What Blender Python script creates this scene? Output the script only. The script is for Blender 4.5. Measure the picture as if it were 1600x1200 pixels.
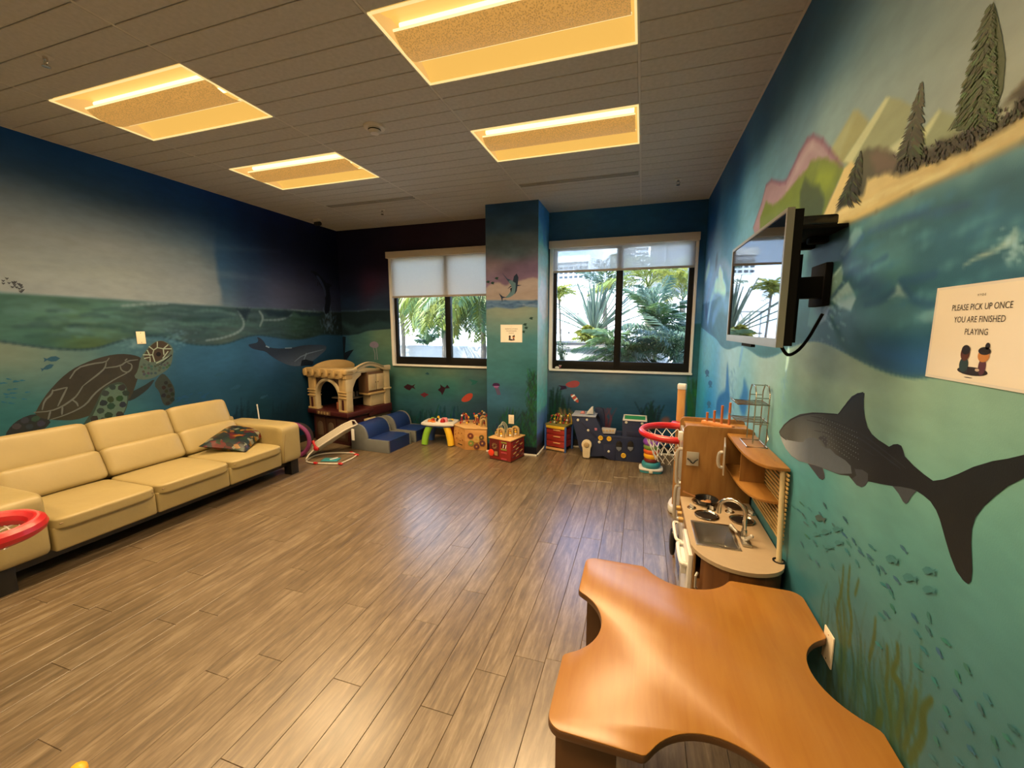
import bpy, bmesh, math, random
import numpy as np
from mathutils import Vector, Matrix
from mathutils.geometry import tessellate_polygon, delaunay_2d_cdt

random.seed(7); rng = np.random.default_rng(7)
for _o in list(bpy.data.objects): bpy.data.objects.remove(_o)
SC = bpy.context.scene; COL = SC.collection
PI = math.pi

# ------------------------------------------------------------------ camera
CAM_Z = 1.612
F_PX, PITCH, YAW, ROLL = 636.0, 0.1393, 0.3078, -0.0008
def _basis():
    cy, sy, cp, sp = math.cos(YAW), math.sin(YAW), math.cos(PITCH), math.sin(PITCH)
    fw = Vector((-sy*cp, cy*cp, -sp)); r = Vector((cy, sy, 0)); up = r.cross(fw)
    c, s = math.cos(ROLL), math.sin(ROLL)
    return r*c+up*s, up*c-r*s, fw
C_R, C_U, C_F = _basis()
camd = bpy.data.cameras.new('camera'); cam = bpy.data.objects.new('camera', camd); COL.objects.link(cam)
camd.sensor_fit = 'HORIZONTAL'; camd.sensor_width = 36.0; camd.lens = F_PX/1600*36; camd.clip_start = .02; camd.clip_end = 500
m3 = Matrix((C_R, C_U, -C_F)).transposed()
cam.matrix_world = Matrix.Translation((0, 0, CAM_Z)) @ m3.to_4x4()
SC.camera = cam

# ------------------------------------------------------------------ sky, sun, exposure
SUN_STRENGTH, SKY_STRENGTH, EXPOSURE = 26.0, 9.0, 0.0
LAMP_WATT, LAMP_COL = 50.0, (1.0, .69, .36)
w = bpy.data.worlds.new('sky'); SC.world = w; w.use_nodes = True
nt = w.node_tree; nt.nodes.clear()
def _n(t, **k):
    n = nt.nodes.new(t)
    for a, b in k.items(): setattr(n, a, b)
    return n
tc = _n('ShaderNodeTexCoord'); sx = _n('ShaderNodeSeparateXYZ'); nt.links.new(tc.outputs['Generated'], sx.inputs[0])
gr = _n('ShaderNodeValToRGB'); gr.color_ramp.elements[0].position = .0; gr.color_ramp.elements[0].color = (.46, .64, .95, 1)
gr.color_ramp.elements[1].position = .55; gr.color_ramp.elements[1].color = (.10, .26, .66, 1)
nt.links.new(sx.outputs['Z'], gr.inputs['Fac'])
mp = _n('ShaderNodeMapping'); mp.inputs['Scale'].default_value = (2.2, 2.2, 5.0); nt.links.new(tc.outputs['Generated'], mp.inputs[0])
nz = _n('ShaderNodeTexNoise'); nz.inputs['Scale'].default_value = 1.6; nz.inputs['Detail'].default_value = 7; nz.inputs['Roughness'].default_value = .58
nt.links.new(mp.outputs[0], nz.inputs['Vector'])
cr = _n('ShaderNodeValToRGB'); cr.color_ramp.elements[0].position = .47; cr.color_ramp.elements[1].position = .66
nt.links.new(nz.outputs['Fac'], cr.inputs['Fac'])
mx = _n('ShaderNodeMix', data_type='RGBA'); nt.links.new(cr.outputs['Color'], mx.inputs[0]); nt.links.new(gr.outputs['Color'], mx.inputs[6]); mx.inputs[7].default_value = (.82, .85, .9, 1)
bg = _n('ShaderNodeBackground'); bg.inputs['Strength'].default_value = SKY_STRENGTH; nt.links.new(mx.outputs[2], bg.inputs[0])
wo = _n('ShaderNodeOutputWorld'); nt.links.new(bg.outputs[0], wo.inputs[0])
sd = bpy.data.lights.new('sun', 'SUN'); sd.energy = SUN_STRENGTH; sd.angle = .01; sd.color = (1, .95, .86)
sun = bpy.data.objects.new('sun', sd); COL.objects.link(sun)
sun.rotation_euler = Vector((.62, .35, -.70)).to_track_quat('-Z', 'Y').to_euler()
SC.view_settings.view_transform = 'Standard'; SC.view_settings.look = 'None'
SC.view_settings.exposure = EXPOSURE; SC.view_settings.gamma = 1.0; SC.view_settings.use_curve_mapping = False

# ------------------------------------------------------------------ measures of the room (metres)
XL, XR, YB, YF, H = -4.5266, .6648, 5.3758, -1.25, 3.068
CX0, CX1, CY = -1.865, -1.205, 4.81          # column
GX, GY, TX, TY = -.079, 2.4296, 1.2192, .6096 # ceiling grid
W1 = (-3.60, -1.95, 1.05, 2.68); W2 = (-1.165, .585, 1.05, 2.68)

def ray(u, v):
    return C_F + C_R*((u-800)/F_PX) + C_U*((600-v)/F_PX)
def onX(u, v, x): d = ray(u, v); t = x/d.x; return Vector((x, d.y*t, CAM_Z+d.z*t))
def onY(u, v, y): d = ray(u, v); t = y/d.y; return Vector((d.x*t, y, CAM_Z+d.z*t))
def onZ(u, v, z=0.): d = ray(u, v); t = (z-CAM_Z)/d.z; return Vector((d.x*t, d.y*t, z))

# ------------------------------------------------------------------ colour and materials
def lin(c):
    c = c/255.
    return c/12.92 if c <= .04045 else ((c+.055)/1.055)**2.4
def rgb(r, g, b): return (lin(r), lin(g), lin(b))
MATS = {}
def mat(name, col, rough=.5, metal=0., var=.08, scale=14., bump=0., spec=.5, coat=0., stretch=None, bscale=None, emit=None, estr=0., alpha=None, trans=0.):
    """procedural surface: base colour broken up by noise, optional fine relief"""
    if name in MATS: return MATS[name]
    m = bpy.data.materials.new(name); m.use_nodes = True; t = m.node_tree
    b = t.nodes['Principled BSDF']; L = t.links.new
    b.inputs['Roughness'].default_value = rough; b.inputs['Metallic'].default_value = metal
    b.inputs['Specular IOR Level'].default_value = spec; b.inputs['Coat Weight'].default_value = coat
    if trans: b.inputs['Transmission Weight'].default_value = trans
    co = t.nodes.new('ShaderNodeTexCoord'); mpn = t.nodes.new('ShaderNodeMapping'); L(co.outputs['Object'], mpn.inputs[0])
    if stretch: mpn.inputs['Scale'].default_value = stretch
    n = t.nodes.new('ShaderNodeTexNoise'); n.inputs['Scale'].default_value = scale; n.inputs['Detail'].default_value = 4
    L(mpn.outputs[0], n.inputs['Vector'])
    mxn = t.nodes.new('ShaderNodeMix'); mxn.data_type = 'RGBA'
    mxn.inputs[6].default_value = tuple(max(0, c*(1-var*1.6)) for c in col)+(1,)
    mxn.inputs[7].default_value = tuple(min(1, c*(1+var*1.6)) for c in col)+(1,)
    L(n.outputs['Fac'], mxn.inputs[0]); L(mxn.outputs[2], b.inputs['Base Color'])
    if bump:
        n2 = t.nodes.new('ShaderNodeTexNoise'); n2.inputs['Scale'].default_value = bscale or scale*4; n2.inputs['Detail'].default_value = 3
        L(mpn.outputs[0], n2.inputs['Vector'])
        bp = t.nodes.new('ShaderNodeBump'); bp.inputs['Strength'].default_value = bump; bp.inputs['Distance'].default_value = .004
        L(n2.outputs['Fac'], bp.inputs['Height']); L(bp.outputs[0], b.inputs['Normal'])
    if emit:
        b.inputs['Emission Color'].default_value = tuple(emit)+(1,); b.inputs['Emission Strength'].default_value = estr
    if alpha is not None: b.inputs['Alpha'].default_value = alpha
    MATS[name] = m
    return m
def wood(name, light, dark, rough=.4, axis='X', grain=9., spec=.5):
    """long grained timber / laminate"""
    if name in MATS: return MATS[name]
    m = bpy.data.materials.new(name); m.use_nodes = True; t = m.node_tree; b = t.nodes['Principled BSDF']; L = t.links.new
    b.inputs['Roughness'].default_value = rough; b.inputs['Specular IOR Level'].default_value = spec
    co = t.nodes.new('ShaderNodeTexCoord'); mpn = t.nodes.new('ShaderNodeMapping'); L(co.outputs['Object'], mpn.inputs[0])
    sc = {'X': (1.2, grain, grain), 'Y': (grain, 1.2, grain), 'Z': (grain, grain, 1.2)}[axis]
    mpn.inputs['Scale'].default_value = sc
    n = t.nodes.new('ShaderNodeTexNoise'); n.inputs['Scale'].default_value = 3.2; n.inputs['Detail'].default_value = 6; n.inputs['Distortion'].default_value = .6
    L(mpn.outputs[0], n.inputs['Vector'])
    r = t.nodes.new('ShaderNodeValToRGB'); r.color_ramp.elements[0].position = .3; r.color_ramp.elements[1].position = .68
    r.color_ramp.elements[0].color = tuple(dark)+(1,); r.color_ramp.elements[1].color = tuple(light)+(1,)
    L(n.outputs['Fac'], r.inputs[0]); L(r.outputs[0], b.inputs['Base Color'])
    MATS[name] = m
    return m
def attr_mat(name, rough=.6, spec=.3, brush=.10, bscale=(3, 9, 9), bump=.0):
    """paint: pigment stored per vertex, broken by brush-stroke noise"""
    if name in MATS: return MATS[name]
    m = bpy.data.materials.new(name); m.use_nodes = True; t = m.node_tree; b = t.nodes['Principled BSDF']; L = t.links.new
    b.inputs['Roughness'].default_value = rough; b.inputs['Specular IOR Level'].default_value = spec
    a = t.nodes.new('ShaderNodeAttribute'); a.attribute_name = 'paint'
    co = t.nodes.new('ShaderNodeTexCoord'); mpn = t.nodes.new('ShaderNodeMapping'); L(co.outputs['Object'], mpn.inputs[0]); mpn.inputs['Scale'].default_value = bscale
    n = t.nodes.new('ShaderNodeTexNoise'); n.inputs['Scale'].default_value = 4; n.inputs['Detail'].default_value = 6; L(mpn.outputs[0], n.inputs['Vector'])
    mr = t.nodes.new('ShaderNodeMapRange'); mr.inputs[1].default_value = .3; mr.inputs[2].default_value = .7; mr.inputs[3].default_value = 1-brush; mr.inputs[4].default_value = 1+brush
    L(n.outputs['Fac'], mr.inputs[0])
    mu = t.nodes.new('ShaderNodeMix'); mu.data_type = 'RGBA'; mu.blend_type = 'MULTIPLY'; mu.inputs[0].default_value = 1
    L(a.outputs['Color'], mu.inputs[6]); L(mr.outputs[0], mu.inputs[7]); L(mu.outputs[2], b.inputs['Base Color'])
    if bump:
        n2 = t.nodes.new('ShaderNodeTexNoise'); n2.inputs['Scale'].default_value = 260; L(co.outputs['Object'], n2.inputs['Vector'])
        bp = t.nodes.new('ShaderNodeBump'); bp.inputs['Strength'].default_value = bump; bp.inputs['Distance'].default_value = .002
        L(n2.outputs['Fac'], bp.inputs['Height']); L(bp.outputs[0], b.inputs['Normal'])
    MATS[name] = m
    return m

# ------------------------------------------------------------------ object helpers
def meta(o, label=None, cat=None, group=None, kind=None):
    if label: o['label'] = label
    if cat: o['category'] = cat
    if group: o['group'] = group
    if kind: o['kind'] = kind
    return o
def thing(name, label, cat, loc=(0, 0, 0), rz=0., group=None):
    o = bpy.data.objects.new(name, None); COL.objects.link(o); o.empty_display_size = .05
    o.location = loc; o.rotation_euler = (0, 0, rz)
    return meta(o, label, cat, group)
def struct(name):
    o = bpy.data.objects.new(name, None); COL.objects.link(o); o['kind'] = 'structure'; return o
def finish(o, md, m, parent, sharp):
    if isinstance(m, (list, tuple)):
        for k in m: md.materials.append(k)
    elif m: md.materials.append(m)
    if sharp is not None:
        md.shade_smooth() if hasattr(md, 'shade_smooth') else None
        md.set_sharp_from_angle(angle=math.radians(sharp))
    if parent: o.parent = parent
    return o
class B:
    """collects shapes in one bmesh and links them as ONE mesh object"""
    def __init__(s): s.bm = bmesh.new(); s.off = Vector((0, 0, 0))
    def _new(s, fn):
        before = set(s.bm.verts); fn(); return [v for v in s.bm.verts if v not in before]
    def box(s, c, d, r=0., seg=2, rot=None):
        M = Matrix.Translation(Vector(c))
        if rot is not None: M = M @ (rot if isinstance(rot, Matrix) else Matrix.Rotation(rot, 4, 'Z'))
        t = bmesh.new(); bmesh.ops.create_cube(t, size=1, matrix=Matrix.Diagonal(Vector(d).to_4d()))
        if r > 0: bmesh.ops.bevel(t, geom=list(t.edges), offset=min(r, min(d)*.49), segments=seg, profile=.5, affect='EDGES')
        t.transform(M); s._merge(t); return s
    def box2(s, a, b, r=0., seg=2):
        a, b = Vector(a), Vector(b); return s.box((a+b)/2, [abs(x) for x in (b-a)], r, seg)
    def _merge(s, t):
        md = bpy.data.meshes.new('tmp'); t.to_mesh(md); t.free(); s.bm.from_mesh(md); bpy.data.meshes.remove(md)
    def cyl(s, p0, p1, r0, r1=None, n=16, caps=True):
        p0, p1 = Vector(p0), Vector(p1); r1 = r0 if r1 is None else r1; d = p1-p0
        q = d.to_track_quat('Z', 'Y').to_matrix().to_4x4()
        t = bmesh.new(); bmesh.ops.create_cone(t, cap_ends=caps, segments=n, radius1=r0, radius2=r1, depth=d.length, matrix=Matrix.Translation((p0+p1)/2) @ q)
        s._merge(t); return s
    def ball(s, c, r, nu=14, nv=9, rot=None):
        r = (r, r, r) if not hasattr(r, '__len__') else r
        t = bmesh.new(); bmesh.ops.create_uvsphere(t, u_segments=nu, v_segments=nv, radius=1)
        M = Matrix.Translation(Vector(c))
        if rot is not None: M = M @ (rot if isinstance(rot, Matrix) else Matrix.Rotation(rot, 4, 'Z'))
        t.transform(M @ Matrix.Diagonal(Vector(r).to_4d())); s._merge(t); return s
    def tube(s, pts, r, n=8, closed=False, caps=True):
        pts = [Vector(p) for p in pts]; m = len(pts); rs = r if hasattr(r, '__len__') else [r]*m
        bm = s.bm; rings = []; prev = None
        for i in range(m):
            if closed: d = pts[(i+1) % m]-pts[i-1]
            else: d = pts[min(i+1, m-1)]-pts[max(i-1, 0)]
            if d.length < 1e-9: d = Vector((0, 0, 1))
            d.normalize()
            if prev is None:
                a = Vector((0, 0, 1)) if abs(d.z) < .9 else Vector((1, 0, 0))
                x = d.cross(a).normalized()
            else: x = (prev-d*prev.dot(d)).normalized()
            prev = x; y = d.cross(x)
            rings.append([bm.verts.new(pts[i]+(x*math.cos(2*PI*k/n)+y*math.sin(2*PI*k/n))*rs[i]) for k in range(n)])
        for i in range(m if closed else m-1):
            A, C = rings[i], rings[(i+1) % m]
            for k in range(n): bm.faces.new((A[k], A[(k+1) % n], C[(k+1) % n], C[k]))
        if caps and not closed: bm.faces.new(rings[0][::-1]); bm.faces.new(rings[-1])
        return s
    def lathe(s, prof, c=(0, 0, 0), n=24, M=None):
        bm = s.bm; c = Vector(c); rings = []
        for r, z in prof:
            if r < 1e-6:
                p = Vector((0, 0, z)); p = (M @ p if M else p)+c; rings.append([bm.verts.new(p)]); continue
            ring = []
            for k in range(n):
                p = Vector((r*math.cos(2*PI*k/n), r*math.sin(2*PI*k/n), z)); p = (M @ p if M else p)+c; ring.append(bm.verts.new(p))
            rings.append(ring)
        for A, C in zip(rings, rings[1:]):
            if len(A) == 1 and len(C) == 1: continue
            for k in range(n):
                k2 = (k+1) % n
                if len(A) == 1: bm.faces.new((A[0], C[k2], C[k]))
                elif len(C) == 1: bm.faces.new((A[k], A[k2], C[0]))
                else: bm.faces.new((A[k], A[k2], C[k2], C[k]))
        return s
    def prism(s, poly, h0, h1, f=None, r=0., seg=2):
        """poly in a plane, extruded h0..h1; f maps (a,b,h) to space"""
        f = f or (lambda a, b, h: Vector((a, b, h)))
        t = bmesh.new(); lo = [t.verts.new(f(a, b, h0)) for a, b in poly]; hi = [t.verts.new(f(a, b, h1)) for a, b in poly]
        n = len(poly); t.faces.new(lo[::-1]); top = t.faces.new(hi); bot = t.faces[:][0] if False else None
        for k in range(n): t.faces.new((lo[k], lo[(k+1) % n], hi[(k+1) % n], hi[k]))
        bmesh.ops.recalc_face_normals(t, faces=list(t.faces))
        if r > 0:
            ed = [e for e in t.edges if (e.verts[0] in hi and e.verts[1] in hi) or (e.verts[0] in lo and e.verts[1] in lo)]
            bmesh.ops.bevel(t, geom=ed, offset=r, segments=seg, profile=.5, affect='EDGES')
        s._merge(t); return s
    def grid(s, P, closed_u=False):
        bm = s.bm; V = [[bm.verts.new(p) for p in row] for row in P]; m = len(V); n = len(V[0])
        for i in range(m-1):
            for j in range(n if closed_u else n-1):
                bm.faces.new((V[i][j], V[i][(j+1) % n], V[i+1][(j+1) % n], V[i+1][j]))
        return s
    def face(s, pts): s.bm.faces.new([s.bm.verts.new(Vector(p)) for p in pts]); return s
    def build(s, name, m, parent=None, sharp=35, shift=None, label=None, recalc=True, bevel=None):
        if shift is not None: bmesh.ops.translate(s.bm, verts=list(s.bm.verts), vec=-Vector(shift))
        if recalc: bmesh.ops.recalc_face_normals(s.bm, faces=list(s.bm.faces))
        md = bpy.data.meshes.new(name); s.bm.to_mesh(md); s.bm.free()
        o = bpy.data.objects.new(name, md); COL.objects.link(o)
        finish(o, md, m, parent, sharp)
        if label: o['label'] = label
        return o
def copy_tree(o, parent=None):
    c = o.copy(); COL.objects.link(c); c.parent = parent
    for ch in o.children: copy_tree(ch, c)
    return c
def np_mesh(name, V, Fq, m, parent=None, colors=None, smooth=False):
    """mesh from numpy: V (n,3), Fq (m,3 or 4); optional per-vertex paint"""
    V = np.asarray(V, np.float32); Fq = np.asarray(Fq, np.int32); k = Fq.shape[1]
    md = bpy.data.meshes.new(name); md.vertices.add(len(V)); md.vertices.foreach_set('co', V.ravel())
    md.loops.add(Fq.size); md.loops.foreach_set('vertex_index', Fq.ravel())
    md.polygons.add(len(Fq)); md.polygons.foreach_set('loop_start', np.arange(0, Fq.size, k, dtype=np.int32))
    md.update(calc_edges=True); md.validate()
    if colors is not None:
        a = md.attributes.new('paint', 'FLOAT_COLOR', 'POINT')
        a.data.foreach_set('color', np.concatenate([colors, np.ones((len(colors), 1))], 1).astype(np.float32).ravel())
    o = bpy.data.objects.new(name, md); COL.objects.link(o)
    if m: md.materials.append(m)
    if parent: o.parent = parent
    return o
def arc(cx, cy, r, a0, a1, n):
    return [(cx+r*math.cos(a0+(a1-a0)*k/n), cy+r*math.sin(a0+(a1-a0)*k/n)) for k in range(n+1)]
def smooth_closed(pts, it=2):
    for _ in range(it):
        q = []
        for i in range(len(pts)):
            a, b = pts[i], pts[(i+1) % len(pts)]
            q += [tuple(.75*x+.25*y for x, y in zip(a, b)), tuple(.25*x+.75*y for x, y in zip(a, b))]
        pts = q
    return pts
def smooth_open(pts, it=2):
    for _ in range(it):
        q = [pts[0]]
        for a, b in zip(pts, pts[1:]):
            q += [tuple(.75*x+.25*y for x, y in zip(a, b)), tuple(.25*x+.75*y for x, y in zip(a, b))]
        pts = q+[pts[-1]]
    return pts
# ================================================================== FLOOR
def floor_mat():
    m = bpy.data.materials.new('vinyl_plank'); m.use_nodes = True; t = m.node_tree; b = t.nodes['Principled BSDF']; L = t.links.new
    N = t.nodes.new
    co = N('ShaderNodeTexCoord'); oi = N('ShaderNodeObjectInfo')
    off = N('ShaderNodeVectorMath'); off.operation = 'SCALE'; off.inputs[0].default_value = (13.7, 29.1, 5.3); L(oi.outputs['Random'], off.inputs['Scale'])
    ad = N('ShaderNodeVectorMath'); ad.operation = 'ADD'; L(co.outputs['Object'], ad.inputs[0]); L(off.outputs[0], ad.inputs[1])
    def noise(sc, scale, det, dist=0.):
        mp_ = N('ShaderNodeMapping'); mp_.inputs['Scale'].default_value = sc; L(ad.outputs[0], mp_.inputs[0])
        n_ = N('ShaderNodeTexNoise'); n_.inputs['Scale'].default_value = scale; n_.inputs['Detail'].default_value = det; n_.inputs['Distortion'].default_value = dist; n_.inputs['Roughness'].default_value = .62
        L(mp_.outputs[0], n_.inputs['Vector']); return n_
    n1 = noise((20, 2.0, 1), 1.6, 6, .7); n2 = noise((46, 7, 1), 2., 4); n3 = noise((9, 3.5, 1), 1.5, 4)
    r = N('ShaderNodeValToRGB'); e = r.color_ramp.elements
    e[0].position = .30; e[0].color = (*rgb(84, 70, 51), 1); e[1].position = .74; e[1].color = (*rgb(138, 123, 100), 1)
    mid = r.color_ramp.elements.new(.5); mid.color = (*rgb(108, 91, 68), 1)
    a1 = N('ShaderNodeMath'); a1.operation = 'MULTIPLY_ADD'; L(n2.outputs['Fac'], a1.inputs[0]); a1.inputs[1].default_value = .38; L(n1.outputs['Fac'], a1.inputs[2])
    a2 = N('ShaderNodeMath'); a2.operation = 'MULTIPLY_ADD'; L(n3.outputs['Fac'], a2.inputs[0]); a2.inputs[1].default_value = .30; L(a1.outputs[0], a2.inputs[2])
    a3 = N('ShaderNodeMath'); a3.operation = 'MULTIPLY_ADD'; L(oi.outputs['Random'], a3.inputs[0]); a3.inputs[1].default_value = .07; L(a2.outputs[0], a3.inputs[2])
    a4 = N('ShaderNodeMath'); a4.operation = 'SUBTRACT'; L(a3.outputs[0], a4.inputs[0]); a4.inputs[1].default_value = .375
    L(a4.outputs[0], r.inputs[0]); L(r.outputs[0], b.inputs['Base Color'])
    rr = N('ShaderNodeMapRange'); rr.inputs[3].default_value = .30; rr.inputs[4].default_value = .46; L(n2.outputs['Fac'], rr.inputs[0]); L(rr.outputs[0], b.inputs['Roughness'])
    b.inputs['Specular IOR Level'].default_value = .7; b.inputs['Coat Weight'].default_value = .42; b.inputs['Coat Roughness'].default_value = .24; b.inputs['Coat IOR'].default_value = 1.6
    bp = N('ShaderNodeBump'); bp.inputs['Strength'].default_value = .12; bp.inputs['Distance'].default_value = .002; L(a1.outputs[0], bp.inputs['Height']); L(bp.outputs[0], b.inputs['Normal'])
    return m
MF = floor_mat()
seam = mat('floor_seam', rgb(70, 54, 38), .8)
FL = B().box2((XL-.1, YF-.1, -.12), (XR+.1, YB+.1, -.006)).build('floor', seam); meta(FL, kind='structure')
PW, PL = .1524, 1.2192
known = {-4: 1.35, -7: 1.352, -6: 1.797, -9: 1.797, -3: 1.80, -2: 2.12, -1: 1.35, 0: 1.598, 1: 2.95, 2: 1.76, -5: 2.149, -8: 2.42}
cache = {}
k0 = math.floor((XL+.69)/PW); k1 = math.ceil((XR+.69)/PW)
for k in range(k0, k1):
    xa, xb = max(XL, -.69+k*PW), min(XR, -.69+(k+1)*PW)
    if xb-xa < .01: continue
    y = known.get(k, random.uniform(0, PL)); y -= math.ceil((y-YF)/PL)*PL
    while y < YB:
        ya, yb = max(y, YF), min(y+PL, YB); y += PL
        if yb-ya < .02: continue
        key = (round(xb-xa, 4), round(yb-ya, 4))
        if key not in cache:
            wx, wy = key; g = .0008; h = .006
            t = B(); e = .0012
            lo = [(-wx/2+g, -wy/2+g, -h), (wx/2-g, -wy/2+g, -h), (wx/2-g, wy/2-g, -h), (-wx/2+g, wy/2-g, -h)]
            mi = [(a, b_, -e) for a, b_, _ in lo]; hi = [(a-math.copysign(e, a), b_-math.copysign(e, b_), 0) for a, b_, _ in lo]
            for A, C in ((lo, mi), (mi, hi)):
                for q in range(4): t.face((A[q], A[(q+1) % 4], C[(q+1) % 4], C[q]))
            t.face(hi)
            o = t.build('plank', MF, FL, sharp=None, recalc=False); cache[key] = o.data
        else:
            o = bpy.data.objects.new('plank', cache[key]); COL.objects.link(o); o.parent = FL
        o.location = ((xa+xb)/2, (ya+yb)/2, 0)

# ================================================================== CEILING
tile_m = mat('ceiling_tile', (.45, .44, .42), .9, var=.10, scale=40, bump=.25, bscale=420, spec=.1)
bar_m = mat('ceiling_bar', (.52, .50, .46), .6, var=.03, spec=.2)
void_m = mat('ceiling_void', (.03, .028, .025), .9)
CE = B().box2((XL-.1, YF-.1, H+.11), (XR+.1, YB+.1, H+.16)).build('ceiling', void_m); meta(CE, kind='structure')
LIGHTS = [(-1, -1), (-1, 1), (-3, -1), (-3, 1), (-1, -5), (-3, -5)]   # (column, row) of the recessed lights
kx0, kx1 = math.floor((XL-GX)/TX), math.ceil((XR-GX)/TX); ky0, ky1 = math.floor((YF-GY)/TY), math.ceil((YB-GY)/TY)
tcache = {}
for i in range(kx0, kx1):
    for j in range(ky0, ky1):
        if (i, j) in LIGHTS: continue
        xa, xb = max(XL, GX+i*TX), min(XR, GX+(i+1)*TX); ya, yb = max(YF, GY+j*TY), min(YB, GY+(j+1)*TY)
        if xb-xa < .02 or yb-ya < .02: continue
        key = (round(xb-xa, 3), round(yb-ya, 3), round(ya-GY-j*TY, 3))
        if key not in tcache:
            t = B(); wx, wy, o0 = key; g = .007
            t.box2((-wx/2+.004, -wy/2+.003, .008), (wx/2-.004, wy/2-.003, .02))
            for q in range(4):                                   # four raised strips, grooves between
                a, c = q*TY/4-o0+(.0035 if q else .003), (q+1)*TY/4-o0-(.0035 if q < 3 else .003)
                a, c = max(a, .003), min(c, wy-.003)
                if c-a > .01: t.box2((-wx/2+g, -wy/2+a, 0), (wx/2-g, -wy/2+c, .010), r=.0025, seg=1)
            o = t.build('ceiling_tile', tile_m, CE, sharp=25); tcache[key] = o.data
        else:
            o = bpy.data.objects.new('ceiling_tile', tcache[key]); COL.objects.link(o); o.parent = CE
        o.location = ((xa+xb)/2, (ya+yb)/2, H)
for i in range(kx0+1, kx1):
    x = GX+i*TX; B().box2((x-.0065, YF, H+.001), (x+.0065, YB, H+.03), r=.001, seg=1).build('grid_bar', bar_m, CE)
for j in range(ky0+1, ky1):
    y = GY+j*TY; B().box2((XL, y-.0025, H+.006), (XR, y+.0025, H+.03)).build('grid_bar', bar_m, CE)
for p, q in (((XL, YF, H-.002), (XL+.012, YB, H+.02)), ((XR-.012, YF, H-.002), (XR, YB, H+.02)), ((XL, YB-.012, H-.002), (XR, YB, H+.02))):
    B().box2(p, q).build('edge_angle', bar_m, CE)

# ================================================================== PAINT ENGINE FOR THE MURALS
# colours are given as they look under the room's light and turned into pigment by one factor per wall, so uneven light stays in the paint
def srgb2lin(c):
    c = np.asarray(c, float)/255.
    return np.where(c <= .04045, c/12.92, ((c+.055)/1.055)**2.4)
def vnoise(x, y, seed):
    r = np.random.default_rng(seed).random((256, 256))
    xi, yi = np.floor(x).astype(int), np.floor(y).astype(int); fx, fy = x-xi, y-yi
    fx, fy = fx*fx*(3-2*fx), fy*fy*(3-2*fy)
    g = lambda a, b: r[(xi+a) & 255, (yi+b) & 255]
    return (g(0, 0)*(1-fx)+g(1, 0)*fx)*(1-fy)+(g(0, 1)*(1-fx)+g(1, 1)*fx)*fy
def fbm(x, y, seed, o=4):
    t = 0; a = .5; s = 0
    for k in range(o): t = t+a*vnoise(x*2**k+17*k, y*2**k+31*k, seed+k); s += a; a *= .55
    return t/s
def seg_dist(P, a, b):
    a, b = np.asarray(a, float), np.asarray(b, float); d = b-a; L2 = max(d@d, 1e-12)
    t = np.clip(((P-a)@d)/L2, 0, 1); return np.hypot(*(P-a-t[:, None]*d).T), t
class Canvas:
    def __init__(s, S, Z, ax=None): s.P = np.stack([S, Z], 1); s.c = np.zeros((len(S), 3)); s.ax = ax
    def blend(s, idx, col, a):
        col = np.asarray(col, float); a = np.asarray(a)[:, None]
        s.c[idx] = s.c[idx]*(1-a)+col*a
    def idw(s, pts, cols, idx=None, pw=3.4, sz=(1, 1), eps=.03):
        """smooth blend between sampled colours"""
        pts = np.asarray(pts, float)*sz; cols = np.asarray(cols, float); P = (s.P if idx is None else s.P[idx])*sz
        W = 0; A = 0
        for p, c in zip(pts, cols):
            d = 1/(((P-p)**2).sum(1)+eps)**(pw/2); W = W+d; A = A+d[:, None]*c
        return A/W[:, None]
    def near(s, pts, m):
        q = np.asarray(pts); lo, hi = q.min(0)-m, q.max(0)+m
        if s.ax is not None:
            a, b = s.ax; i0, i1 = np.searchsorted(a, (lo[0], hi[0])); j0, j1 = np.searchsorted(b, (lo[1], hi[1]))
            return (np.arange(i0, i1)[:, None]*len(b)+np.arange(j0, j1)[None, :]).ravel()
        return np.nonzero(((s.P >= lo) & (s.P <= hi)).all(1))[0]
    def inside(s, pts, feather=.01, warp=0, seed=1):
        idx = s.near(pts, feather+warp); P = s.P[idx].copy()
        if warp:
            P[:, 0] += (fbm(P[:, 0]*22, P[:, 1]*22, seed)-.5)*2*warp; P[:, 1] += (fbm(P[:, 0]*22, P[:, 1]*22, seed+9)-.5)*2*warp
        n = len(pts); d = np.full(len(P), 9.); ins = np.zeros(len(P), bool)
        for k in range(n):
            a, b = pts[k], pts[(k+1) % n]; d = np.minimum(d, seg_dist(P, a, b)[0])
            c = ((a[1] > P[:, 1]) != (b[1] > P[:, 1])); xx = (b[0]-a[0])*(P[:, 1]-a[1])/((b[1]-a[1]) or 1e-12)+a[0]
            ins ^= c & (P[:, 0] < xx)
        sd = np.where(ins, d, -d); return idx, np.clip(sd/max(feather, 1e-4)*.5+.5, 0, 1)
    def poly(s, pts, col, feather=.01, op=1., warp=0, seed=1):
        idx, a = s.inside(pts, feather, warp, seed); col = np.asarray(col, float)
        s.blend(idx, col[idx] if col.ndim > 1 and len(col) == len(s.P) else col, a*op)
    def stroke(s, pts, wd, col, feather=.01, op=1.):
        wd = list(wd) if hasattr(wd, '__len__') else [wd, wd]
        m = max(wd)+feather; n = len(pts)
        for k in range(n-1):
            idx = s.near([pts[k], pts[k+1]], m)
            if not len(idx): continue
            d, t = seg_dist(s.P[idx], pts[k], pts[k+1]); f = (k+t)/(n-1)
            ww = np.interp(f, np.linspace(0, 1, len(wd)), wd)
            s.blend(idx, col, np.clip((ww-d)/feather*.5+.5, 0, 1)*op)
def axis_samples(parts):
    out = []
    for a, b, st in parts:
        n = max(1, int(round((b-a)/st))); out += list(np.linspace(a, b, n, endpoint=False))
    return np.array(out+[parts[-1][1]])
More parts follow.
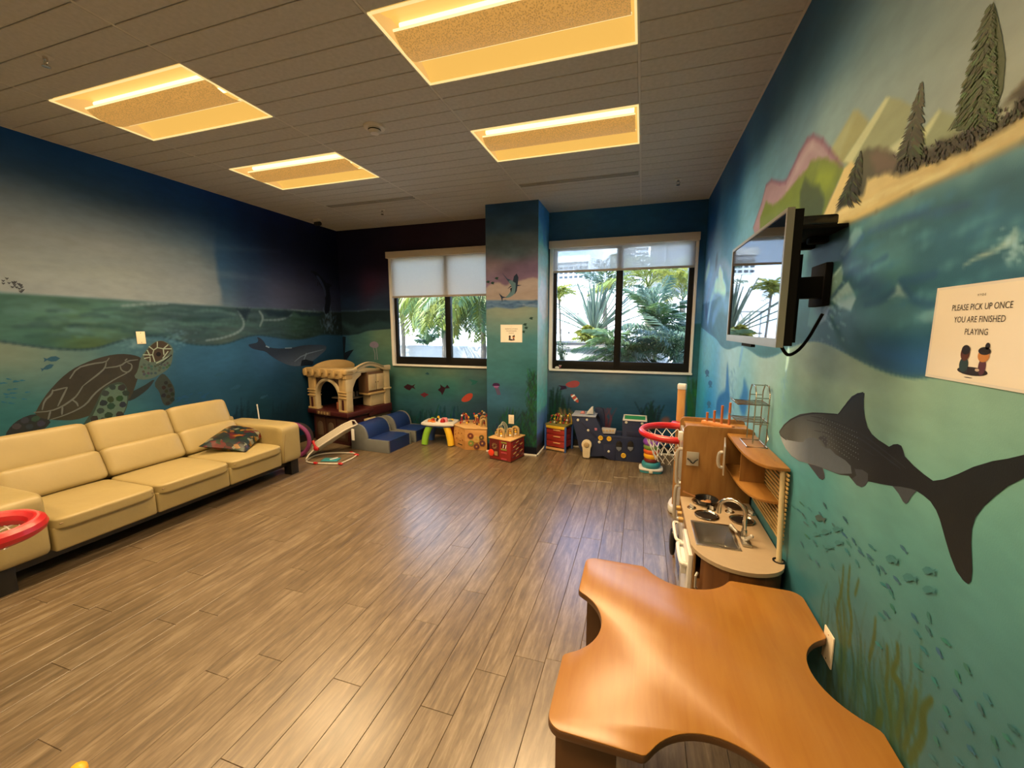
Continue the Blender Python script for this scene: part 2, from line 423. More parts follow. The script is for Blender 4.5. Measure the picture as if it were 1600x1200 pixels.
def pigment(c, gain): return np.clip(srgb2lin(np.clip(c, 0, 255))/np.asarray(gain), 0.002, .86)
GAIN = dict(R=(1.109, 0.618, 0.322), L=(1.677, 1.033, 0.519), B=(0.875, 0.527, 0.3), C=(1.199, 0.88, 0.388), S=(0.34, 0.25, 0.16))
def paint_wall(name, s_, z_, place, painter, gain, m, holes=(), back=None):
    """dense painted sheet + the wall's solid body behind it"""
    S, Z = np.meshgrid(s_, z_, indexing='ij'); cv = Canvas(S.ravel(), Z.ravel(), (s_, z_)); painter(cv)
    V = place(S.ravel(), Z.ravel()); n, k = len(s_), len(z_)
    I = np.arange(n*k).reshape(n, k); Fq = np.stack([I[:-1, :-1], I[1:, :-1], I[1:, 1:], I[:-1, 1:]], -1).reshape(-1, 4)
    cs = (S[:-1, :-1]+S[1:, 1:]).ravel()/2; cz = (Z[:-1, :-1]+Z[1:, 1:]).ravel()/2; keep = np.ones(len(Fq), bool)
    for a, b, c, d in holes: keep &= ~((cs > a) & (cs < b) & (cz > c) & (cz < d))
    Fq = Fq[keep]
    C = pigment(cv.c, gain)
    if back:                                     # body: boxes given by their corners
        for a, b in back:
            a, b = np.array(a), np.array(b); base = len(V)
            q = np.array([[a[0], a[1], a[2]], [b[0], a[1], a[2]], [b[0], b[1], a[2]], [a[0], b[1], a[2]], [a[0], a[1], b[2]], [b[0], a[1], b[2]], [b[0], b[1], b[2]], [a[0], b[1], b[2]]])
            f = np.array([[0, 1, 2, 3], [4, 5, 6, 7], [0, 1, 5, 4], [1, 2, 6, 5], [2, 3, 7, 6], [3, 0, 4, 7]])+base
            V = np.concatenate([V, q]); Fq = np.concatenate([Fq, f]); C = np.concatenate([C, np.full((8, 3), .55)])
    o = np_mesh(name, V, Fq, m, colors=C); meta(o, kind='structure'); return o
wall_m = attr_mat('mural_paint', rough=.5, spec=.22, brush=.07, bscale=(2.2, 2.2, 5), bump=.10)
fig_m = attr_mat('mural_figure', rough=.5, spec=.22, brush=.05, bscale=(9, 9, 9), bump=.10)
def rw(*p): return [tuple(onX(u, v, XR)[1:]) for u, v in p]
def lw(*p): return [tuple(onX(u, v, XL)[1:]) for u, v in p]
def bw(*p): return [(lambda q: (q.x, q.z))(onY(u, v, YB)) for u, v in p]
def cw(*p): return [(lambda q: (q.x, q.z))(onY(u, v, CY)) for u, v in p]
def sw(*p): return [tuple(onX(u, v, CX1)[1:]) for u, v in p]
# ================================================================== RIGHT WALL (beach, waves, reef)
def cp(fn, rows, k=(1, 1, 1)):
    return [fn((u, v))[0] for u, v, *_ in rows], [[a*b for a, b in zip(c, k)] for _, _, c in rows]
WAVE_R = [(1090, 506), (1107, 520), (1120, 529), (1127, 541), (1137, 546), (1146, 543), (1157, 539), (1170, 545), (1190, 560), (1210, 556), (1228, 545), (1244, 538), (1267, 531), (1289, 534), (1310, 544), (1339, 560), (1372, 576), (1405, 586), (1427, 589), (1448, 588), (1500, 584), (1560, 574), (1640, 560)]
WAVE_R = smooth_open(WAVE_R, 2)
BEACH_LO = [(1262, 384), (1303, 360), (1369, 331), (1424, 303), (1517, 262), (1600, 221), (1660, 190)]
def paint_right(cv):
    P = cv.P
    sky = cp(rw, [(1115, 330, (20, 62, 90)), (1150, 260, (24, 66, 92)), (1200, 160, (28, 68, 88)), (1250, 60, (30, 66, 82)), (1290, 10, (42, 74, 86)), (1140, 330, (60, 108, 125)), (1170, 320, (104, 134, 136)), (1200, 260, (98, 122, 120)),
        (1250, 160, (88, 108, 108)), (1300, 60, (72, 94, 98)), (1330, 10, (84, 98, 98)), (1300, 180, (124, 132, 116)), (1380, 110, (122, 126, 110)), (1450, 100, (130, 130, 110)), (1420, 20, (112, 116, 104)), (1530, 30, (132, 128, 108)), (1590, 60, (146, 134, 110)), (1590, 120, (160, 142, 108)), (1120, 400, (120, 140, 140)), (1110, 450, (126, 150, 156))], (1.02, .97, .90))
    cv.c = cv.idw(*sky)
    n1 = fbm(P[:, 0]*2.2, P[:, 1]*5, 3); cv.c = cv.c*(.93+.14*n1[:, None])
    far = P[:, 0] > 3.9
    # open water
    sea = cp(rw, [(1100, 490, (70, 120, 140)), (1130, 500, (96, 128, 130)), (1280, 430, (70, 108, 96)), (1330, 400, (84, 118, 104)), (1320, 440, (66, 92, 102)), (1390, 400, (88, 124, 106)), (1450, 330, (72, 116, 110)), (1560, 270, (62, 110, 112)), (1560, 350, (66, 108, 104)), (1540, 400, (62, 100, 100)), (1400, 470, (76, 110, 102)), (1330, 500, (80, 118, 104)), (1400, 520, (58, 94, 100)), (1420, 570, (40, 82, 104)), (1360, 555, (58, 100, 108)), (1280, 510, (66, 108, 94)), (1470, 420, (62, 102, 106)), (1590, 440, (60, 96, 100)), (1600, 560, (50, 88, 104))], (.84, .80, .74))
    sc = cv.idw(*sea)
    wv = fbm(P[:, 0]*3+P[:, 1]*2.2, P[:, 1]*9-P[:, 0]*4.5, 21); sc = sc*(.86+.28*wv[:, None])
    sea_poly = rw(*BEACH_LO)+rw(*WAVE_R[::-1])[:]
    sea_poly = rw(*BEACH_LO)+rw(*[q for q in WAVE_R[::-1] if q[0] >= 1244])+rw((1230, 470), (1240, 400))
    left_sea = rw((1092, 470), (1110, 462), (1140, 430), (1180, 400), (1262, 384))+rw(*[q for q in WAVE_R[::-1] if q[0] <= 1244])
    cv.poly(rw((1092, 478), (1118, 468), (1150, 448), (1200, 410), (1262, 384), (1303, 360), (1369, 331), (1424, 303), (1517, 262), (1600, 221), (1700, 170))+rw(*WAVE_R[::-1]), sc, .012)
    # foam and light wave faces
    Q = lambda *p: rw(*[(1219+x/3.042, 312+y/3.042) for x, y in p])
    cv.poly(Q((360, 560), (440, 495), (520, 455), (565, 388), (600, 440), (640, 490), (720, 520), (700, 590), (560, 620), (400, 610)), (98, 122, 108), .03, .6)
    cv.poly(Q((300, 290), (380, 300), (450, 330), (520, 400), (470, 460), (390, 480), (345, 420)), (60, 78, 88), .03, .75)
    cv.poly(Q((430, 250), (520, 220), (600, 230), (620, 330), (540, 390), (450, 360)), (96, 124, 104), .04, .6)
    cv.poly(Q((420, 690), (560, 670), (720, 690), (720, 850), (560, 825), (460, 760)), (44, 80, 104), .04, .75)
    cv.poly(Q((640, 180), (800, 120), (1000, 60), (1150, 60), (1150, 110), (950, 150), (760, 230)), (58, 92, 96), .04, .6)
    cv.poly(Q((640, 300), (800, 240), (1000, 270), (1150, 290), (1150, 350), (900, 350), (700, 370)), (60, 84, 84), .04, .55)
    for pl, op, c in (([(285, 262), (330, 180), (355, 135), (385, 130), (395, 165), (350, 232), (308, 282)], .8, (134, 142, 118)), ([(196, 500), (215, 400), (260, 350), (292, 312), (300, 345), (296, 390), (262, 440), (228, 492)], .85, (140, 144, 106)), ([(240, 472), (290, 420), (325, 393), (346, 430), (360, 472), (336, 526), (288, 515)], .9, (166, 164, 134)), ([(188, 592), (204, 520), (225, 480), (238, 500), (216, 572)], .85, (156, 154, 128)), ([(130, 600), (150, 470), (200, 420), (210, 470), (180, 560), (150, 610)], .5, (104, 124, 98)), ([(510, 470), (545, 420), (565, 386), (585, 420), (612, 468), (560, 455)], .7, (158, 156, 126)), ([(868, 312), (960, 255), (1030, 228), (1078, 178), (1120, 138), (1152, 158), (1130, 200), (1062, 226), (990, 262)], .85, (182, 164, 122)), ([(650, 560), (700, 530), (740, 520), (740, 580), (690, 580)], .5, (150, 150, 124))):
        cv.poly(Q(*pl), c, .006, op, warp=.006, seed=5)
    for st, wd in (([(300, 290), (330, 250), (395, 168)], .006), ([(240, 470), (300, 400), (345, 330)], .006), ([(565, 386), (650, 382), (745, 350)], .010), ([(585, 410), (640, 480), (730, 500)], .009), ([(400, 500), (480, 480), (545, 430)], .008), ([(430, 320), (510, 268)], .007), ([(600, 80), (760, 60), (900, 20)], .008), ([(420, 150), (560, 100), (700, 40)], .010)):
        cv.stroke(Q(*smooth_open(st)), [wd*.4, wd, wd*.3], (50, 74, 82), .012, .65)
    cv.stroke(Q(*smooth_open([(205, 385), (250, 370), (290, 320)])), [.002, .005, .001], (184, 180, 140), .006, .8)
    cv.stroke(rw(*[(u, v+5) for u, v in BEACH_LO]), .02, (120, 134, 110), .03, .5)
    for k in range(60):
        u = random.uniform(1290, 1590); v = random.uniform(330, 545)-(u-1290)*.2
        a = random.uniform(15, 45); cv.stroke(rw((u, v), (u+a*.5, v-a*.18), (u+a, v-a*.42)), [.001, .006, .001], random.choice([(104, 134, 116), (60, 96, 102), (92, 126, 112)]), .014, .35)
    for k in range(50):
        u, v = random.gauss(1296, 10), random.gauss(478, 22); cv.stroke(rw((u, v), (u+3, v+2)), .003, (176, 176, 140), .006, .5)
        u, v = random.gauss(1580, 14), random.gauss(388, 14); cv.stroke(rw((u, v), (u+3, v-1)), .002, (176, 176, 146), .005, .5)
    # under water; cyan toward the far corner is window daylight put into the colour
    und = cp(rw, [(1104, 560, (138, 172, 178)), (1140, 570, (156, 166, 148)), (1200, 580, (150, 150, 124)), (1260, 560, (190, 178, 126)), (1330, 590, (196, 184, 130)), (1420, 605, (182, 174, 122)), (1560, 630, (164, 164, 118)), (1098, 610, (80, 160, 190)), (1102, 650, (50, 136, 172)), (1160, 640, (118, 148, 138)), (1230, 660, (118, 142, 110)), (1330, 660, (150, 160, 114)), (1450, 680, (146, 158, 112)), (1580, 690, (130, 148, 108)), (1240, 720, (80, 128, 112)), (1280, 760, (74, 124, 104)), (1400, 760, (106, 138, 106)), (1560, 800, (100, 136, 104)), (1270, 840, (64, 104, 84)), (1400, 860, (88, 128, 102)), (1560, 900, (87, 120, 97)), (1260, 900, (48, 82, 74)), (1330, 980, (56, 84, 72)), (1450, 980, (64, 102, 84)), (1580, 1040, (66, 100, 82)), (1330, 1050, (62, 76, 62)), (1450, 1120, (58, 80, 68)), (1580, 1180, (56, 84, 74)), (1100, 700, (30, 96, 130))], (.98, .95, .92))  # upper points below the television lightened to offset its cast shadow
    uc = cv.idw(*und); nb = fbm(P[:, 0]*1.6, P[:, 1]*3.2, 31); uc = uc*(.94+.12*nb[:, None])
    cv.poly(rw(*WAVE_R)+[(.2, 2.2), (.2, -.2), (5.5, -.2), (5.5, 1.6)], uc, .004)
    cv.stroke(rw(*WAVE_R), .004, (46, 78, 78), .005, .7)
    # mountains, beach and scrub
    pink = [(1177, 356), (1190, 318), (1197, 290), (1205, 282), (1219, 286), (1228, 284), (1235, 270), (1248, 242), (1261, 219), (1270, 213), (1285, 220), (1296, 235), (1307, 250), (1316, 262), (1290, 340), (1240, 372), (1180, 372)]
    cv.poly(rw((1290, 250), (1333, 174), (1341, 172), (1358, 190), (1326, 258)), (140, 116, 62), .010)
    cv.poly(rw((1296, 235), (1333, 176), (1338, 178), (1310, 248)), (152, 128, 76), .02, .7)
    cv.poly(rw(*pink), (146, 98, 86), .006); cv.stroke(rw(*pink[:14]), [.006, .012, .008], (112, 58, 62), .010, .75)
    cv.stroke(rw((1228, 300), (1246, 262), (1268, 228), (1290, 246)), [.006, .02, .004], (164, 120, 100), .02, .6)
    green = [(1188, 340), (1197, 314), (1208, 320), (1220, 312), (1242, 285), (1262, 263), (1267, 250), (1288, 249), (1310, 256), (1322, 262), (1302, 300), (1284, 345), (1278, 372), (1186, 372)]
    cv.poly(rw(*green), (98, 94, 28), .012, warp=.012, seed=8)
    cv.poly(rw((1270, 300), (1280, 262), (1305, 262), (1302, 290), (1290, 300)), (126, 118, 24), .03, .75)
    cv.poly(rw((1250, 372), (1250, 300), (1258, 276), (1266, 288), (1280, 288), (1288, 312), (1280, 360)), (50, 54, 28), .014, .85, warp=.01, seed=3)
    m2 = [(1320, 246), (1388, 152), (1407, 155), (1426, 166), (1412, 215), (1396, 240), (1330, 262)]
    cv.poly(rw(*m2), (136, 118, 70), .006); cv.poly(rw((1318, 252), (1384, 152), (1390, 153), (1372, 186), (1330, 256)), (184, 154, 94), .006)
    m3 = [(1428, 228), (1440, 204), (1468, 172), (1493, 180), (1506, 208), (1480, 232)]
    cv.poly(rw(*m3), (136, 120, 72), .006); cv.poly(rw((1426, 226), (1466, 172), (1470, 174), (1446, 216)), (190, 160, 98), .006)
    cv.poly(rw((1384, 236), (1418, 208), (1432, 214), (1404, 244)), (188, 158, 100), .008)
    beach = rw((1272, 384), (1279, 358), (1288, 334), (1307, 292), (1319, 263), (1330, 252), (1345, 262), (1400, 250), (1450, 240), (1517, 215), (1560, 190), (1580, 150), (1600, 126), (1690, 60))+rw(*BEACH_LO[::-1])
    cv.poly(beach, (206, 150, 80), .006)
    for k in range(50):
        u = random.uniform(1290, 1600); v = 350-(u-1290)*.46+random.uniform(-14, 6); a = random.uniform(20, 60)
        cv.stroke(rw((u, v), (u+a, v-a*.45)), [.001, .004, .001], random.choice([(226, 180, 108), (200, 146, 78), (188, 134, 72)]), .008, .45)
    cv.stroke(rw(*BEACH_LO), .006, (112, 94, 62), .008, .75)
    dark = (48, 36, 20)
    cv.poly(rw((1306, 331), (1318, 300), (1330, 276), (1347, 236), (1369, 230), (1384, 236), (1404, 246), (1397, 268), (1354, 280), (1350, 303), (1325, 320)), (72, 58, 34), .010, warp=.012, seed=4)
    cv.poly(rw((1360, 240), (1372, 230), (1404, 246), (1396, 266), (1368, 270)), (100, 64, 42), .014, .8, warp=.01, seed=6)
    cv.poly(rw((1310, 326), (1335, 268), (1345, 270), (1344, 298), (1326, 316)), (38, 34, 22), .012, .8, warp=.014, seed=9)
    cv.poly(rw((1395, 270), (1407, 240), (1462, 228), (1498, 208), (1553, 190), (1572, 160), (1581, 147), (1600, 127), (1690, 60), (1690, 130), (1600, 180), (1556, 205), (1517, 232), (1446, 258), (1407, 272)), dark, .010, warp=.012, seed=7)
    cv.poly(rw((1556, 182), (1572, 166), (1584, 160), (1578, 178), (1562, 188)), (190, 160, 110), .012, .9, warp=.008)
    # the two white-crested figures of the shipwreck scene beside the television
    for st, wd, c, op in (([(1104, 470), (1112, 440), (1122, 415), (1134, 410), (1140, 430)], .03, (132, 132, 128), .8), ([(1106, 500), (1112, 460), (1124, 440), (1130, 450)], .03, (168, 180, 178), .8), ([(1124, 425), (1128, 436)], .03, (214, 210, 196), .9), ([(1118, 446), (1128, 448), (1132, 460)], .045, (196, 208, 206), .9), ([(1114, 500), (1126, 470), (1136, 478)], .05, (110, 134, 138), .7), ([(1103, 432), (1108, 415)], .05, (188, 186, 172), .8), ([(1120, 404), (1119, 414)], .03, (92, 96, 98), .8), ([(1104, 492), (1103, 480)], .03, (30, 62, 84), .9)):
        cv.stroke(rw(*smooth_open(st)), wd, c, .05, op)
    # drips, bubbles, bottlenose shapes low on the wall
    for st, wd, c, op in (([(1232, 545), (1231, 560), (1228, 578)], [.006, .014, .004], (206, 204, 180), .8), ([(1229, 580), (1225, 605), (1222, 630)], [.004, .008, .002], (130, 140, 118), .6), ([(1160, 545), (1157, 560), (1155, 572)], [.02, .03, .004], (108, 132, 132), .7)):
        cv.stroke(rw(*smooth_open(st)), wd, c, .012, op)
    for k in range(60):
        u = random.gauss(1144, 3); v = random.uniform(575, 650); cv.stroke(rw((u, v), (u+1, v+3)), .006, (84, 112, 116), .014, .5)
        u = random.gauss(1224, 3); v = random.uniform(590, 660); cv.stroke(rw((u, v), (u+1, v+3)), .003, (108, 126, 110), .008, .5)
    blue = (40, 86, 112)
    for pl in ([(1118, 652), (1120, 622), (1128, 612), (1134, 610), (1135, 580), (1137, 563), (1139, 600), (1141, 625), (1138, 652)], [(1154, 626), (1161, 610), (1162, 590), (1167, 604), (1170, 612), (1167, 640), (1162, 655), (1156, 640)]):
        cv.poly(rw(*smooth_closed(pl, 2)), blue, .03, .9)
    # seaweed at the foot of the wall
    for k in range(120):
        u = random.choice([random.gauss(1300, 12), random.gauss(1330, 20), random.gauss(1395, 22)]); top = random.uniform(900, 1060) if u < 1350 else random.uniform(985, 1120)
        pts = [(u+random.uniform(-6, 6), top), (u+random.uniform(-10, 8), top+45), (u+random.uniform(-8, 12), top+90), (u+random.uniform(-6, 10), top+140)]
        cv.stroke(rw(*smooth_open(pts)), [.001, .006, .004], random.choice([(46, 60, 32), (58, 66, 28), (40, 54, 34), (64, 68, 32)]), .005, random.uniform(.15, .5))
    for pts, wd in (([(1318, 884), (1316, 920), (1306, 955), (1312, 1000)], .008), ([(1328, 884), (1324, 930), (1332, 970), (1326, 1010)], .009), ([(1342, 905), (1336, 930)], .006), ([(1368, 965), (1366, 1000), (1358, 1030)], .008), ([(1386, 1008), (1388, 1040), (1384, 1080), (1392, 1120)], .008), ([(1402, 1006), (1404, 1030), (1392, 1052), (1408, 1070), (1410, 1100), (1402, 1150)], .011), ([(1456, 1092), (1440, 1110), (1444, 1150), (1420, 1190)], .014), ([(1376, 1110), (1372, 1130)], .016), ([(1432, 1078), (1428, 1120), (1412, 1170)], .010)):
        cv.stroke(rw(*smooth_open(pts)), [wd*.4, wd, wd*.7], (66, 68, 26), .005, .75)
Yr = axis_samples([(YF, .7, .05), (.7, 2.7, .0052), (2.7, YB, .010)]); Zr = axis_samples([(0, .35, .02), (.35, H, .0062)])
WALL_R = paint_wall('wall_right', Yr, Zr, lambda S, Z: np.stack([np.full_like(S, XR), S, Z], 1), paint_right, GAIN['R'], wall_m, back=[((XR+.002, YF, 0), (XR+.14, YB+.14, H))])

# ================================================================== LEFT WALL (stormy sky, waves, turtle and whale)
SEA_TOP_L = [(-60, 452), (0, 457), (150, 466), (300, 476), (390, 481), (450, 484), (540, 488)]
WAVE_L = [(-60, 526), (0, 533), (60, 542), (114, 547), (150, 545), (180, 535), (210, 527), (240, 524), (270, 529), (288, 536), (318, 540), (354, 538), (384, 526), (405, 523), (429, 527), (459, 531), (481, 529), (503, 522), (528, 524), (545, 524)]
WAVE_L = smooth_open(WAVE_L, 2)
def paint_left(cv):
    P = cv.P
    cols = {-120: [(24, 54, 70), (44, 66, 74), (92, 92, 82), (126, 114, 92), (142, 126, 100), (150, 134, 108)], 160: [(18, 50, 70), (34, 58, 72), (84, 86, 78), (124, 112, 92), (142, 128, 102), (152, 136, 110)], 300: [(14, 46, 68), (22, 50, 68), (58, 72, 74), (104, 100, 86), (130, 118, 98), (146, 132, 108)], 338: [(12, 40, 64), (18, 44, 62), (44, 62, 70), (86, 88, 80), (116, 108, 92), (130, 120, 100)], 350: [(12, 40, 64), (16, 42, 60), (30, 54, 66), (42, 64, 74), (58, 74, 78), (88, 92, 86)], 395: [(10, 30, 54), (12, 30, 50), (20, 38, 54), (34, 48, 60), (52, 58, 66), (70, 70, 74)], 435: [(8, 20, 42), (10, 20, 36), (20, 24, 38), (44, 44, 54), (74, 66, 70), (84, 76, 78)], 480: [(8, 14, 32), (8, 12, 26), (18, 18, 30), (40, 36, 44), (66, 58, 62), (70, 64, 66)], 545: [(6, 10, 26), (6, 8, 18), (10, 10, 20), (18, 18, 28), (34, 32, 42), (40, 40, 48)]}
    ks = sorted(cols); yy = np.array([lw((max(k, 0), 430))[0][0]-(.9 if k < 0 else 0) for k in ks]); tt = np.clip((H-P[:, 1])/(H-1.86), 0, 1); ti = np.array([0, .15, .38, .6, .8, 1.])
    Yw = P[:, 0]+(fbm(P[:, 0]*2, P[:, 1]*2.5, 44)-.5)*.16
    for c in range(3):
        prof = np.stack([np.interp(tt, ti, [q[c]*(1.45, 1.35, 1.12, 1.05, 1.05, 1.03)[m] for m, q in enumerate(cols[k])]) for k in ks], 0)  # top rows lightened to make up for weaker light under the ceiling
        j = np.clip(np.searchsorted(yy, Yw)-1, 0, len(ks)-2); f = np.clip((Yw-yy[j])/(yy[j+1]-yy[j]), 0, 1); f = f*f*(3-2*f); ar = np.arange(len(P))
        cv.c[:, c] = prof[j, ar]*(1-f)+prof[j+1, ar]*f
    n1 = fbm(P[:, 0]*1.5, P[:, 1]*6, 41); cv.c = cv.c*(.95+.1*n1[:, None])
    for k in range(30):
        u = random.uniform(0, 330); v = random.uniform(380, 455); a = random.uniform(60, 140)
        cv.stroke(lw((u, v), (u+a, v+random.uniform(0, 12))), [.002, .02, .002], (132, 122, 104), .04, .18)
    sc = cv.idw(*cp(lw, [(0, 480, (62, 96, 78)), (0, 510, (78, 108, 86)), (60, 490, (84, 112, 88)), (110, 525, (72, 96, 60)), (140, 540, (88, 98, 46)), (60, 535, (48, 84, 76)), (160, 490, (76, 106, 88)), (220, 490, (84, 104, 90)), (260, 505, (54, 70, 72)), (320, 510, (58, 80, 76)), (340, 495, (50, 72, 72)), (390, 490, (62, 76, 72)), (430, 505, (50, 66, 60)), (470, 500, (56, 84, 62)), (480, 520, (34, 50, 40)), (520, 505, (30, 36, 34)), (300, 530, (62, 76, 70)), (350, 528, (84, 92, 76)), (200, 515, (64, 88, 70))], (.98, .92, .84)))
    wv = fbm(P[:, 0]*2.5, P[:, 1]*14-P[:, 0]*1.2, 51); sc = sc*(.8+.4*wv[:, None])
    cv.poly(lw(*SEA_TOP_L)+lw(*WAVE_L[::-1]), sc, .01)
    for k in range(120):
        u = random.uniform(0, 520); v = random.uniform(470+u*.035, 528); a = random.uniform(24, 80)
        c = random.choice([(100, 118, 94), (40, 62, 50), (84, 106, 82), (36, 54, 50)]); f = 1-.5*max(0, (u-300)/240)
        cv.stroke(lw(*smooth_open([(u, v), (u+a*.5, v-random.uniform(0, 5)), (u+a, v+random.uniform(0, 6))])), [.002, .010, .002], tuple(x*f for x in c), .022, .32)
    for st in ([(372, 486), (383, 505), (376, 518), (350, 528), (322, 532)], [(405, 486), (412, 496), (406, 510)], [(412, 500), (440, 500), (456, 492)], [(190, 478), (240, 474), (262, 474)], [(455, 484), (500, 488)]):
        cv.stroke(lw(*smooth_open(st)), [.003, .010, .003], (146, 142, 118), .014, .7)
    cv.stroke(lw(*SEA_TOP_L), .006, (112, 118, 104), .012, .5)
    for pl in ([(370, 483), (392, 482), (384, 502)], [(410, 484), (458, 486), (452, 496), (420, 494)], [(462, 487), (505, 489), (500, 494), (470, 494)]): cv.poly(lw(*pl), (22, 34, 38), .02, .8, warp=.02)
    # splash round the leaping dolphin
    for k in range(90):
        u, v = random.gauss(513, 6), random.gauss(503, 10); cv.stroke(lw((u, v), (u+random.uniform(-2, 2), v-3)), .006, (120, 124, 116), .012, .5)
    uc = cv.idw(*cp(lw, [(10, 556, (160, 150, 112)), (60, 562, (146, 146, 112)), (120, 566, (120, 136, 112)), (10, 600, (92, 124, 106)), (90, 590, (98, 128, 112)), (10, 650, (48, 108, 98)), (60, 640, (58, 114, 102)), (190, 560, (84, 118, 112)), (230, 545, (84, 116, 116)), (300, 570, (62, 104, 120)), (350, 560, (64, 108, 124)), (420, 550, (62, 102, 122)), (480, 545, (50, 88, 108)), (300, 610, (48, 88, 98)), (370, 610, (42, 80, 88)), (440, 600, (32, 70, 84)), (280, 640, (42, 84, 90)), (400, 645, (28, 64, 66)), (460, 650, (18, 48, 52)), (500, 600, (26, 54, 62)), (200, 680, (60, 118, 110)), (430, 690, (14, 38, 42))], (.83, .80, .74)))
    nb = fbm(P[:, 0]*1.4, P[:, 1]*3, 61); uc = uc*(.92+.16*nb[:, None])
    cv.poly(lw(*WAVE_L)+[(5.6, -.2), (-1.6, -.2), (-1.6, 1.7)], uc, .006)
    cv.stroke(lw(*WAVE_L), .007, (34, 54, 50), .010, .8)
    for k in range(90):
        u = random.choice([random.uniform(366, 400), random.uniform(425, 470), random.uniform(440, 470)]); v = random.uniform(665, 690); h = random.uniform(10, 46)
        cv.stroke(lw(*smooth_open([(u, v), (u+random.uniform(-3, 3), v-h*.5), (u+random.uniform(-4, 4), v-h)])), [.012, .008, .002], (14, 34, 36), .010, .5)
    for k in range(60):
        u, v = random.gauss(275, 14), random.gauss(528, 8); cv.stroke(lw((u, v), (u+2, v)), .005, (120, 140, 126), .012, .35)
        u, v = random.gauss(208, 12), random.gauss(538, 6); cv.stroke(lw((u, v), (u+2, v)), .005, (130, 142, 120), .012, .3)
Yl = axis_samples([(YF, .9, .08), (.9, YB, .0125)]); Zl = axis_samples([(0, .45, .05), (.45, H, .0115)])
WALL_L = paint_wall('wall_left', Yl, Zl, lambda S, Z: np.stack([np.full_like(S, XL), S, Z], 1)[:, :], paint_left, GAIN['L'], wall_m, back=[((XL-.14, YF, 0), (XL-.002, YB+.14, H))])

# ================================================================== BACK WALL (window wall)
def paint_back(cv):
    P = cv.P; left = P[:, 0] < -1.5
    A = cv.idw(*cp(bw, [(560, 370, (14, 8, 20)), (650, 365, (34, 12, 18)), (740, 360, (42, 22, 26)), (545, 400, (16, 12, 26)), (590, 400, (24, 10, 20)), (545, 450, (20, 16, 28)), (580, 450, (66, 26, 34)), (545, 470, (22, 34, 44)), (590, 472, (34, 46, 54))]))
    R_ = cv.idw(*cp(bw, [(880, 340, (36, 72, 84)), (980, 340, (22, 64, 84)), (1090, 325, (14, 50, 74)), (1097, 380, (14, 58, 84)), (1097, 430, (34, 84, 110)), (1097, 470, (78, 122, 140)), (1096, 500, (46, 96, 120))], (1.3, 1.0, .9), ))
    cv.c = np.where(left[:, None], A, R_)
    cv.poly(bw((520, 487), (560, 486), (575, 484), (612, 484), (612, 514), (590, 514), (574, 517), (556, 523), (527, 524)), (22, 30, 28), .012)
    cv.poly(bw((528, 500), (560, 512), (590, 500), (612, 505), (612, 514), (574, 517), (550, 523)), (44, 58, 50), .03, .6, warp=.02)
    cv.stroke(bw((527, 486), (560, 486), (575, 484), (612, 484)), .008, (80, 84, 80), .012, .6)
    A = cv.idw(*cp(bw, [(535, 540, (30, 64, 78)), (560, 535, (62, 92, 74)), (600, 530, (92, 108, 72)), (600, 560, (62, 92, 68)), (640, 576, (92, 102, 66)), (700, 578, (94, 104, 70)), (750, 580, (84, 92, 72)), (640, 600, (48, 90, 70)), (700, 605, (38, 88, 70)), (750, 600, (44, 82, 70)), (640, 630, (34, 66, 62)), (700, 640, (40, 68, 70)), (750, 640, (38, 60, 64)), (640, 670, (18, 34, 34)), (720, 670, (28, 44, 46)), (640, 700, (12, 22, 24)), (540, 600, (22, 48, 52))], (1, .88, .86)))
    R_ = cv.idw(*cp(bw, [(880, 588, (104, 104, 96)), (960, 590, (112, 110, 102)), (1060, 592, (104, 110, 106)), (880, 605, (62, 92, 102)), (960, 612, (42, 84, 100)), (1050, 612, (52, 92, 108)), (880, 640, (30, 56, 68)), (960, 640, (28, 62, 76)), (1050, 640, (28, 66, 84)), (900, 690, (14, 30, 44)), (1000, 690, (14, 32, 46)), (1094, 540, (40, 96, 96)), (1094, 590, (34, 90, 88)), (1092, 640, (18, 66, 74))], (.92, .82, .74)))
    cv.poly(bw((520, 524), (545, 524), (560, 522), (574, 517), (608, 514), (640, 514), (860, 520), (1100, 505))+[(.8, -.1), (-4.6, -.1)], np.where(left[:, None], A, R_), .008)
    n1 = fbm(P[:, 0]*2.5, P[:, 1]*6, 71); cv.c *= (.9+.2*n1[:, None])
    def weed(cx, base, h, wd, n, col, sp=1.):
        for k in range(n):
            u = cx+random.gauss(0, wd); hh = h*random.uniform(.4, 1)
            cv.stroke(bw(*smooth_open([(u, base), (u+random.uniform(-3, 3)*sp, base-hh*.5), (u+random.uniform(-7, 7)*sp, base-hh)])), [.012, .009, .003], [c*random.uniform(.7, 1.3) for c in col], .010, .8)
    weed(652, 680, 42, 14, 46, (16, 38, 30)); weed(690, 672, 40, 14, 26, (18, 48, 46)); weed(720, 672, 30, 10, 14, (20, 52, 50))
    weed(868, 680, 76, 5, 60, (16, 34, 24), .6); weed(880, 680, 60, 8, 50, (18, 40, 28)); weed(1016, 672, 50, 7, 34, (18, 36, 28), 1.6); weed(1086, 660, 74, 5, 60, (28, 62, 36)); weed(1092, 650, 60, 3, 40, (34, 74, 40))
    for k in range(16):
        u = 948+random.uniform(-4, 4); cv.stroke(bw((u, 672), (u+random.uniform(-8, 8), 655), (u+random.uniform(-16, 16), 638)), [.012, .009, .004], (96, 44, 44), .008, .8)
    for k in range(50):
        u, v = random.uniform(872, 895), random.uniform(637, 656); cv.stroke(bw((u, v), (u+1, v+5)), .010, random.choice([(120, 84, 40), (140, 70, 40), (100, 92, 50)]), .01, .6)
    cv.poly(bw(*smooth_closed([(1032, 655), (1042, 650), (1048, 656), (1044, 664), (1034, 664)])), (130, 62, 40), .02, .8)
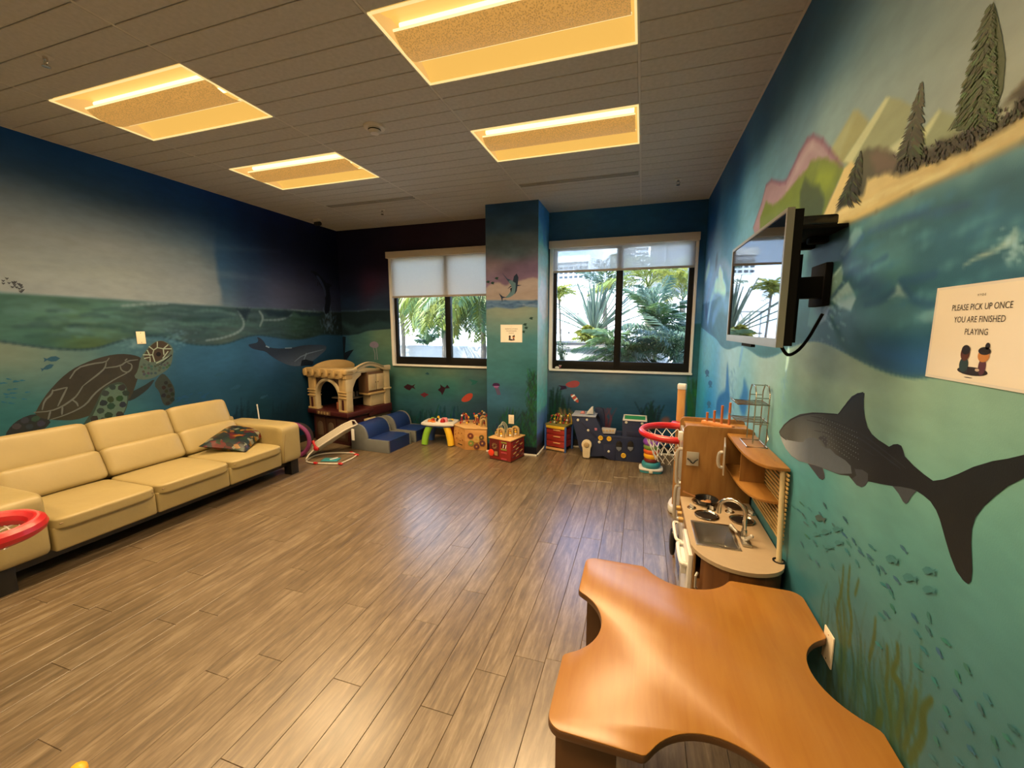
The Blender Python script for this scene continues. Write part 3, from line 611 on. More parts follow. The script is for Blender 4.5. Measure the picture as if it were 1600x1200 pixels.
Xb = axis_samples([(XL, W1[0], .012), (W1[0], W1[1], .0127), (W1[1], W2[0], .03), (W2[0], W2[1], .0125), (W2[1], XR, .012)]); Zb = axis_samples([(0, W1[2], .0125), (W1[2], W1[3], .0125), (W1[3], H, .0125)])
holes = [W1, W2]
bk = [((XL, YB+.002, 0), (XR, YB+.14, W1[2]-.001)), ((XL, YB+.002, W1[3]+.001), (XR, YB+.14, H)), ((XL, YB+.002, W1[2]), (W1[0]-.001, YB+.14, W1[3])), ((W1[1]+.001, YB+.002, W1[2]), (W2[0]-.001, YB+.14, W1[3])), ((W2[1]+.001, YB+.002, W1[2]), (XR+.14, YB+.14, W1[3]))]
WALL_B = paint_wall('wall_back', Xb, Zb, lambda S, Z: np.stack([S, np.full_like(S, YB), Z], 1), paint_back, GAIN['B'], wall_m, holes, bk)

# ================================================================== COLUMN between the windows
def paint_col(cv):
    P = cv.P
    cv.c = cv.idw(*cp(cw, [(800, 325, (34, 62, 68)), (780, 350, (58, 82, 78)), (820, 350, (52, 72, 70)), (780, 380, (98, 106, 82)), (820, 375, (104, 108, 84)), (800, 395, (92, 104, 82)), (770, 415, (150, 120, 96)), (800, 420, (124, 92, 86)), (830, 420, (118, 88, 84)), (800, 440, (128, 94, 88)), (835, 440, (124, 90, 84))]), sz=(1, 2.5))
    n1 = fbm(P[:, 0]*5, P[:, 1]*7, 81); cv.c *= (.84+.32*n1[:, None])
    cv.poly(cw((757, 452), (766, 444), (778, 441), (790, 446), (806, 440), (820, 436), (832, 434), (845, 436), (845, 470), (757, 472)), (176, 146, 104), .012, warp=.012)
    cv.poly(cw((757, 462), (775, 455), (800, 458), (845, 448), (845, 470), (757, 472)), (164, 134, 92), .03, .8)
    cv.poly(cw((757, 469), (845, 469), (845, 482), (757, 484)), (96, 116, 108), .008)
    for k in range(26):
        u = random.uniform(757, 840); v = random.uniform(470, 482); cv.stroke(cw((u, v), (u+8, v-1.5), (u+14, v+1)), [.002, .008, .002], random.choice([(58, 80, 82), (150, 146, 120), (70, 92, 96)]), .010, .7)
    und = cv.idw(*cp(cw, [(800, 490, (142, 138, 90)), (800, 510, (104, 126, 90)), (780, 540, (74, 112, 84)), (830, 540, (66, 112, 88)), (790, 580, (62, 104, 80)), (830, 580, (50, 94, 70)), (780, 620, (56, 92, 84)), (830, 620, (46, 82, 66)), (780, 660, (34, 62, 54)), (830, 680, (22, 46, 32))]), sz=(1, 2))
    cv.poly(cw((757, 484), (775, 480), (800, 483), (820, 479), (845, 481))+[(CX1+.05, -.1), (CX0-.05, -.1)], und, .010)
    def weed(cx, base, h, wd, n, col):
        for k in range(n):
            u = cx+random.gauss(0, wd); v = base-random.uniform(0, h*.8); hh = random.uniform(6, 16)
            cv.stroke(cw((u, v), (u+random.uniform(-8, 8), v-hh)), [.006, .005, .001], [c*random.uniform(.6, 1.45) for c in col], .005, .85)
    weed(832, 700, 140, 4, 260, (30, 66, 32)); weed(797, 700, 62, 8, 150, (30, 62, 38)); weed(820, 705, 70, 8, 140, (26, 56, 30)); weed(768, 690, 24, 6, 40, (30, 60, 40))
    cv.poly([(CX0-.1, -.1), (CX1+.1, -.1), (CX1+.1, .11), (CX0-.1, .11)], (10, 12, 14), .004)
COLUMN = struct('column'); col_m = wall_m
zc_ = axis_samples([(0, H, .011)])
def col_face(name, s_, place, painter, gain):
    o = paint_wall(name, s_, zc_, place, painter, gain, wall_m); del o['kind']; o.parent = COLUMN; return o
COL_F = col_face('front_face', axis_samples([(CX0, CX1, .011)]), lambda S, Z: np.stack([S, np.full_like(S, CY), Z], 1), paint_col, GAIN['C'])
def paint_side(cv):  # painted blue, paled to cyan by window daylight put into the colour
    P = cv.P
    cv.c = cv.idw(*cp(sw, [(850, 335, (40, 78, 98)), (850, 370, (66, 104, 124)), (850, 400, (110, 140, 150)), (850, 440, (140, 164, 170)), (850, 470, (150, 178, 186)), (850, 500, (128, 176, 190)), (850, 540, (120, 176, 192)), (850, 580, (104, 160, 184)), (850, 620, (84, 140, 180)), (850, 650, (66, 88, 118)), (850, 690, (20, 30, 36))]), sz=(.4, 2))
    n1 = fbm(P[:, 0]*5, P[:, 1]*5, 91); cv.c *= (.8+.4*n1[:, None])
    cv.poly(sw((842, 470), (846, 440), (851, 450), (856, 466), (857, 490), (848, 495)), (208, 214, 208), .04, .7, warp=.03)
    cv.poly([(CY-.1, -.1), (YB+.1, -.1), (YB+.1, .11), (CY-.1, .11)], (10, 12, 14), .004)
ys_ = axis_samples([(CY, YB, .014)])
COL_S = col_face('right_face', ys_, lambda S, Z: np.stack([np.full_like(S, CX1), S, Z], 1), paint_side, GAIN['S'])
col_face('left_face', axis_samples([(CY, YB, .05)]), lambda S, Z: np.stack([np.full_like(S, CX0), S, Z], 1), lambda cv: cv.c.__iadd__(np.array([60., 80, 80])), GAIN['C'])
plain = mat('plain_paint', (.46, .42, .34), .6, var=.03)
meta(B().box2((XL-.14, YF-.14, 0), (XR+.14, YF, H)).build('wall_front', plain), kind='structure')

# ================================================================== PAINTED FIGURES (thin paint layers on their wall)
def fig(name, wall, tr, nrm, layers, gain, label, step=.4e-3):
    """layers: ('p', pts, colour) filled outline | ('s', pts, width(s) in m, colour) brush stroke | ('g', pts, fn(P01)->colours, n) graded fill"""
    V, Fq, C = [], [], []; h = .0012; step = min(step, .0022/len(layers))
    def add(pts2, tris, cols):
        b = len(V)
        for p in pts2: V.append(tr(p)+nrm*h)
        Fq.extend([tuple(i+b for i in t) for t in tris]); C.extend(cols)
    for L in layers:
        if L[0] == 'p':
            pts = [Vector((a, b, 0)) for a, b in L[1]]; tris = tessellate_polygon([pts]); add(L[1], tris, [L[2]]*len(pts))
        elif L[0] == 's':
            pts = L[1]; wd = L[2] if hasattr(L[2], '__len__') else [L[2]]*2; q = []; n = len(pts)
            for i in range(n):
                a, b = np.array(pts[max(i-1, 0)]), np.array(pts[min(i+1, n-1)]); d = b-a; d = d/(np.hypot(*d) or 1); nn = np.array([-d[1], d[0]])
                ww = np.interp(i/(n-1), np.linspace(0, 1, len(wd)), wd); q += [tuple(np.array(pts[i])+nn*ww), tuple(np.array(pts[i])-nn*ww)]
            add(q, [t for i in range(n-1) for t in ((2*i, 2*i+1, 2*i+3), (2*i, 2*i+3, 2*i+2))], [L[3]]*len(q))
        elif L[0] == 'g':
            out = L[1]; q = np.array(out); lo, hi = q.min(0), q.max(0); n = L[3]
            st = max(hi-lo)/n; xs = np.arange(lo[0]+st/2, hi[0], st); ys = np.arange(lo[1]+st/2, hi[1], st)
            cvx = Canvas(*[a.ravel() for a in np.meshgrid(xs, ys, indexing='ij')]); idx, a = cvx.inside(out, st*.8)
            inn = [tuple(cvx.P[i]) for i, w_ in zip(idx, a) if w_ > .95]
            vs = [Vector(p) for p in out]+[Vector(p) for p in inn]; m = len(out)
            r = delaunay_2d_cdt(vs, [(i, (i+1) % m) for i in range(m)], [], 1, 1e-7)
            pp = [tuple(v) for v in r[0]]; A = np.array(pp); add(pp, [tuple(f) for f in r[2]], [tuple(c) for c in L[2](A)])
        h += step
    Fq = [f for f in Fq if len(f) == 3]
    o = np_mesh(name, np.array([tuple(v) for v in V]), np.array(Fq), fig_m, wall, pigment(np.array(C, float), gain)); o['label'] = label; return o
NR, NL, NB = Vector((-1, 0, 0)), Vector((1, 0, 0)), Vector((0, -1, 0))
tR = lambda p: Vector((XR, p[0], p[1])); tL = lambda p: Vector((XL, p[0], p[1])); tB = lambda p: Vector((p[0], YB, p[1])); tC = lambda p: Vector((p[0], CY, p[1]))
def figR(n, L, lab): return fig(n, WALL_R, tR, NR, L, GAIN['R'], lab)
def figL(n, L, lab): return fig(n, WALL_L, tL, NL, L, GAIN['L'], lab)
def figB(n, L, lab): return fig(n, WALL_B, tB, NB, L, GAIN['B'], lab)
def figC(n, L, lab): return fig(n, COLUMN, tC, NB, L, GAIN['C'], lab)
# --- whale shark (crop scale 3.3333 from 1180,560)
K = lambda *p: rw(*[(1180+a/3.3333, 560+b/3.3333) for a, b in p])
body = K((126, 380), (150, 345), (185, 315), (235, 290), (300, 281), (360, 284), (430, 291), (452, 270), (478, 230), (505, 198), (535, 181), (560, 177), (572, 182), (568, 215), (568, 260), (574, 310), (588, 360), (610, 395), (645, 425), (700, 460), (722, 448), (745, 446), (764, 455), (774, 480), (782, 510), (830, 560), (880, 602), (930, 638), (985, 630), (1060, 602), (1140, 565), (1240, 535), (1320, 522), (1400, 503), (1470, 492), (1470, 590), (1400, 625), (1320, 665), (1250, 720), (1190, 775), (1150, 830), (1132, 890), (1128, 960), (1132, 1050), (1134, 1110), (1128, 1160), (1112, 1176), (1085, 1155), (1050, 1105), (1020, 1030), (990, 930), (965, 840), (945, 790), (915, 745), (880, 715), (842, 690), (815, 720), (800, 748), (786, 758), (772, 745), (750, 705), (718, 665), (660, 655), (590, 640), (575, 662), (555, 671), (530, 660), (505, 630), (490, 612), (440, 605), (395, 588), (355, 572), (362, 600), (364, 622), (352, 634), (335, 625), (300, 580), (275, 546), (230, 535), (190, 508), (160, 470), (140, 430))
K2 = lambda a, b: np.array(K((a, b))[0])
def shark_col(A):
    s0, s1 = K2(130, 400), K2(930, 660); d = (s1-s0)/np.hypot(*(s1-s0)); n = np.array([-d[1], d[0]])
    rel = A-s0; f = np.clip((rel@d)/np.hypot(*(s1-s0)), 0, 1.4); hgt = rel@n
    belly = K2(300, 520); bl = np.clip(1-np.hypot(*((A-belly)*[1, 1.25]).T)/.25, 0, 1)
    c = np.array([80, 67, 49.])*(1-np.clip(f*1.05-.25, 0, .62))[:, None]
    c = c*(1-bl[:, None]*.55)+np.array([156, 130, 100.])*bl[:, None]*.55
    return c*(.94+.12*fbm(A[:, 0]*20, A[:, 1]*20, 5)[:, None])
L = [('g', body, shark_col, 110)]
def belly_col(A):
    q = np.clip(np.hypot(*((A-K2(150, 440))).T)/.30, 0, 1)[:, None]; return np.array([168, 140, 112.])*(1-q)+np.array([92, 80, 66.])*q
L += [('g', K((130, 400), (170, 425), (230, 436), (250, 436), (262, 422), (280, 412), (310, 412), (335, 428), (350, 455), (372, 468), (392, 470), (420, 500), (470, 530), (500, 560), (505, 600), (440, 602), (395, 586), (355, 570), (290, 548), (230, 533), (190, 506), (160, 470), (140, 430)), belly_col, 60)]
L += [('p', K((330, 415), (352, 432), (372, 465), (380, 440), (376, 412), (350, 400)), (56, 48, 40)), ('p', K((275, 546), (310, 556), (352, 570), (364, 622), (352, 634), (335, 625), (300, 580)), (62, 52, 44)), ('p', K((520, 575), (560, 580), (590, 600), (590, 640), (575, 662), (555, 671), (530, 660), (505, 628), (530, 610)), (66, 56, 46)), ('p', K((718, 665), (760, 668), (815, 680), (842, 690), (815, 720), (800, 748), (786, 758), (772, 745), (750, 705)), (70, 60, 50))]
L += [('s', K(*smooth_open(q)), wd, c) for q, wd, c in (([(290, 300), (400, 322), (500, 355), (600, 425), (700, 500), (790, 575)], [.001, .003, .001], (44, 38, 30)), ([(270, 320), (380, 345), (500, 385), (610, 460), (700, 530), (760, 575)], [.001, .003, .001], (46, 40, 32)), ([(310, 375), (420, 400), (520, 440), (620, 505)], [.001, .002, .001], (46, 40, 32)), ([(435, 292), (470, 245), (520, 195), (565, 178)], [.002, .003, .002], (30, 26, 22)), ([(126, 388), (150, 350), (200, 308), (300, 283), (430, 292)], [.002, .003, .002], (34, 30, 26)), ([(128, 385), (132, 402), (165, 425)], .002, (40, 32, 28)))]
for i in range(16):
    for j in range(7):
        a, b = 340+i*13+j*2, 305+j*20+i*(6+j*.6)*.9
        if j == 6 and i > 11: continue
        p = K((a, b))[0]; r = .0016+.0008*random.random(); L.append(('p', [(p[0]+r*math.cos(t), p[1]+r*math.sin(t)) for t in (0, 1.26, 2.51, 3.77, 5.03)], (138, 120, 94)))
figR('painted_whale_shark', L, 'painted dark grey whale shark with pale belly and spotted back')
# --- shoal of small fish low on the right wall
def fishlet(u, v, s, ang, col, fat=.32):
    c, sn = math.cos(ang), math.sin(ang); out = []
    for a, b in ((-1, 0), (-.55, fat), (0, fat*1.05), (.5, fat*.4), (1, fat*1.0), (.85, 0), (1, -fat*1.0), (.5, -fat*.4), (0, -fat*1.05), (-.55, -fat)):
        out.append((u+s*(a*c-b*sn), v+s*(a*sn+b*c)))
    return ('p', rw(*out), col)
shoal = [(1230, 788), (1240, 792), (1253, 787), (1249, 798), (1266, 796), (1283, 804), (1304, 822), (1320, 836), (1335, 846), (1327, 850), (1345, 860), (1363, 855), (1360, 876), (1380, 890), (1382, 914), (1346, 864), (1340, 880), (1360, 870), (1373, 890), (1402, 906), (1390, 918), (1396, 950), (1413, 858), (1374, 1008), (1394, 928), (1378, 962), (1386, 960), (1430, 965), (1434, 990), (1453, 965), (1452, 985), (1479, 1003), (1445, 1016), (1469, 1020), (1462, 1065), (1436, 1042), (1513, 1045), (1498, 1056), (1497, 1085), (1531, 1105), (1480, 1110), (1475, 1135), (1516, 1135), (1534, 1108), (1545, 1092), (1556, 1160), (1577, 1155), (1465, 1158), (1520, 1172), (1500, 1190), (1459, 1185), (1586, 1140), (1560, 1192), (1325, 862), (1322, 812), (1290, 790), (1257, 806), (1260, 818), (1273, 818), (1262, 838), (1274, 848), (1254, 850), (1290, 856), (1300, 884), (1278, 880), (1265, 870)]
L = []
for u, v in shoal:
    near = (u-1230)/370; L.append(fishlet(u, v, 5+near*9, math.radians(random.gauss(54, 7)), [random.uniform(.85, 1.1)*c for c in ((54, 88, 74) if near > .2 else (58, 86, 72))], .22))
for u, v, s in ((1311, 833, 0), (1283, 810, 9), (1277, 835, 6), (1292, 831, 8), (1310, 827, 8), (1298, 855, 6), (1312, 848, 7), (1395, 875, 10), (1424, 903, 12), (1396, 874, 11), (1454, 892, 11), (1454, 922, 11)):
    if s: L.append(fishlet(u, v, s, math.radians(random.uniform(0, 25)), (62, 94, 74) if s != 9 else (66, 70, 52), .5))
figR('painted_fish_shoal', L, 'shoal of small dark green painted fish')
for u, v in ((1105, 583), (1108, 632), (1110, 600)): figR('painted_small_fish', [fishlet(u, v, 6, 1.5, (70, 100, 110), .5)], 'small grey painted fish near the corner')
# --- trees on the painted shore: layered brush blades
def tree_fig(name, tip, base, halfw, n, cols, lab, lean=0):
    L = []
    for k in range(n):
        f = (k/n)**.8*(1)+random.uniform(-.04, .04); f = min(1, max(.02, f)); x = tip[0]+(base[0]-tip[0])*f; y = tip[1]+(base[1]-tip[1])*f; w_ = halfw*f**.75+1.2
        s = random.choice((-1, 1)); q = random.random()*w_; l = 5+11*f*random.uniform(.6, 1.2)
        p = [(x+s*q*.3, y-l*.4), (x+s*q*.8, y+l*.1), (x+s*q*1.1+s*l*.15, y+l*.55)]
        L.append(('s', rw(*p), [.0035, .003, .0004], [c*random.uniform(.75, 1.2) for c in random.choice(cols)]))
    return figR(name, L, lab)
tall = [(1553, 2), (1542, 39), (1533, 65), (1524, 91), (1513, 121), (1504, 152), (1500, 184), (1494, 205), (1521, 199), (1553, 182), (1568, 139), (1572, 91), (1566, 54), (1559, 22)]
gcol = [(58, 60, 20), (68, 70, 26), (50, 50, 20), (78, 78, 32)]
def blade(f):
    x = 1553-26*f+random.uniform(-1, 1)*(3+33*f**.8)*.92; y = 4+188*f; l = random.uniform(7, 15)
    return ('s', rw((x, y), (x-l*.55, y+l*.7), (x-l*.9 if x < 1556-24*f else x+l*.2, y+l*1.1)), [.0022, .0030, .0004], [c*random.uniform(.82, 1.12) for c in random.choice(gcol)])
figR('painted_tree', [('p', rw(*tall), (56, 58, 20))]+[blade(random.random()**.75) for _ in range(560)], 'tall painted evergreen tree on the shore')
tree_fig('painted_tree', (1441, 128), (1422, 246), 19, 260, [(50, 46, 20), (38, 36, 16), (62, 58, 26), (32, 30, 14)], 'thin painted cypress tree on the shore')
tree_fig('painted_bush', (1346, 236), (1325, 318), 16, 150, [(40, 36, 16), (56, 54, 22), (30, 28, 14)], 'dark painted bush at the end of the beach')
figR('painted_scrub', [('s', rw((u, v), (u+random.uniform(-4, 4), v-random.uniform(3, 9))), [.003, .0006], [c*random.uniform(.7, 1.2) for c in random.choice([(46, 36, 20), (58, 48, 26), (36, 28, 16)])]) for u, v in [((lambda x: (x, np.interp(x, [1395, 1446, 1517, 1556, 1600], [272, 258, 232, 205, 180])-random.uniform(-3, 26)))(random.uniform(1400, 1600))) for _ in range(220)]], 'dark painted scrub along the beach')

# --- sea turtle on the left wall (crop scale 5.333 from 0,500)
K = lambda *p: lw(*[(a/5.3333, 500+b/5.3333) for a, b in p])
shell = smooth_closed([(280, 800), (330, 700), (400, 600), (500, 490), (600, 410), (700, 360), (820, 315), (950, 285), (1060, 282), (1150, 300), (1190, 330), (1170, 400), (1150, 480), (1110, 600), (1075, 665), (1000, 690), (850, 760), (740, 800), (620, 835), (500, 835), (400, 830)], 1)
def shell_col(A):
    a, b = np.array(K((700, 420))[0]), np.array(K((800, 780))[0]); f = np.clip(((A-a)@(b-a))/((b-a)@(b-a)), 0, 1)[:, None]
    return (np.array([58, 46, 32.])*(1-f)+np.array([64, 52, 32.])*f)*(.85+.3*fbm(A[:, 0]*9, A[:, 1]*9, 3)[:, None])
L = [('p', K(*smooth_closed([(40, 960), (90, 880), (170, 820), (280, 780), (340, 800), (430, 840), (390, 890), (330, 940), (40, 1060)], 1)), (44, 40, 32)), ('p', K(*smooth_closed([(1280, 540), (1320, 470), (1360, 440), (1410, 490), (1450, 560), (1460, 620), (1440, 690), (1400, 715), (1365, 710), (1340, 650), (1330, 600)], 1)), (58, 56, 40)), ('p', K(*smooth_closed([(1000, 640), (1180, 560), (1300, 480), (1250, 560), (1180, 620), (1100, 670), (1030, 680)], 1)), (46, 44, 34)), ('g', K(*shell), shell_col, 60)]
L += [('p', K(*smooth_closed([(850, 580), (900, 540), (1000, 510), (1050, 540), (1072, 620), (1065, 700), (1040, 770), (1000, 830), (880, 860), (680, 890), (720, 830), (780, 740)], 1)), (60, 64, 44)), ('p', K(*smooth_closed([(1150, 420), (1165, 330), (1200, 270), (1245, 215), (1290, 180), (1340, 168), (1390, 185), (1430, 215), (1445, 250), (1438, 300), (1430, 360), (1400, 410), (1340, 450), (1260, 490), (1180, 500), (1110, 480)], 1)), (92, 92, 66)), ('p', K(*smooth_closed([(1190, 310), (1230, 240), (1290, 185), (1345, 170), (1400, 200), (1430, 240), (1400, 290), (1360, 320), (1300, 350), (1240, 350)], 1)), (74, 52, 32))]
ln = (112, 98, 74); ln2 = (176, 160, 112); ln3 = (92, 98, 68)
for q in ([(580, 490), (640, 400), (760, 365), (885, 350), (910, 315)], [(885, 350), (875, 400), (820, 450), (740, 510), (690, 550)], [(875, 400), (1000, 385), (1060, 340), (1150, 330)], [(1000, 380), (1010, 420), (1060, 440), (1095, 410), (1100, 370), (1060, 355)], [(1060, 440), (960, 490), (850, 560), (780, 620), (720, 700), (640, 750), (520, 800), (420, 830)], [(690, 550), (640, 630), (600, 665), (520, 720), (420, 760), (280, 770)], [(600, 665), (640, 690), (650, 720)], [(560, 560), (520, 640), (480, 720)], [(520, 720), (515, 790)], [(420, 760), (400, 830)], [(440, 580), (430, 620), (370, 670), (350, 750)], [(440, 590), (560, 560)], [(1040, 340), (1060, 322)]):
    L.append(('s', K(*smooth_open(q, 1)), [.004, .007, .003], ln))
for q in ([(1240, 220), (1280, 250), (1270, 290), (1190, 290)], [(1310, 180), (1310, 230), (1360, 240), (1430, 240)], [(1280, 250), (1310, 230)], [(1360, 240), (1400, 205)], [(1270, 290), (1290, 350)], [(1200, 320), (1250, 310), (1250, 350)], [(1355, 320), (1400, 260)], [(1225, 250), (1250, 300)], [(1360, 240), (1365, 290)], [(1300, 360), (1360, 330), (1430, 290)]): L.append(('s', K(*q), .005, ln2))
L.append(('s', K((1310, 380), (1360, 350), (1430, 290)), [.004, .007], (36, 32, 26))); e = K((1320, 285))[0]
L.append(('p', [(e[0]+.022*math.cos(t), e[1]+.022*math.sin(t)) for t in np.linspace(0, 6.28, 12, endpoint=False)], (24, 18, 16)))
def cells(outline, n, r, col, seed):
    g = np.random.default_rng(seed); q = np.array(outline); lo, hi = q.min(0), q.max(0); c = Canvas(*(lo+(hi-lo)*g.random((n*8, 2))).T); idx, a = c.inside(outline, .01); pts = [c.P[i] for i, w_ in zip(idx, a) if w_ > .9]
    got = []
    for p in pts:
        if all(np.hypot(*(p-o)) > r*1.62 for o in got): got.append(p)
    out = []
    for p in got:
        rr = r*g.uniform(.76, .92); out.append(('p', [(p[0]+rr*math.cos(t)*g.uniform(.8, 1.1), p[1]+rr*math.sin(t)*g.uniform(.8, 1.1)) for t in np.linspace(0, 6.28, 7, endpoint=False)], [x*g.uniform(.8, 1.2) for x in col]))
    return out
L += [('p', K(*smooth_closed([(860, 590), (910, 555), (1000, 530), (1045, 560), (1060, 620), (1055, 700), (1030, 770), (990, 820), (880, 845), (740, 870), (760, 820), (800, 740)], 1)), ln3)]
L += cells(K((860, 590), (910, 555), (1000, 530), (1045, 560), (1060, 620), (1055, 700), (1030, 770), (990, 820), (880, 845), (740, 870), (760, 820), (800, 740)), 220, .037, (50, 52, 36), 3)
L += cells(K((1160, 400), (1200, 350), (1290, 370), (1400, 340), (1420, 380), (1340, 440), (1200, 480)), 100, .016, (72, 74, 54), 4)
L += cells(K((1350, 480), (1400, 500), (1445, 600), (1440, 680), (1390, 705), (1350, 640)), 60, .026, (42, 36, 26), 5)
L += cells(K((80, 920), (170, 840), (280, 800), (380, 850), (320, 920)), 60, .03, (62, 54, 42), 6)
figL('painted_sea_turtle', L, 'painted sea turtle with brown shell and scaly flippers')
# --- humpback whale, dolphin, small fish, birds
K = lambda *p: lw(*[(340+a/5.3333, 400+b/5.3333) for a, b in p])
wo_ = smooth_closed([(250, 738), (290, 730), (330, 722), (340, 700), (325, 675), (350, 680), (385, 710), (405, 750), (440, 765), (520, 772), (620, 765), (700, 745), (800, 738), (880, 742), (910, 752), (900, 785), (860, 820), (800, 870), (740, 905), (660, 920), (590, 910), (500, 870), (440, 830), (400, 795), (340, 785), (280, 770)], 1)
def whale_col(A):
    a, b = np.array(K((600, 770))[0]), np.array(K((640, 915))[0]); f = np.clip(((A-a)@(b-a))/((b-a)@(b-a)), 0, 1)[:, None]
    return np.array([42, 44, 46.])*(1-f)+np.array([86, 84, 80.])*f
figL('painted_whale', [('g', K(*wo_), whale_col, 50), ('s', K((640, 880), (690, 840), (760, 810), (880, 780)), [.004, .009, .004], (120, 116, 106)), ('s', K((740, 810), (720, 860), (760, 880)), .01, (130, 126, 116)), ('p', K((700, 870), (730, 860), (800, 880), (790, 910), (690, 915)), (24, 28, 32)), ('s', K((400, 750), (430, 763)), .008, (150, 146, 132)), ('s', K((560, 768), (618, 766)), .006, (130, 130, 120))], 'painted grey whale with raised tail')
do_ = smooth_closed([(765, 128), (800, 122), (840, 145), (880, 195), (905, 225), (930, 232), (955, 250), (935, 255), (930, 280), (942, 340), (940, 400), (930, 470), (895, 490), (890, 440), (900, 380), (890, 310), (860, 250), (830, 190), (800, 145)], 1)
figL('painted_dolphin', [('p', K(*do_), (16, 18, 24)), ('p', K(*smooth_closed([(815, 160), (850, 220), (880, 280), (893, 350), (905, 330), (900, 280), (870, 210), (840, 165)], 1)), (62, 60, 64)), ('s', K((835, 215), (832, 250)), .006, (24, 22, 28)), ('s', K((848, 215), (845, 245)), .005, (24, 22, 28))], 'painted dolphin leaping from the waves')
def fishl(u, v, s, ang, col, fat=.3):
    c, sn = math.cos(ang), math.sin(ang)
    return ('p', lw(*[(u+s*(a*c-b*sn), v+s*(a*sn+b*c)) for a, b in ((-1, 0), (-.5, fat), (.1, fat), (.6, fat*.3), (1, fat*.9), (.9, 0), (1, -fat*.9), (.6, -fat*.3), (.1, -fat), (-.5, -fat))]), col)
for u, v, s, a in ((81, 561, 13, 3.05), (74, 574, 11, 2.75), (343, 585, 9, -.3), (368, 605, 9, 2.8), (412, 620, 7, -.4), (140, 600, 0, 0)):
    if s: figL('painted_fish', [fishl(u, v, s, a, (46, 76, 76))], 'dark teal painted fish under the waves')
figL('painted_fish_shoal', [fishl(random.uniform(2, 45), random.uniform(592, 635), 4.5, random.uniform(-.2, .2), (46, 92, 90), .25) for _ in range(20)]+[fishl(random.uniform(278, 330), random.uniform(614, 632), 4, 2.8+random.uniform(-.2, .2), (36, 72, 84), .25) for _ in range(26)], 'shoal of tiny painted fish around the turtle')
figL('painted_birds', [('s', lw((u, v), (u+2.5, v+2), (u+5, v+.5)), [.002, .006, .002], (70, 62, 54)) for u, v in [(random.uniform(0, 36), 0) for _ in range(22)] for v in [438+u*.42+random.uniform(-8, 4)]], 'tiny painted birds above the sea')
# --- column and window-wall figures
K = lambda *p: cw(*[(580+a/5.714, 360+b/5.714) for a, b in p])
figC('painted_sailfish', [('p', K((1165, 375), (1215, 430), (1270, 455), (1260, 475), (1230, 465)), (52, 66, 66)), ('p', K(*smooth_closed([(1220, 450), (1260, 445), (1300, 470), (1305, 520), (1280, 570), (1235, 600), (1190, 605), (1230, 570), (1255, 520), (1250, 490)], 1)), (96, 116, 92)), ('p', K((1265, 455), (1275, 410), (1300, 385), (1315, 420), (1310, 470), (1300, 540), (1280, 575), (1290, 510), (1290, 470)), (34, 46, 46)), ('p', K((1215, 525), (1245, 495), (1255, 500)), (30, 40, 42)), ('p', K((1240, 520), (1258, 510), (1250, 560)), (26, 34, 36)), ('p', K((1300, 485), (1345, 490), (1302, 500)), (44, 54, 54)), ('p', K((1140, 560), (1175, 590), (1210, 598), (1175, 605), (1170, 640), (1160, 600)), (30, 46, 50))], 'painted sailfish leaping on the column')
for a, b in ((1045, 460), (1085, 470), (1122, 428), (1430, 785), (1375, 840), (1360, 905), (1385, 870)):
    figC('painted_leaf_fish', [('p', K((a-20, b), (a-4, b-12), (a+18, b-8), (a+8, b+2), (a+14, b+12), (a-6, b+10)), (34, 62, 40))], 'small dark green painted fish on the column')
figC('painted_jellyfish', [('p', cw(*smooth_closed([(769, 604), (770, 599), (776, 598), (781, 600), (781, 604)], 1)), (60, 24, 44)), ('p', cw((771, 603), (780, 603), (777, 607), (773, 606)), (150, 90, 100))]+[('s', cw(*smooth_open([(u, 605), (u+2, 611), (u+4, 617)], 1)), .004, (110, 50, 60)) for u in (774, 776, 778)], 'pink painted jellyfish on the column')
figB('painted_jellyfish', [('p', bw(*smooth_closed([(577, 540), (579, 535), (585, 533), (591, 536), (592, 541), (588, 544), (581, 543)], 1)), (120, 92, 88)), ('s', bw((583, 543), (586, 552), (586, 562)), .006, (120, 100, 88)), ('s', bw((588, 543), (589, 552), (590, 562)), .006, (120, 100, 88))], 'pale painted jellyfish left of the window')
figB('painted_anchor', [('s', bw((538, 526), (537, 545), (536, 562)), .03, (12, 16, 20)), ('p', bw((526, 556), (533, 548), (537, 552), (545, 548), (553, 546), (548, 553), (542, 562), (530, 562)), (14, 18, 22))], 'dark painted anchor shape in the corner')
def fishb(pts, col, lab): return figB('painted_fish', [('p', bw(*pts), col)], lab)
K = lambda *p: [(620+a/10, 560+b/10) for a, b in p]
fishb(K((105, 445), (170, 400), (240, 425), (290, 400), (265, 440), (295, 480), (240, 460), (200, 500), (150, 480)), (44, 14, 16), 'dark red painted fish nearest the play kitchen')
fishb(K((365, 565), (430, 530), (500, 565), (430, 610)), (92, 26, 26), 'small red painted fish below the left window')
fishb(K((640, 490), (685, 455), (680, 405), (720, 440), (755, 455), (790, 410), (830, 465), (760, 470), (740, 520), (710, 575), (690, 530)), (40, 12, 16), 'dark red painted fish in the middle below the left window')
fishb(K(*smooth_closed([(1000, 650), (1060, 580), (1130, 540), (1190, 550), (1180, 620), (1120, 670), (1040, 685)], 1)), (160, 50, 28), 'orange painted fish below the left window')
fishb(K((1125, 320), (1270, 355), (1230, 400), (1160, 420), (1180, 380)), (30, 74, 56), 'green painted fish below the left window')
fishb(K((440, 240), (480, 215), (510, 240), (490, 258)), (26, 56, 50), 'tiny green painted fish below the left window')
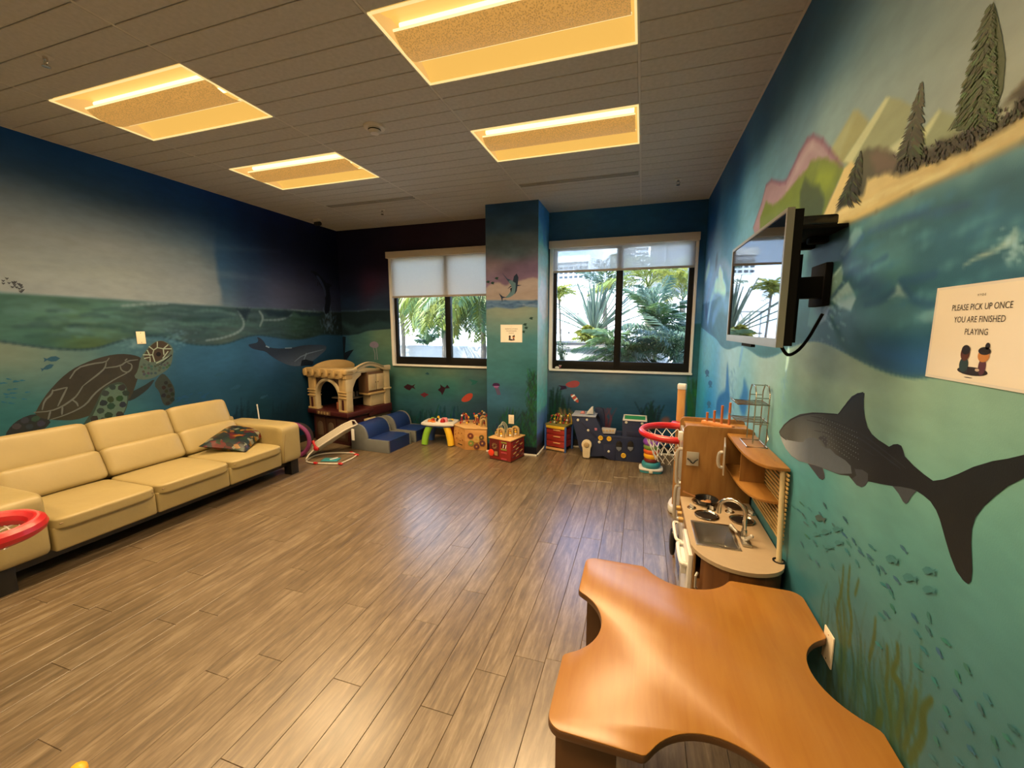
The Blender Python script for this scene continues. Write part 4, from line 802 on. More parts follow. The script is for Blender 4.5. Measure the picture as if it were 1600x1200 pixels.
figB('painted_fish', [('p', bw(*smooth_closed([(882, 601), (890, 596), (900, 594), (907, 598), (902, 605), (890, 606)], 1)), (150, 54, 44)), ('p', bw((884, 603), (872, 602), (877, 605), (874, 610), (886, 607)), (44, 22, 36))], 'large red painted fish below the right window')
figB('painted_clownfish', [('p', bw(*smooth_closed([(890, 616), (897, 616), (904, 624), (904, 630), (897, 626)], 1)), (170, 62, 38)), ('s', bw((893, 620), (898, 617)), .010, (214, 196, 180)), ('s', bw((897, 626), (902, 622)), .010, (214, 196, 180))], 'orange and white painted clownfish below the right window')
# ================================================================== WINDOWS
black_m = mat('black_aluminium', (.006, .006, .006), .5, var=.1, spec=.25)
trim_m = mat('white_trim', (.86, .86, .84), .45, var=.02)
def glass_mat():
    m = bpy.data.materials.new('window_glass'); m.use_nodes = True; t = m.node_tree; t.nodes.clear(); N = t.nodes.new
    o = N('ShaderNodeOutputMaterial'); mxs = N('ShaderNodeMixShader'); tr = N('ShaderNodeBsdfTransparent'); gl = N('ShaderNodeBsdfGlossy'); fr = N('ShaderNodeFresnel'); fr.inputs[0].default_value = 1.35
    tr.inputs[0].default_value = (.93, .97, .96, 1); gl.inputs['Roughness'].default_value = .01
    t.links.new(fr.outputs[0], mxs.inputs[0]); t.links.new(tr.outputs[0], mxs.inputs[1]); t.links.new(gl.outputs[0], mxs.inputs[2]); t.links.new(mxs.outputs[0], o.inputs[0]); return m
glass_m = glass_mat()
def shade_mat(name, col, see, trans):
    m = bpy.data.materials.new(name); m.use_nodes = True; t = m.node_tree; t.nodes.clear(); N = t.nodes.new; L = t.links.new
    o = N('ShaderNodeOutputMaterial'); df = N('ShaderNodeBsdfDiffuse'); tl = N('ShaderNodeBsdfTranslucent'); tp = N('ShaderNodeBsdfTransparent')
    co = N('ShaderNodeTexCoord'); wv = N('ShaderNodeTexNoise'); wv.inputs['Scale'].default_value = 55; L(co.outputs['Object'], wv.inputs['Vector'])
    mc = N('ShaderNodeMix'); mc.data_type = 'RGBA'; mc.inputs[6].default_value = (*[c*.94 for c in col], 1); mc.inputs[7].default_value = (*col, 1); L(wv.outputs['Fac'], mc.inputs[0])
    L(mc.outputs[2], df.inputs[0]); L(mc.outputs[2], tl.inputs[0])
    a = N('ShaderNodeMixShader'); a.inputs[0].default_value = trans; L(df.outputs[0], a.inputs[1]); L(tl.outputs[0], a.inputs[2])
    b = N('ShaderNodeMixShader'); b.inputs[0].default_value = see; L(a.outputs[0], b.inputs[1]); L(tp.outputs[0], b.inputs[2]); L(b.outputs[0], o.inputs[0]); return m
def window(n, W, xm, shade_z, shade_m, lab):
    x0, x1, z0, z1 = W; wn = struct('window_%d' % n)
    y0, y1 = YB+.030, YB+.085; s = .045; rail = .115
    B().box2((x0+.02, y0, z0+.005), (x0+.02+s, y1, z1-.03), r=.003).build('jamb_frame', black_m, wn)
    B().box2((x1-.02-s-.02, y0, z0+.005), (x1-.02, y1, z1-.03), r=.003).build('jamb_frame', black_m, wn)
    B().box2((x0+.02, y0-.004, z0+.005), (x1-.02, y1+.004, z0+rail), r=.003).build('bottom_rail', black_m, wn)
    B().box2((x0+.02, y0, z1-.09), (x1-.02, y1, z1-.02), r=.003).build('top_rail', black_m, wn)
    B().box2((xm-.042, y0-.006, z0+.01), (xm+.042, y1+.01, z1-.03), r=.003).build('mullion', black_m, wn)
    for a, b in ((x0+.05, xm-.02), (xm+.02, x1-.07)):
        B().box2((a, YB+.058, z0+.09), (b, YB+.062, z1-.06)).build('pane', glass_m, wn, sharp=None)
    B().box2((x0-.012, YB-.03, z0-.022), (x1+.012, YB+.03, z0+.004), r=.004).build('sill', trim_m, wn)
    for a, b in ((x0-.02, x0+.024), (x1-.024, x1+.006)):
        B().box2((a, YB-.022, z0), (b, YB+.085, z1), r=.002).build('side_channel', trim_m, wn)
    B().box2((x0, YB+.002, z1-.03), (x1, YB+.14, z1)).build('head', trim_m, wn)
    B().box2((x0, YB+.086, z0-.01), (x0+.02, YB+.14, z1)).box2((x1-.02, YB+.086, z0-.01), (x1, YB+.14, z1)).box2((x0, YB+.03, z0-.01), (x1, YB+.14, z0+.004)).build('outer_reveal', trim_m, wn)
    # roller shade: fascia box, cloth, bottom bar
    t = thing('roller_shade', lab, 'blind', ((x0+x1)/2, YB-.03, z1))
    o = t.location
    B().box2((x0-.022, YB-.085, z1-.075), (x1+.008, YB-.001, z1+.015), r=.004).build('fascia', mat('shade_fascia', (.62, .55, .44), .55, var=.02), t, shift=o)
    c = B(); c.box2((x0+.03, YB-.0212, shade_z), (x1-.03, YB-.020, z1-.06)).build('cloth', shade_m, t, shift=o, sharp=None)
    B().box2((x0+.028, YB-.027, shade_z-.022), (x1-.028, YB-.013, shade_z+.006), r=.004).build('bottom_bar', mat('shade_bar', (.48, .44, .38), .5, var=.02), t, shift=o)
    return wn
window(1, W1, -2.69, 2.06, shade_mat('blackout_cloth', (.86, .83, .76), .0, .6), 'white roller shade half drawn over the left window')
window(2, W2, -.30, 2.325, shade_mat('solar_screen_cloth', (.78, .77, .74), .38, .5), 'sheer see-through roller shade over the right window')
# base trims
base_m = mat('black_vinyl_base', (.010, .010, .011), .45)
white_m = mat('white_strip', (.74, .71, .64), .5, var=.03)
meta(B().box2((XL, YB-.008, 0), (CX0, YB, .10)).box2((CX1, YB-.008, 0), (XR, YB, .10)).build('baseboard_back', base_m), kind='structure')
meta(B().box2((XR-.008, YF, 0), (XR, YB, .10)).build('baseboard_right', base_m), kind='structure')
meta(B().box2((XL, YF, 0), (XL+.008, YB, .10)).build('baseboard_left', base_m), kind='structure')
meta(B().box2((CX0-.012, CY-.018, 0), (CX1+.018, CY, .022), r=.002).box2((CX1, CY-.018, 0), (CX1+.018, YB-.01, .022), r=.002).box2((CX1+.018, YB-.03, 0), (XR-.01, YB-.012, .018), r=.002).build('trim_1', white_m), kind='structure')

# ================================================================== RECESSED LIGHTS (2 x 4 troffers with a curved centre basket)
def emit_mat(name, col, strength, base=(.25, .2, .12), tex=0.):
    m = bpy.data.materials.new(name); m.use_nodes = True; t = m.node_tree; b = t.nodes['Principled BSDF']; L = t.links.new
    b.inputs['Base Color'].default_value = (*base, 1); b.inputs['Roughness'].default_value = .6
    b.inputs['Emission Strength'].default_value = strength; b.inputs['Emission Color'].default_value = (*col, 1)
    if tex:
        co = t.nodes.new('ShaderNodeTexCoord'); v = t.nodes.new('ShaderNodeTexVoronoi'); v.inputs['Scale'].default_value = 120; L(co.outputs['Object'], v.inputs['Vector'])
        mr = t.nodes.new('ShaderNodeMapRange'); mr.inputs[1].default_value = .1; mr.inputs[2].default_value = .6; mr.inputs[3].default_value = strength*(1-tex); mr.inputs[4].default_value = strength*(1+tex); L(v.outputs['Distance'], mr.inputs[0]); L(mr.outputs[0], b.inputs['Emission Strength'])
    return m
refl_m = emit_mat('light_reflector', rgb(255, 196, 92), .80); rim_m = emit_mat('light_rim', rgb(255, 226, 150), .95)
bask_m = emit_mat('light_basket', rgb(232, 168, 82), .50, tex=.35); tube_m = emit_mat('light_tube', rgb(255, 236, 170), 2.2); end_m = emit_mat('light_end', rgb(246, 186, 104), .72)
slit_m = emit_mat('light_lens_edge', rgb(255, 232, 170), 1.2)
def troffer(i, j, lab):
    x0, x1 = GX+i*TX+.012, GX+(i+1)*TX-.012; y0, y1 = GY+j*TY+.010, GY+(j+1)*TY-.010; ym = (y0+y1)/2
    t = thing('ceiling_light', lab, 'ceiling light', ((x0+x1)/2, ym, H), group='recessed ceiling lights'); o = t.location
    # folded reflector: two sloped wings rising from the rim to the lamp trough
    prof = [(y0, 0), (y0+.02, .030), (y0+.09, .062), (y0+.15, .082), (ym-.11, .098), (ym+.11, .098), (y1-.15, .082), (y1-.09, .062), (y1-.02, .030), (y1, 0)]
    g = B(); g.grid([[Vector((x, y, H+h)) for y, h in prof] for x in (x0, x1)]); g.build('reflector', refl_m, t, shift=o, recalc=False)
    for x in (x0, x1): B().face([(x, y, H+h) for y, h in prof]).build('end_plate', end_m, t, shift=o, recalc=False)
    r = B(); e = .006
    r.box2((x0-.006, y0-.005, H-.003), (x1+.006, y0+e, H+.004)).box2((x0-.006, y1-e, H-.003), (x1+.006, y1+.005, H+.004)).box2((x0-.006, y0, H-.003), (x0+e, y1, H+.004)).box2((x1-e, y0, H-.003), (x1+.006, y1, H+.004))
    r.build('rim', rim_m, t, shift=o)
    bw_ = .13; P = []
    for x in (x0+.02, x1-.02):
        P.append([Vector((x, ym+bw_*math.sin(a), H+.030-.044*(math.cos(a)-math.cos(1.25))/(1-math.cos(1.25)))) for a in np.linspace(-1.25, 1.25, 15)])
    bk_ = B().grid(P).build('basket', bask_m, t, shift=o, recalc=False)
    for s in (-1, 1):
        yy = ym+s*bw_*math.sin(1.25)
        B().box2((x0+.02, yy-.005, H+.026), (x1-.02, yy+.005, H+.034)).build('basket_lip', slit_m, t, shift=o)
        B().cyl((x0+.03, ym+s*.07, H+.080), (x1-.03, ym+s*.07, H+.080), .016, n=10).build('tube', tube_m, t, shift=o)
    ld = bpy.data.lights.new('lamp_glow', 'AREA'); ld.shape = 'RECTANGLE'; ld.size = 1.12; ld.size_y = .5; ld.energy = LAMP_WATT; ld.color = LAMP_COL; ld.spread = math.radians(150)
    lo = bpy.data.objects.new('lamp_glow', ld); COL.objects.link(lo); lo.parent = t; lo.location = (0, 0, -.02)
for (i, j), lab in zip(LIGHTS, ('large near ceiling light cut by the top edge of the view', 'ceiling light nearest the right window', 'ceiling light nearest the left wall, above the sofa', 'ceiling light nearest the left window', 'ceiling light behind the viewpoint by the right wall', 'ceiling light behind the viewpoint by the left wall')): troffer(i, j, lab)

# ================================================================== CEILING FITTINGS
slot_m = mat('slot_black', (.006, .006, .006), .8); vent_m = mat('vent_metal', (.36, .35, .32), .5)
for (xa, xb, y, lab) in ((GX-TX+.02, GX-.02, 4.30, 'long black slot air vent in front of the column and right window'), (GX-3*TX+.02, GX-2*TX-.02, 4.30, 'long black slot air vent near the left wall')):
    t = thing('air_vent', lab, 'vent', ((xa+xb)/2, y, H), group='slot air vents'); o = t.location
    B().box2((xa, y-.032, H-.0015), (xb, y+.032, H+.004)).build('slot', slot_m, t, shift=o)
    for k in (-.033, -.008, .008, .033): B().box2((xa, y+k-.004, H-.006), (xb, y+k+.004, H+.004), r=.001).build('blade', vent_m, t, shift=o)
bm_ = mat('detector_plastic', (.55, .52, .46), .5)
t = thing('smoke_detector', 'round off-white smoke detector on the ceiling', 'detector', (-1.937, 2.764, H)); o = t.location
B().lathe([(0, -.012), (.072, -.012), (.078, -.004), (.078, 0), (0, 0)], o, 28).build('base', bm_, t, shift=o)
B().lathe([(0, -.05), (.03, -.048), (.036, -.040), (.045, -.032), (.045, -.012), (0, -.012)], o, 28).build('sensor', bm_, t, shift=o)
B().lathe([(.0455, -.030), (.0462, -.026), (.0455, -.022)], o, 28).build('slot_ring', slot_m, t, shift=o)
chrome = mat('chrome', (.62, .60, .56), .16, 1., var=.02)
for (x, y, lab) in ((-3.145, 1.549, 'small sprinkler head nearest the top left corner of the ceiling'), (-3.178, 4.619, 'small sprinkler head by the left window vent'), (.279, 4.599, 'small sprinkler head nearest the right wall')):
    t = thing('sprinkler', lab, 'sprinkler', (x, y, H), group='ceiling sprinklers'); o = t.location
    B().lathe([(0, -.006), (.034, -.005), (.036, 0), (0, 0)], o, 20).build('escutcheon', bar_m, t, shift=o)
    B().cyl((x, y, H-.02), (x, y, H), .011, n=12).tube([(x-.012, y, H-.02), (x-.016, y, H-.035), (x, y, H-.05)], .003).tube([(x+.012, y, H-.02), (x+.016, y, H-.035), (x, y, H-.05)], .003).build('frame', chrome, t, shift=o)
    B().lathe([(0, -.056), (.018, -.055), (.018, -.052), (0, -.050)], o, 16).build('deflector', chrome, t, shift=o)
t = thing('security_camera', 'small security camera in the far left ceiling corner', 'camera', (-4.28, 4.72, H)); o = t.location
B().box((-4.28, 4.72, H-.02), (.09, .07, .04), r=.006).build('mount', bm_, t, shift=o)
B().cyl((-4.31, 4.72, H-.06), (-4.22, 4.70, H-.07), .028, n=16).build('body', slot_m, t, shift=o)
# ================================================================== SOFA
def puffbox(b, c, d, n=7., bulge=(0, 0, 0), cuts=9, M=None):
    """soft rounded box: superellipsoid with plumped faces"""
    t = bmesh.new(); bmesh.ops.create_cube(t, size=2); bmesh.ops.subdivide_edges(t, edges=list(t.edges), cuts=cuts, use_grid_fill=True)
    for v in t.verts:
        p = v.co; q = (abs(p.x)**n+abs(p.y)**n+abs(p.z)**n)**(1/n); p = p/q
        u = [1-min(1, abs(x))**2 for x in p]
        v.co = Vector((p.x*d[0]/2+math.copysign(bulge[0]*u[1]*u[2], p.x)*(abs(p.x) > .8), p.y*d[1]/2+math.copysign(bulge[1]*u[0]*u[2], p.y)*(abs(p.y) > .8), p.z*d[2]/2+math.copysign(bulge[2]*u[0]*u[1], p.z)*(abs(p.z) > .3)))
    t.transform(Matrix.Translation(Vector(c)) @ (M or Matrix())); b._merge(t); return b
leather = mat('cream_leather', (.36, .285, .128), .40, var=.06, scale=5, bump=.6, bscale=13, spec=.4)
seamdk = mat('leather_seam', (.26, .18, .09), .7); blackw = mat('black_wood', (.010, .009, .008), .4)
S = thing('sofa', 'long cream leather sofa with three seats along the left wall', 'sofa', (-3.98, 2.32, 0)); o = S.location
YS = (1.445, 2.04, 2.635, 3.205)
B().box2((-4.42, 1.22, .10), (-3.66, 3.42, .17)).build('plinth', blackw, S, shift=o)
for a, b in zip(YS, YS[1:]):
    B().box2((-4.40, a+.003, .165), (-3.555, b-.003, .335), r=.018, seg=3).build('front_panel', leather, S, shift=o)
    c = B(); puffbox(c, (-3.835, (a+b)/2, .352), (.63, b-a-.004, .085), 9, (.0, 0, .018), cuts=12)
    q = c.build('seat_cushion', leather, S, shift=o)
    B().tube([(-3.534, a+.03, .356), (-3.527, (a+b)/2, .358), (-3.534, b-.03, .356)], .004, 6).build('piping', seamdk, q, shift=o)
    f = lambda p, h, t_=0: Vector((p, h, t_))
    c = B(); puffbox(c, (-4.225, (a+b)/2, .475), (.25, b-a-.002, .245), 10, (.010, 0, 0), cuts=12, M=Matrix.Rotation(-.42, 4, 'Y')); c.build('back_cushion', leather, S, shift=o)
    c = B(); puffbox(c, (-4.345, (a+b)/2, .682), (.24, b-a-.001, .285), 9, (.008, 0, 0), cuts=12, M=Matrix.Rotation(-.36, 4, 'Y')); c.build('head_cushion', leather, S, shift=o)
B().box2((-4.49, 1.3, .17), (-4.36, 3.35, .62), r=.03).build('back_frame', leather, S, shift=o)
for a, b in ((1.185, 1.442), (3.208, 3.465)):
    c = B(); puffbox(c, (-3.985, (a+b)/2, .372), (.875, b-a, .415), 12, (.004, .006, .004), cuts=14); ar = c.build('arm', leather, S, shift=o)
    y = a+.05 if b > 2 else b-.05; s = 1 if b > 2 else -1
    if s > 0: B().tube([(-3.549, y-s*.03, .19), (-3.546, y-s*.025, .35), (-3.547, y, .48), (-3.552, y+s*.02, .53)], .003, 6).build('arm_seam', seamdk, ar, shift=o)
for x in (-3.66, -4.36):
    for y in (1.235, 3.41):
        B().box((x, y, .085), (.10, .10, .17), r=.004).build('leg', blackw, S, shift=o)
# cushion
def pillow_mat():
    m = bpy.data.materials.new('printed_fabric'); m.use_nodes = True; t = m.node_tree; b = t.nodes['Principled BSDF']; L = t.links.new; N = t.nodes.new; b.inputs['Roughness'].default_value = .45
    co = N('ShaderNodeTexCoord'); nz_ = N('ShaderNodeTexNoise'); nz_.inputs['Scale'].default_value = 9; L(co.outputs['Object'], nz_.inputs['Vector']); mxv = N('ShaderNodeMix'); mxv.data_type = 'VECTOR'; mxv.inputs[0].default_value = .12; L(co.outputs['Object'], mxv.inputs[4]); L(nz_.outputs['Color'], mxv.inputs[5])
    n0 = N('ShaderNodeTexVoronoi'); n0.inputs['Scale'].default_value = 26; L(mxv.outputs[1], n0.inputs['Vector']); sepc = N('ShaderNodeSeparateColor'); L(n0.outputs['Color'], sepc.inputs[0])
    r = N('ShaderNodeValToRGB'); r.color_ramp.interpolation = 'CONSTANT'; el = r.color_ramp.elements; el[0].position = 0; el[0].color = (*rgb(8, 16, 20), 1); el[1].position = .16; el[1].color = (*rgb(14, 34, 38), 1)
    for p, c in ((.34, (84, 16, 12)), (.44, (120, 84, 20)), (.50, (10, 16, 18)), (.62, (110, 112, 98)), (.68, (22, 44, 24)), (.78, (12, 26, 34)), (.90, (70, 16, 14))): q = el.new(p); q.color = (*rgb(*c), 1)
    L(sepc.outputs[0], r.inputs[0]); L(r.outputs[0], b.inputs['Base Color']); return m
P_ = thing('throw_pillow', 'dark multicoloured patterned pillow lying on the sofa', 'pillow', (-3.93, 3.02, .405))
c = B(); t_ = bmesh.new(); bmesh.ops.create_grid(t_, x_segments=18, y_segments=18, size=.5)
M = Matrix.Rotation(.22, 4, 'Y') @ Matrix.Rotation(math.radians(28), 4, 'Z')
for sgn in (1, -1):
    rows = []
    for i in range(15):
        row = []
        for j in range(15):
            a, b = i/7-1, j/7-1; pin = 1-.10*(1-abs(a)**1.5)*abs(b)**4; pin2 = 1-.10*(1-abs(b)**1.5)*abs(a)**4
            h = .062*max(0, (1-a**4)*(1-b**4))**.55*sgn
            row.append(M @ Vector((a*.205*pin2, b*.29*pin, h)))
        rows.append(row)
    c.grid(rows)
t_.free(); bmesh.ops.remove_doubles(c.bm, verts=list(c.bm.verts), dist=.0005)
q = c.build('cover', pillow_mat(), P_); q.location = (0, 0, .075)

# ================================================================== CHILDREN'S TABLE
tw = wood('beech_laminate', rgb(160, 112, 48), rgb(150, 99, 38), .30, 'Y', 11, spec=.6); edge = mat('brown_edge', (.10, .045, .016), .45)
TZ = .54; x0, x1, y0, y1 = -.206, .656, .946, 1.808; mx_, my_ = (x0+x1)/2, (y0+y1)/2
def scallop():
    cut, dep = .17, .108; R_ = (cut*cut+dep*dep)/(2*dep); half = math.asin(cut/R_); out = []
    side = [(-.431, -.431)]
    def one():
        p = arc(-.431+.045, -.431+.045, .045, PI, 1.5*PI, 8)                     # rounded outer corner
        p += [(-cut-.012, -.431)]; a = [(R_*math.sin(t), -.431+dep-R_+R_*math.cos(t)) for t in np.linspace(-half, half, 22)]
        a[0] = (a[0][0]-.002, a[0][1]+.004); a[-1] = (a[-1][0]+.002, a[-1][1]+.004)
        return p+a+[(cut+.012, -.431)]
    for k in range(4):
        c, s = math.cos(k*PI/2), math.sin(k*PI/2); out += [(mx_+a*c-b*s, my_+a*s+b*c) for a, b in one()]
    return out
T = thing('activity_table', 'orange wood children\'s table with curved cut-outs on each side', 'table', (mx_, my_, 0)); o = T.location
sc_ = scallop()
B().prism(sc_, TZ-.004, TZ, r=.0015, seg=2).build('table_top', tw, T, shift=o)
B().prism([(mx_+(a-mx_)*1.003, my_+(b-my_)*1.003) for a, b in sc_], TZ-.026, TZ-.004, r=.003).build('edge_band', edge, T, shift=o)
for sx_ in (-1, 1):
    for sy in (-1, 1):
        lx, ly = mx_+sx_*.33, my_+sy*.36
        B().box2((lx-.085, ly-.012, 0), (lx+.085, ly+.012, TZ-.026), r=.002).build('leg_panel', edge, T, shift=o)
B().box2((mx_-.30, my_-.012, TZ-.14), (mx_+.30, my_+.012, TZ-.026)).box2((mx_-.30, my_-.36, TZ-.14), (mx_-.276, my_+.36, TZ-.026)).box2((mx_+.276, my_-.36, TZ-.14), (mx_+.30, my_+.36, TZ-.026)).build('apron', edge, T, shift=o)

# ================================================================== WOODEN PLAY KITCHEN
kw = wood('kitchen_maple', rgb(150, 110, 58), rgb(128, 88, 40), .36, 'Z', 8, spec=.5); kwh = wood('kitchen_maple_flat', rgb(158, 114, 58), rgb(134, 90, 40), .33, 'Y', 8, spec=.5)
ktop = mat('counter_laminate', (.42, .32, .21), .35, var=.03, scale=30); steel = mat('brushed_steel', (.50, .48, .44), .28, 1., var=.05, scale=8, stretch=(1, 14, 1)); silver = mat('silver_plastic', (.55, .53, .49), .32, .55, var=.03); kdark = wood('kitchen_walnut', rgb(120, 78, 40), rgb(92, 56, 26), .4, 'Z', 8); blk = mat('gloss_black', (.012, .012, .013), .22); whp = mat('white_plastic', (.72, .71, .68), .3, var=.02)
CZ = .56
ctr = [(.268, 2.638), (.268, 2.04), (.285, 1.985), (.320, 1.93), (.37, 1.886), (.43, 1.862), (.50, 1.858), (.565, 1.876), (.615, 1.91), (.645, 1.955), (.652, 2.02), (.652, 2.638)]
ctr = ctr[:1]+smooth_open(ctr[1:11], 1)+ctr[11:]
K_ = thing('play_kitchen_counter', 'wooden play kitchen counter with black burners, sink and rounded end', 'play kitchen', (.46, 2.25, 0)); o = K_.location
sink = (.305, .480, 2.05, 2.292)
def holed_top():
    """counter slab with a real opening for the sink"""
    c = B(); out = [Vector(p) for p in ctr]; h = [Vector(p) for p in ((sink[0], sink[2]), (sink[1], sink[2]), (sink[1], sink[3]), (sink[0], sink[3]))]
    tri = tessellate_polygon([[Vector((p.x, p.y, 0)) for p in out], [Vector((p.x, p.y, 0)) for p in h]]); al = out+h
    lo = [c.bm.verts.new((p.x, p.y, CZ-.018)) for p in al]; hi = [c.bm.verts.new((p.x, p.y, CZ)) for p in al]
    for t in tri: c.bm.faces.new([hi[i] for i in t]); c.bm.faces.new([lo[i] for i in t][::-1])
    n = len(out)
    for L_ in (range(n), range(n, n+4)):
        L_ = list(L_)
        for i, a in enumerate(L_): b = L_[(i+1) % len(L_)]; c.bm.faces.new((lo[a], lo[b], hi[b], hi[a]))
    return c
holed_top().build('counter_top', ktop, K_, shift=o)
inn = [(a+(.016 if a < .4 else -.004), b+(.016 if b < 2.2 else 0)) for a, b in ctr]
B().prism(inn, .03, CZ-.16).prism([p for p in inn if p[1] < 1.99]+[(.5, 2.03)], CZ-.16, CZ-.018).build('body', kdark, K_, shift=o)
B().box2((.284, 2.02, .03), (.292, 2.636, CZ-.018)).build('side_board', kw, K_, shift=o); B().box2((.64, 2.0, .03), (.648, 2.636, CZ-.018)).build('side_board', kw, K_, shift=o)
B().prism([(a+(.01 if a < .4 else -.006), b+(.02 if b < 2.2 else 0)) for a, b in ctr], 0, .03).build('kick', kdark, K_, shift=o)
sk = B(); x0_, x1_, y0_, y1_ = sink; d = CZ-.095
sk.box2((x0_-.012, y0_-.012, CZ), (x1_+.012, y0_+.004, CZ+.004), r=.001).box2((x0_-.012, y1_-.004, CZ), (x1_+.012, y1_+.012, CZ+.004), r=.001).box2((x0_-.012, y0_, CZ), (x0_+.004, y1_, CZ+.004), r=.001).box2((x1_-.004, y0_, CZ), (x1_+.012, y1_, CZ+.004), r=.001)
q = .02
sk.face([(x0_, y0_, CZ), (x1_, y0_, CZ), (x1_-q, y0_+q, d), (x0_+q, y0_+q, d)]).face([(x1_, y0_, CZ), (x1_, y1_, CZ), (x1_-q, y1_-q, d), (x1_-q, y0_+q, d)]).face([(x1_, y1_, CZ), (x0_, y1_, CZ), (x0_+q, y1_-q, d), (x1_-q, y1_-q, d)]).face([(x0_, y1_, CZ), (x0_, y0_, CZ), (x0_+q, y0_+q, d), (x0_+q, y1_-q, d)]).face([(x0_+q, y0_+q, d), (x1_-q, y0_+q, d), (x1_-q, y1_-q, d), (x0_+q, y1_-q, d)])
s_ = sk.build('sink', steel, K_, shift=o, recalc=False); B().lathe([(0, .003), (.014, .003), (.016, 0)], (.39, 2.17, d), 16).build('drain', chrome, s_, shift=o)
for x, y in ((.392, 2.575), (.386, 2.39), (.562, 2.575), (.562, 2.385)):
    bb = B().lathe([(.052, 0), (.062, .004), (.064, .007), (.058, .009), (.054, .006), (.052, .003)], (x, y, CZ), 32).build('burner', chrome, K_, shift=o)
    B().lathe([(0, .003), (.054, .003), (.054, .001)], (x, y, CZ), 32).build('hot_plate', blk, bb, shift=o)
for x, y in ((.318, 2.478), (.425, 2.486), (.520, 2.486), (.628, 2.492)):
    kb = B().lathe([(0, .005), (.024, .004), (.026, .001), (.026, 0)], (x, y, CZ), 20).build('knob_base', chrome, K_, shift=o)
    B().box((x, y, CZ+.013), (.008, .034, .018), r=.003, rot=.5).build('knob', silver, kb, shift=o)
fa = B().box2((.503, 2.085, CZ), (.545, 2.225, CZ+.016), r=.004).build('faucet_base', steel, K_, shift=o)
B().cyl((.525, 2.17, CZ+.01), (.525, 2.17, CZ+.05), .017, .013, 16).tube([(.525, 2.17, CZ+.04)]+[(.470+.055*math.cos(a), 2.195-.025*math.cos(a), CZ+.13+.058*math.sin(a)) for a in np.linspace(0, PI, 14)]+[(.415, 2.22, CZ+.10)], .010, 12).build('faucet', chrome, fa, shift=o)
B().cyl((.525, 2.13, CZ+.018), (.540, 2.10, CZ+.05), .010, .007).ball((.541, 2.098, CZ+.053), .010).build('tap_handle', silver, fa, shift=o)
B().cyl((.50, 2.20, CZ+.018), (.478, 2.24, CZ+.03), .006, .012).build('tap_handle', silver, fa, shift=o)
# fittings on the open side of the counter
ov = B().box2((.262, 2.34, .05), (.284, 2.62, .46), r=.006).build('oven_door', silver, K_, shift=o)
B().tube(smooth_open([(.262, 2.36, .40), (.238, 2.365, .405), (.232, 2.40, .405), (.232, 2.56, .405), (.238, 2.595, .405), (.262, 2.60, .40)], 1), .009, 8).build('handle', whp, ov, shift=o)
B().box2((.2605, 2.39, .14), (.2635, 2.57, .34), r=.002).build('oven_glass', blk, ov, shift=o)
dr = B().box2((.262, 2.045, .05), (.284, 2.325, .50), r=.006).build('cupboard_door', whp, K_, shift=o)
B().tube(smooth_open([(.262, 2.07, .43), (.236, 2.07, .435), (.230, 2.10, .435), (.230, 2.25, .435), (.236, 2.28, .435), (.262, 2.28, .43)], 1), .010, 8).box2((.236, 2.10, .36), (.262, 2.25, .43), r=.006).build('handle', whp, dr, shift=o)
for y in (2.42, 2.50, 2.58): B().cyl((.268, y, .505), (.244, y, .505), .017, .015, 16).build('control_knob', mat('brass_knob', (.42, .27, .10), .35, .7), K_, shift=o)
B().tube([(.30, 2.0, .36), (.292, 1.985, .37), (.292, 1.985, .43), (.30, 2.0, .44)], .006, 8).build('end_handle', silver, K_, shift=o)
pole_b = B().lathe([(.017, 0), (.018, .003), (.026, .004), (.026, 0)], (.632, 2.0, CZ), 20).build('pole_socket', blk, K_, shift=o)
# upper shelf with slatted back
U = thing('play_kitchen_shelf', 'wooden two-board shelf with slatted back above the play sink', 'shelf', (.58, 2.33, CZ)); o = U.location
def board(z, ys): return smooth_open([(.507, 2.638), (.505, ys+.40), (.507, ys+.24), (.520, ys+.11), (.552, ys+.025), (.60, ys), (.654, ys)], 2)+[(.654, 2.638)]
B().prism(board(0, 2.036), .970, .985, r=.002).build('top_board', kwh, U, shift=o)
B().prism(board(0, 2.105), .785, .798, r=.002).build('lower_board', kwh, U, shift=o)
B().box2((.525, 2.345, .798), (.640, 2.357, .970)).build('divider', kw, U, shift=o)
for k in range(17):
    z = .955-k*.020
    B().box2((.643, 2.02, z-.0055), (.650, 2.636, z+.0055), r=.001, seg=1).build('slat', mat('slat_wood', rgb(190, 160, 104), .5), U, shift=o)
B().cyl((.632, 2.0, CZ+.001), (.632, 2.06, .972), .011, n=14).build('pole', mat('pole_wood', rgb(206, 190, 150), .35), U, shift=o)
dd = B().box((.476, 2.515, .880), (.008, .225, .165), r=.003, rot=-.17).build('microwave_door', silver, U, shift=o)
B().tube(smooth_open([(.452, 2.42, .84), (.435, 2.422, .842), (.430, 2.424, .87), (.430, 2.424, .90), (.435, 2.422, .925), (.452, 2.42, .928)], 1), .009, 8).build('handle', silver, dd, shift=o)
for x, y in ((.56, 2.44), (.60, 2.47), (.63, 2.44), (.62, 2.14)): B().cyl((x, y, .9845), (x, y, .9856), .004, n=10).build('screw', kdark, U, shift=o)
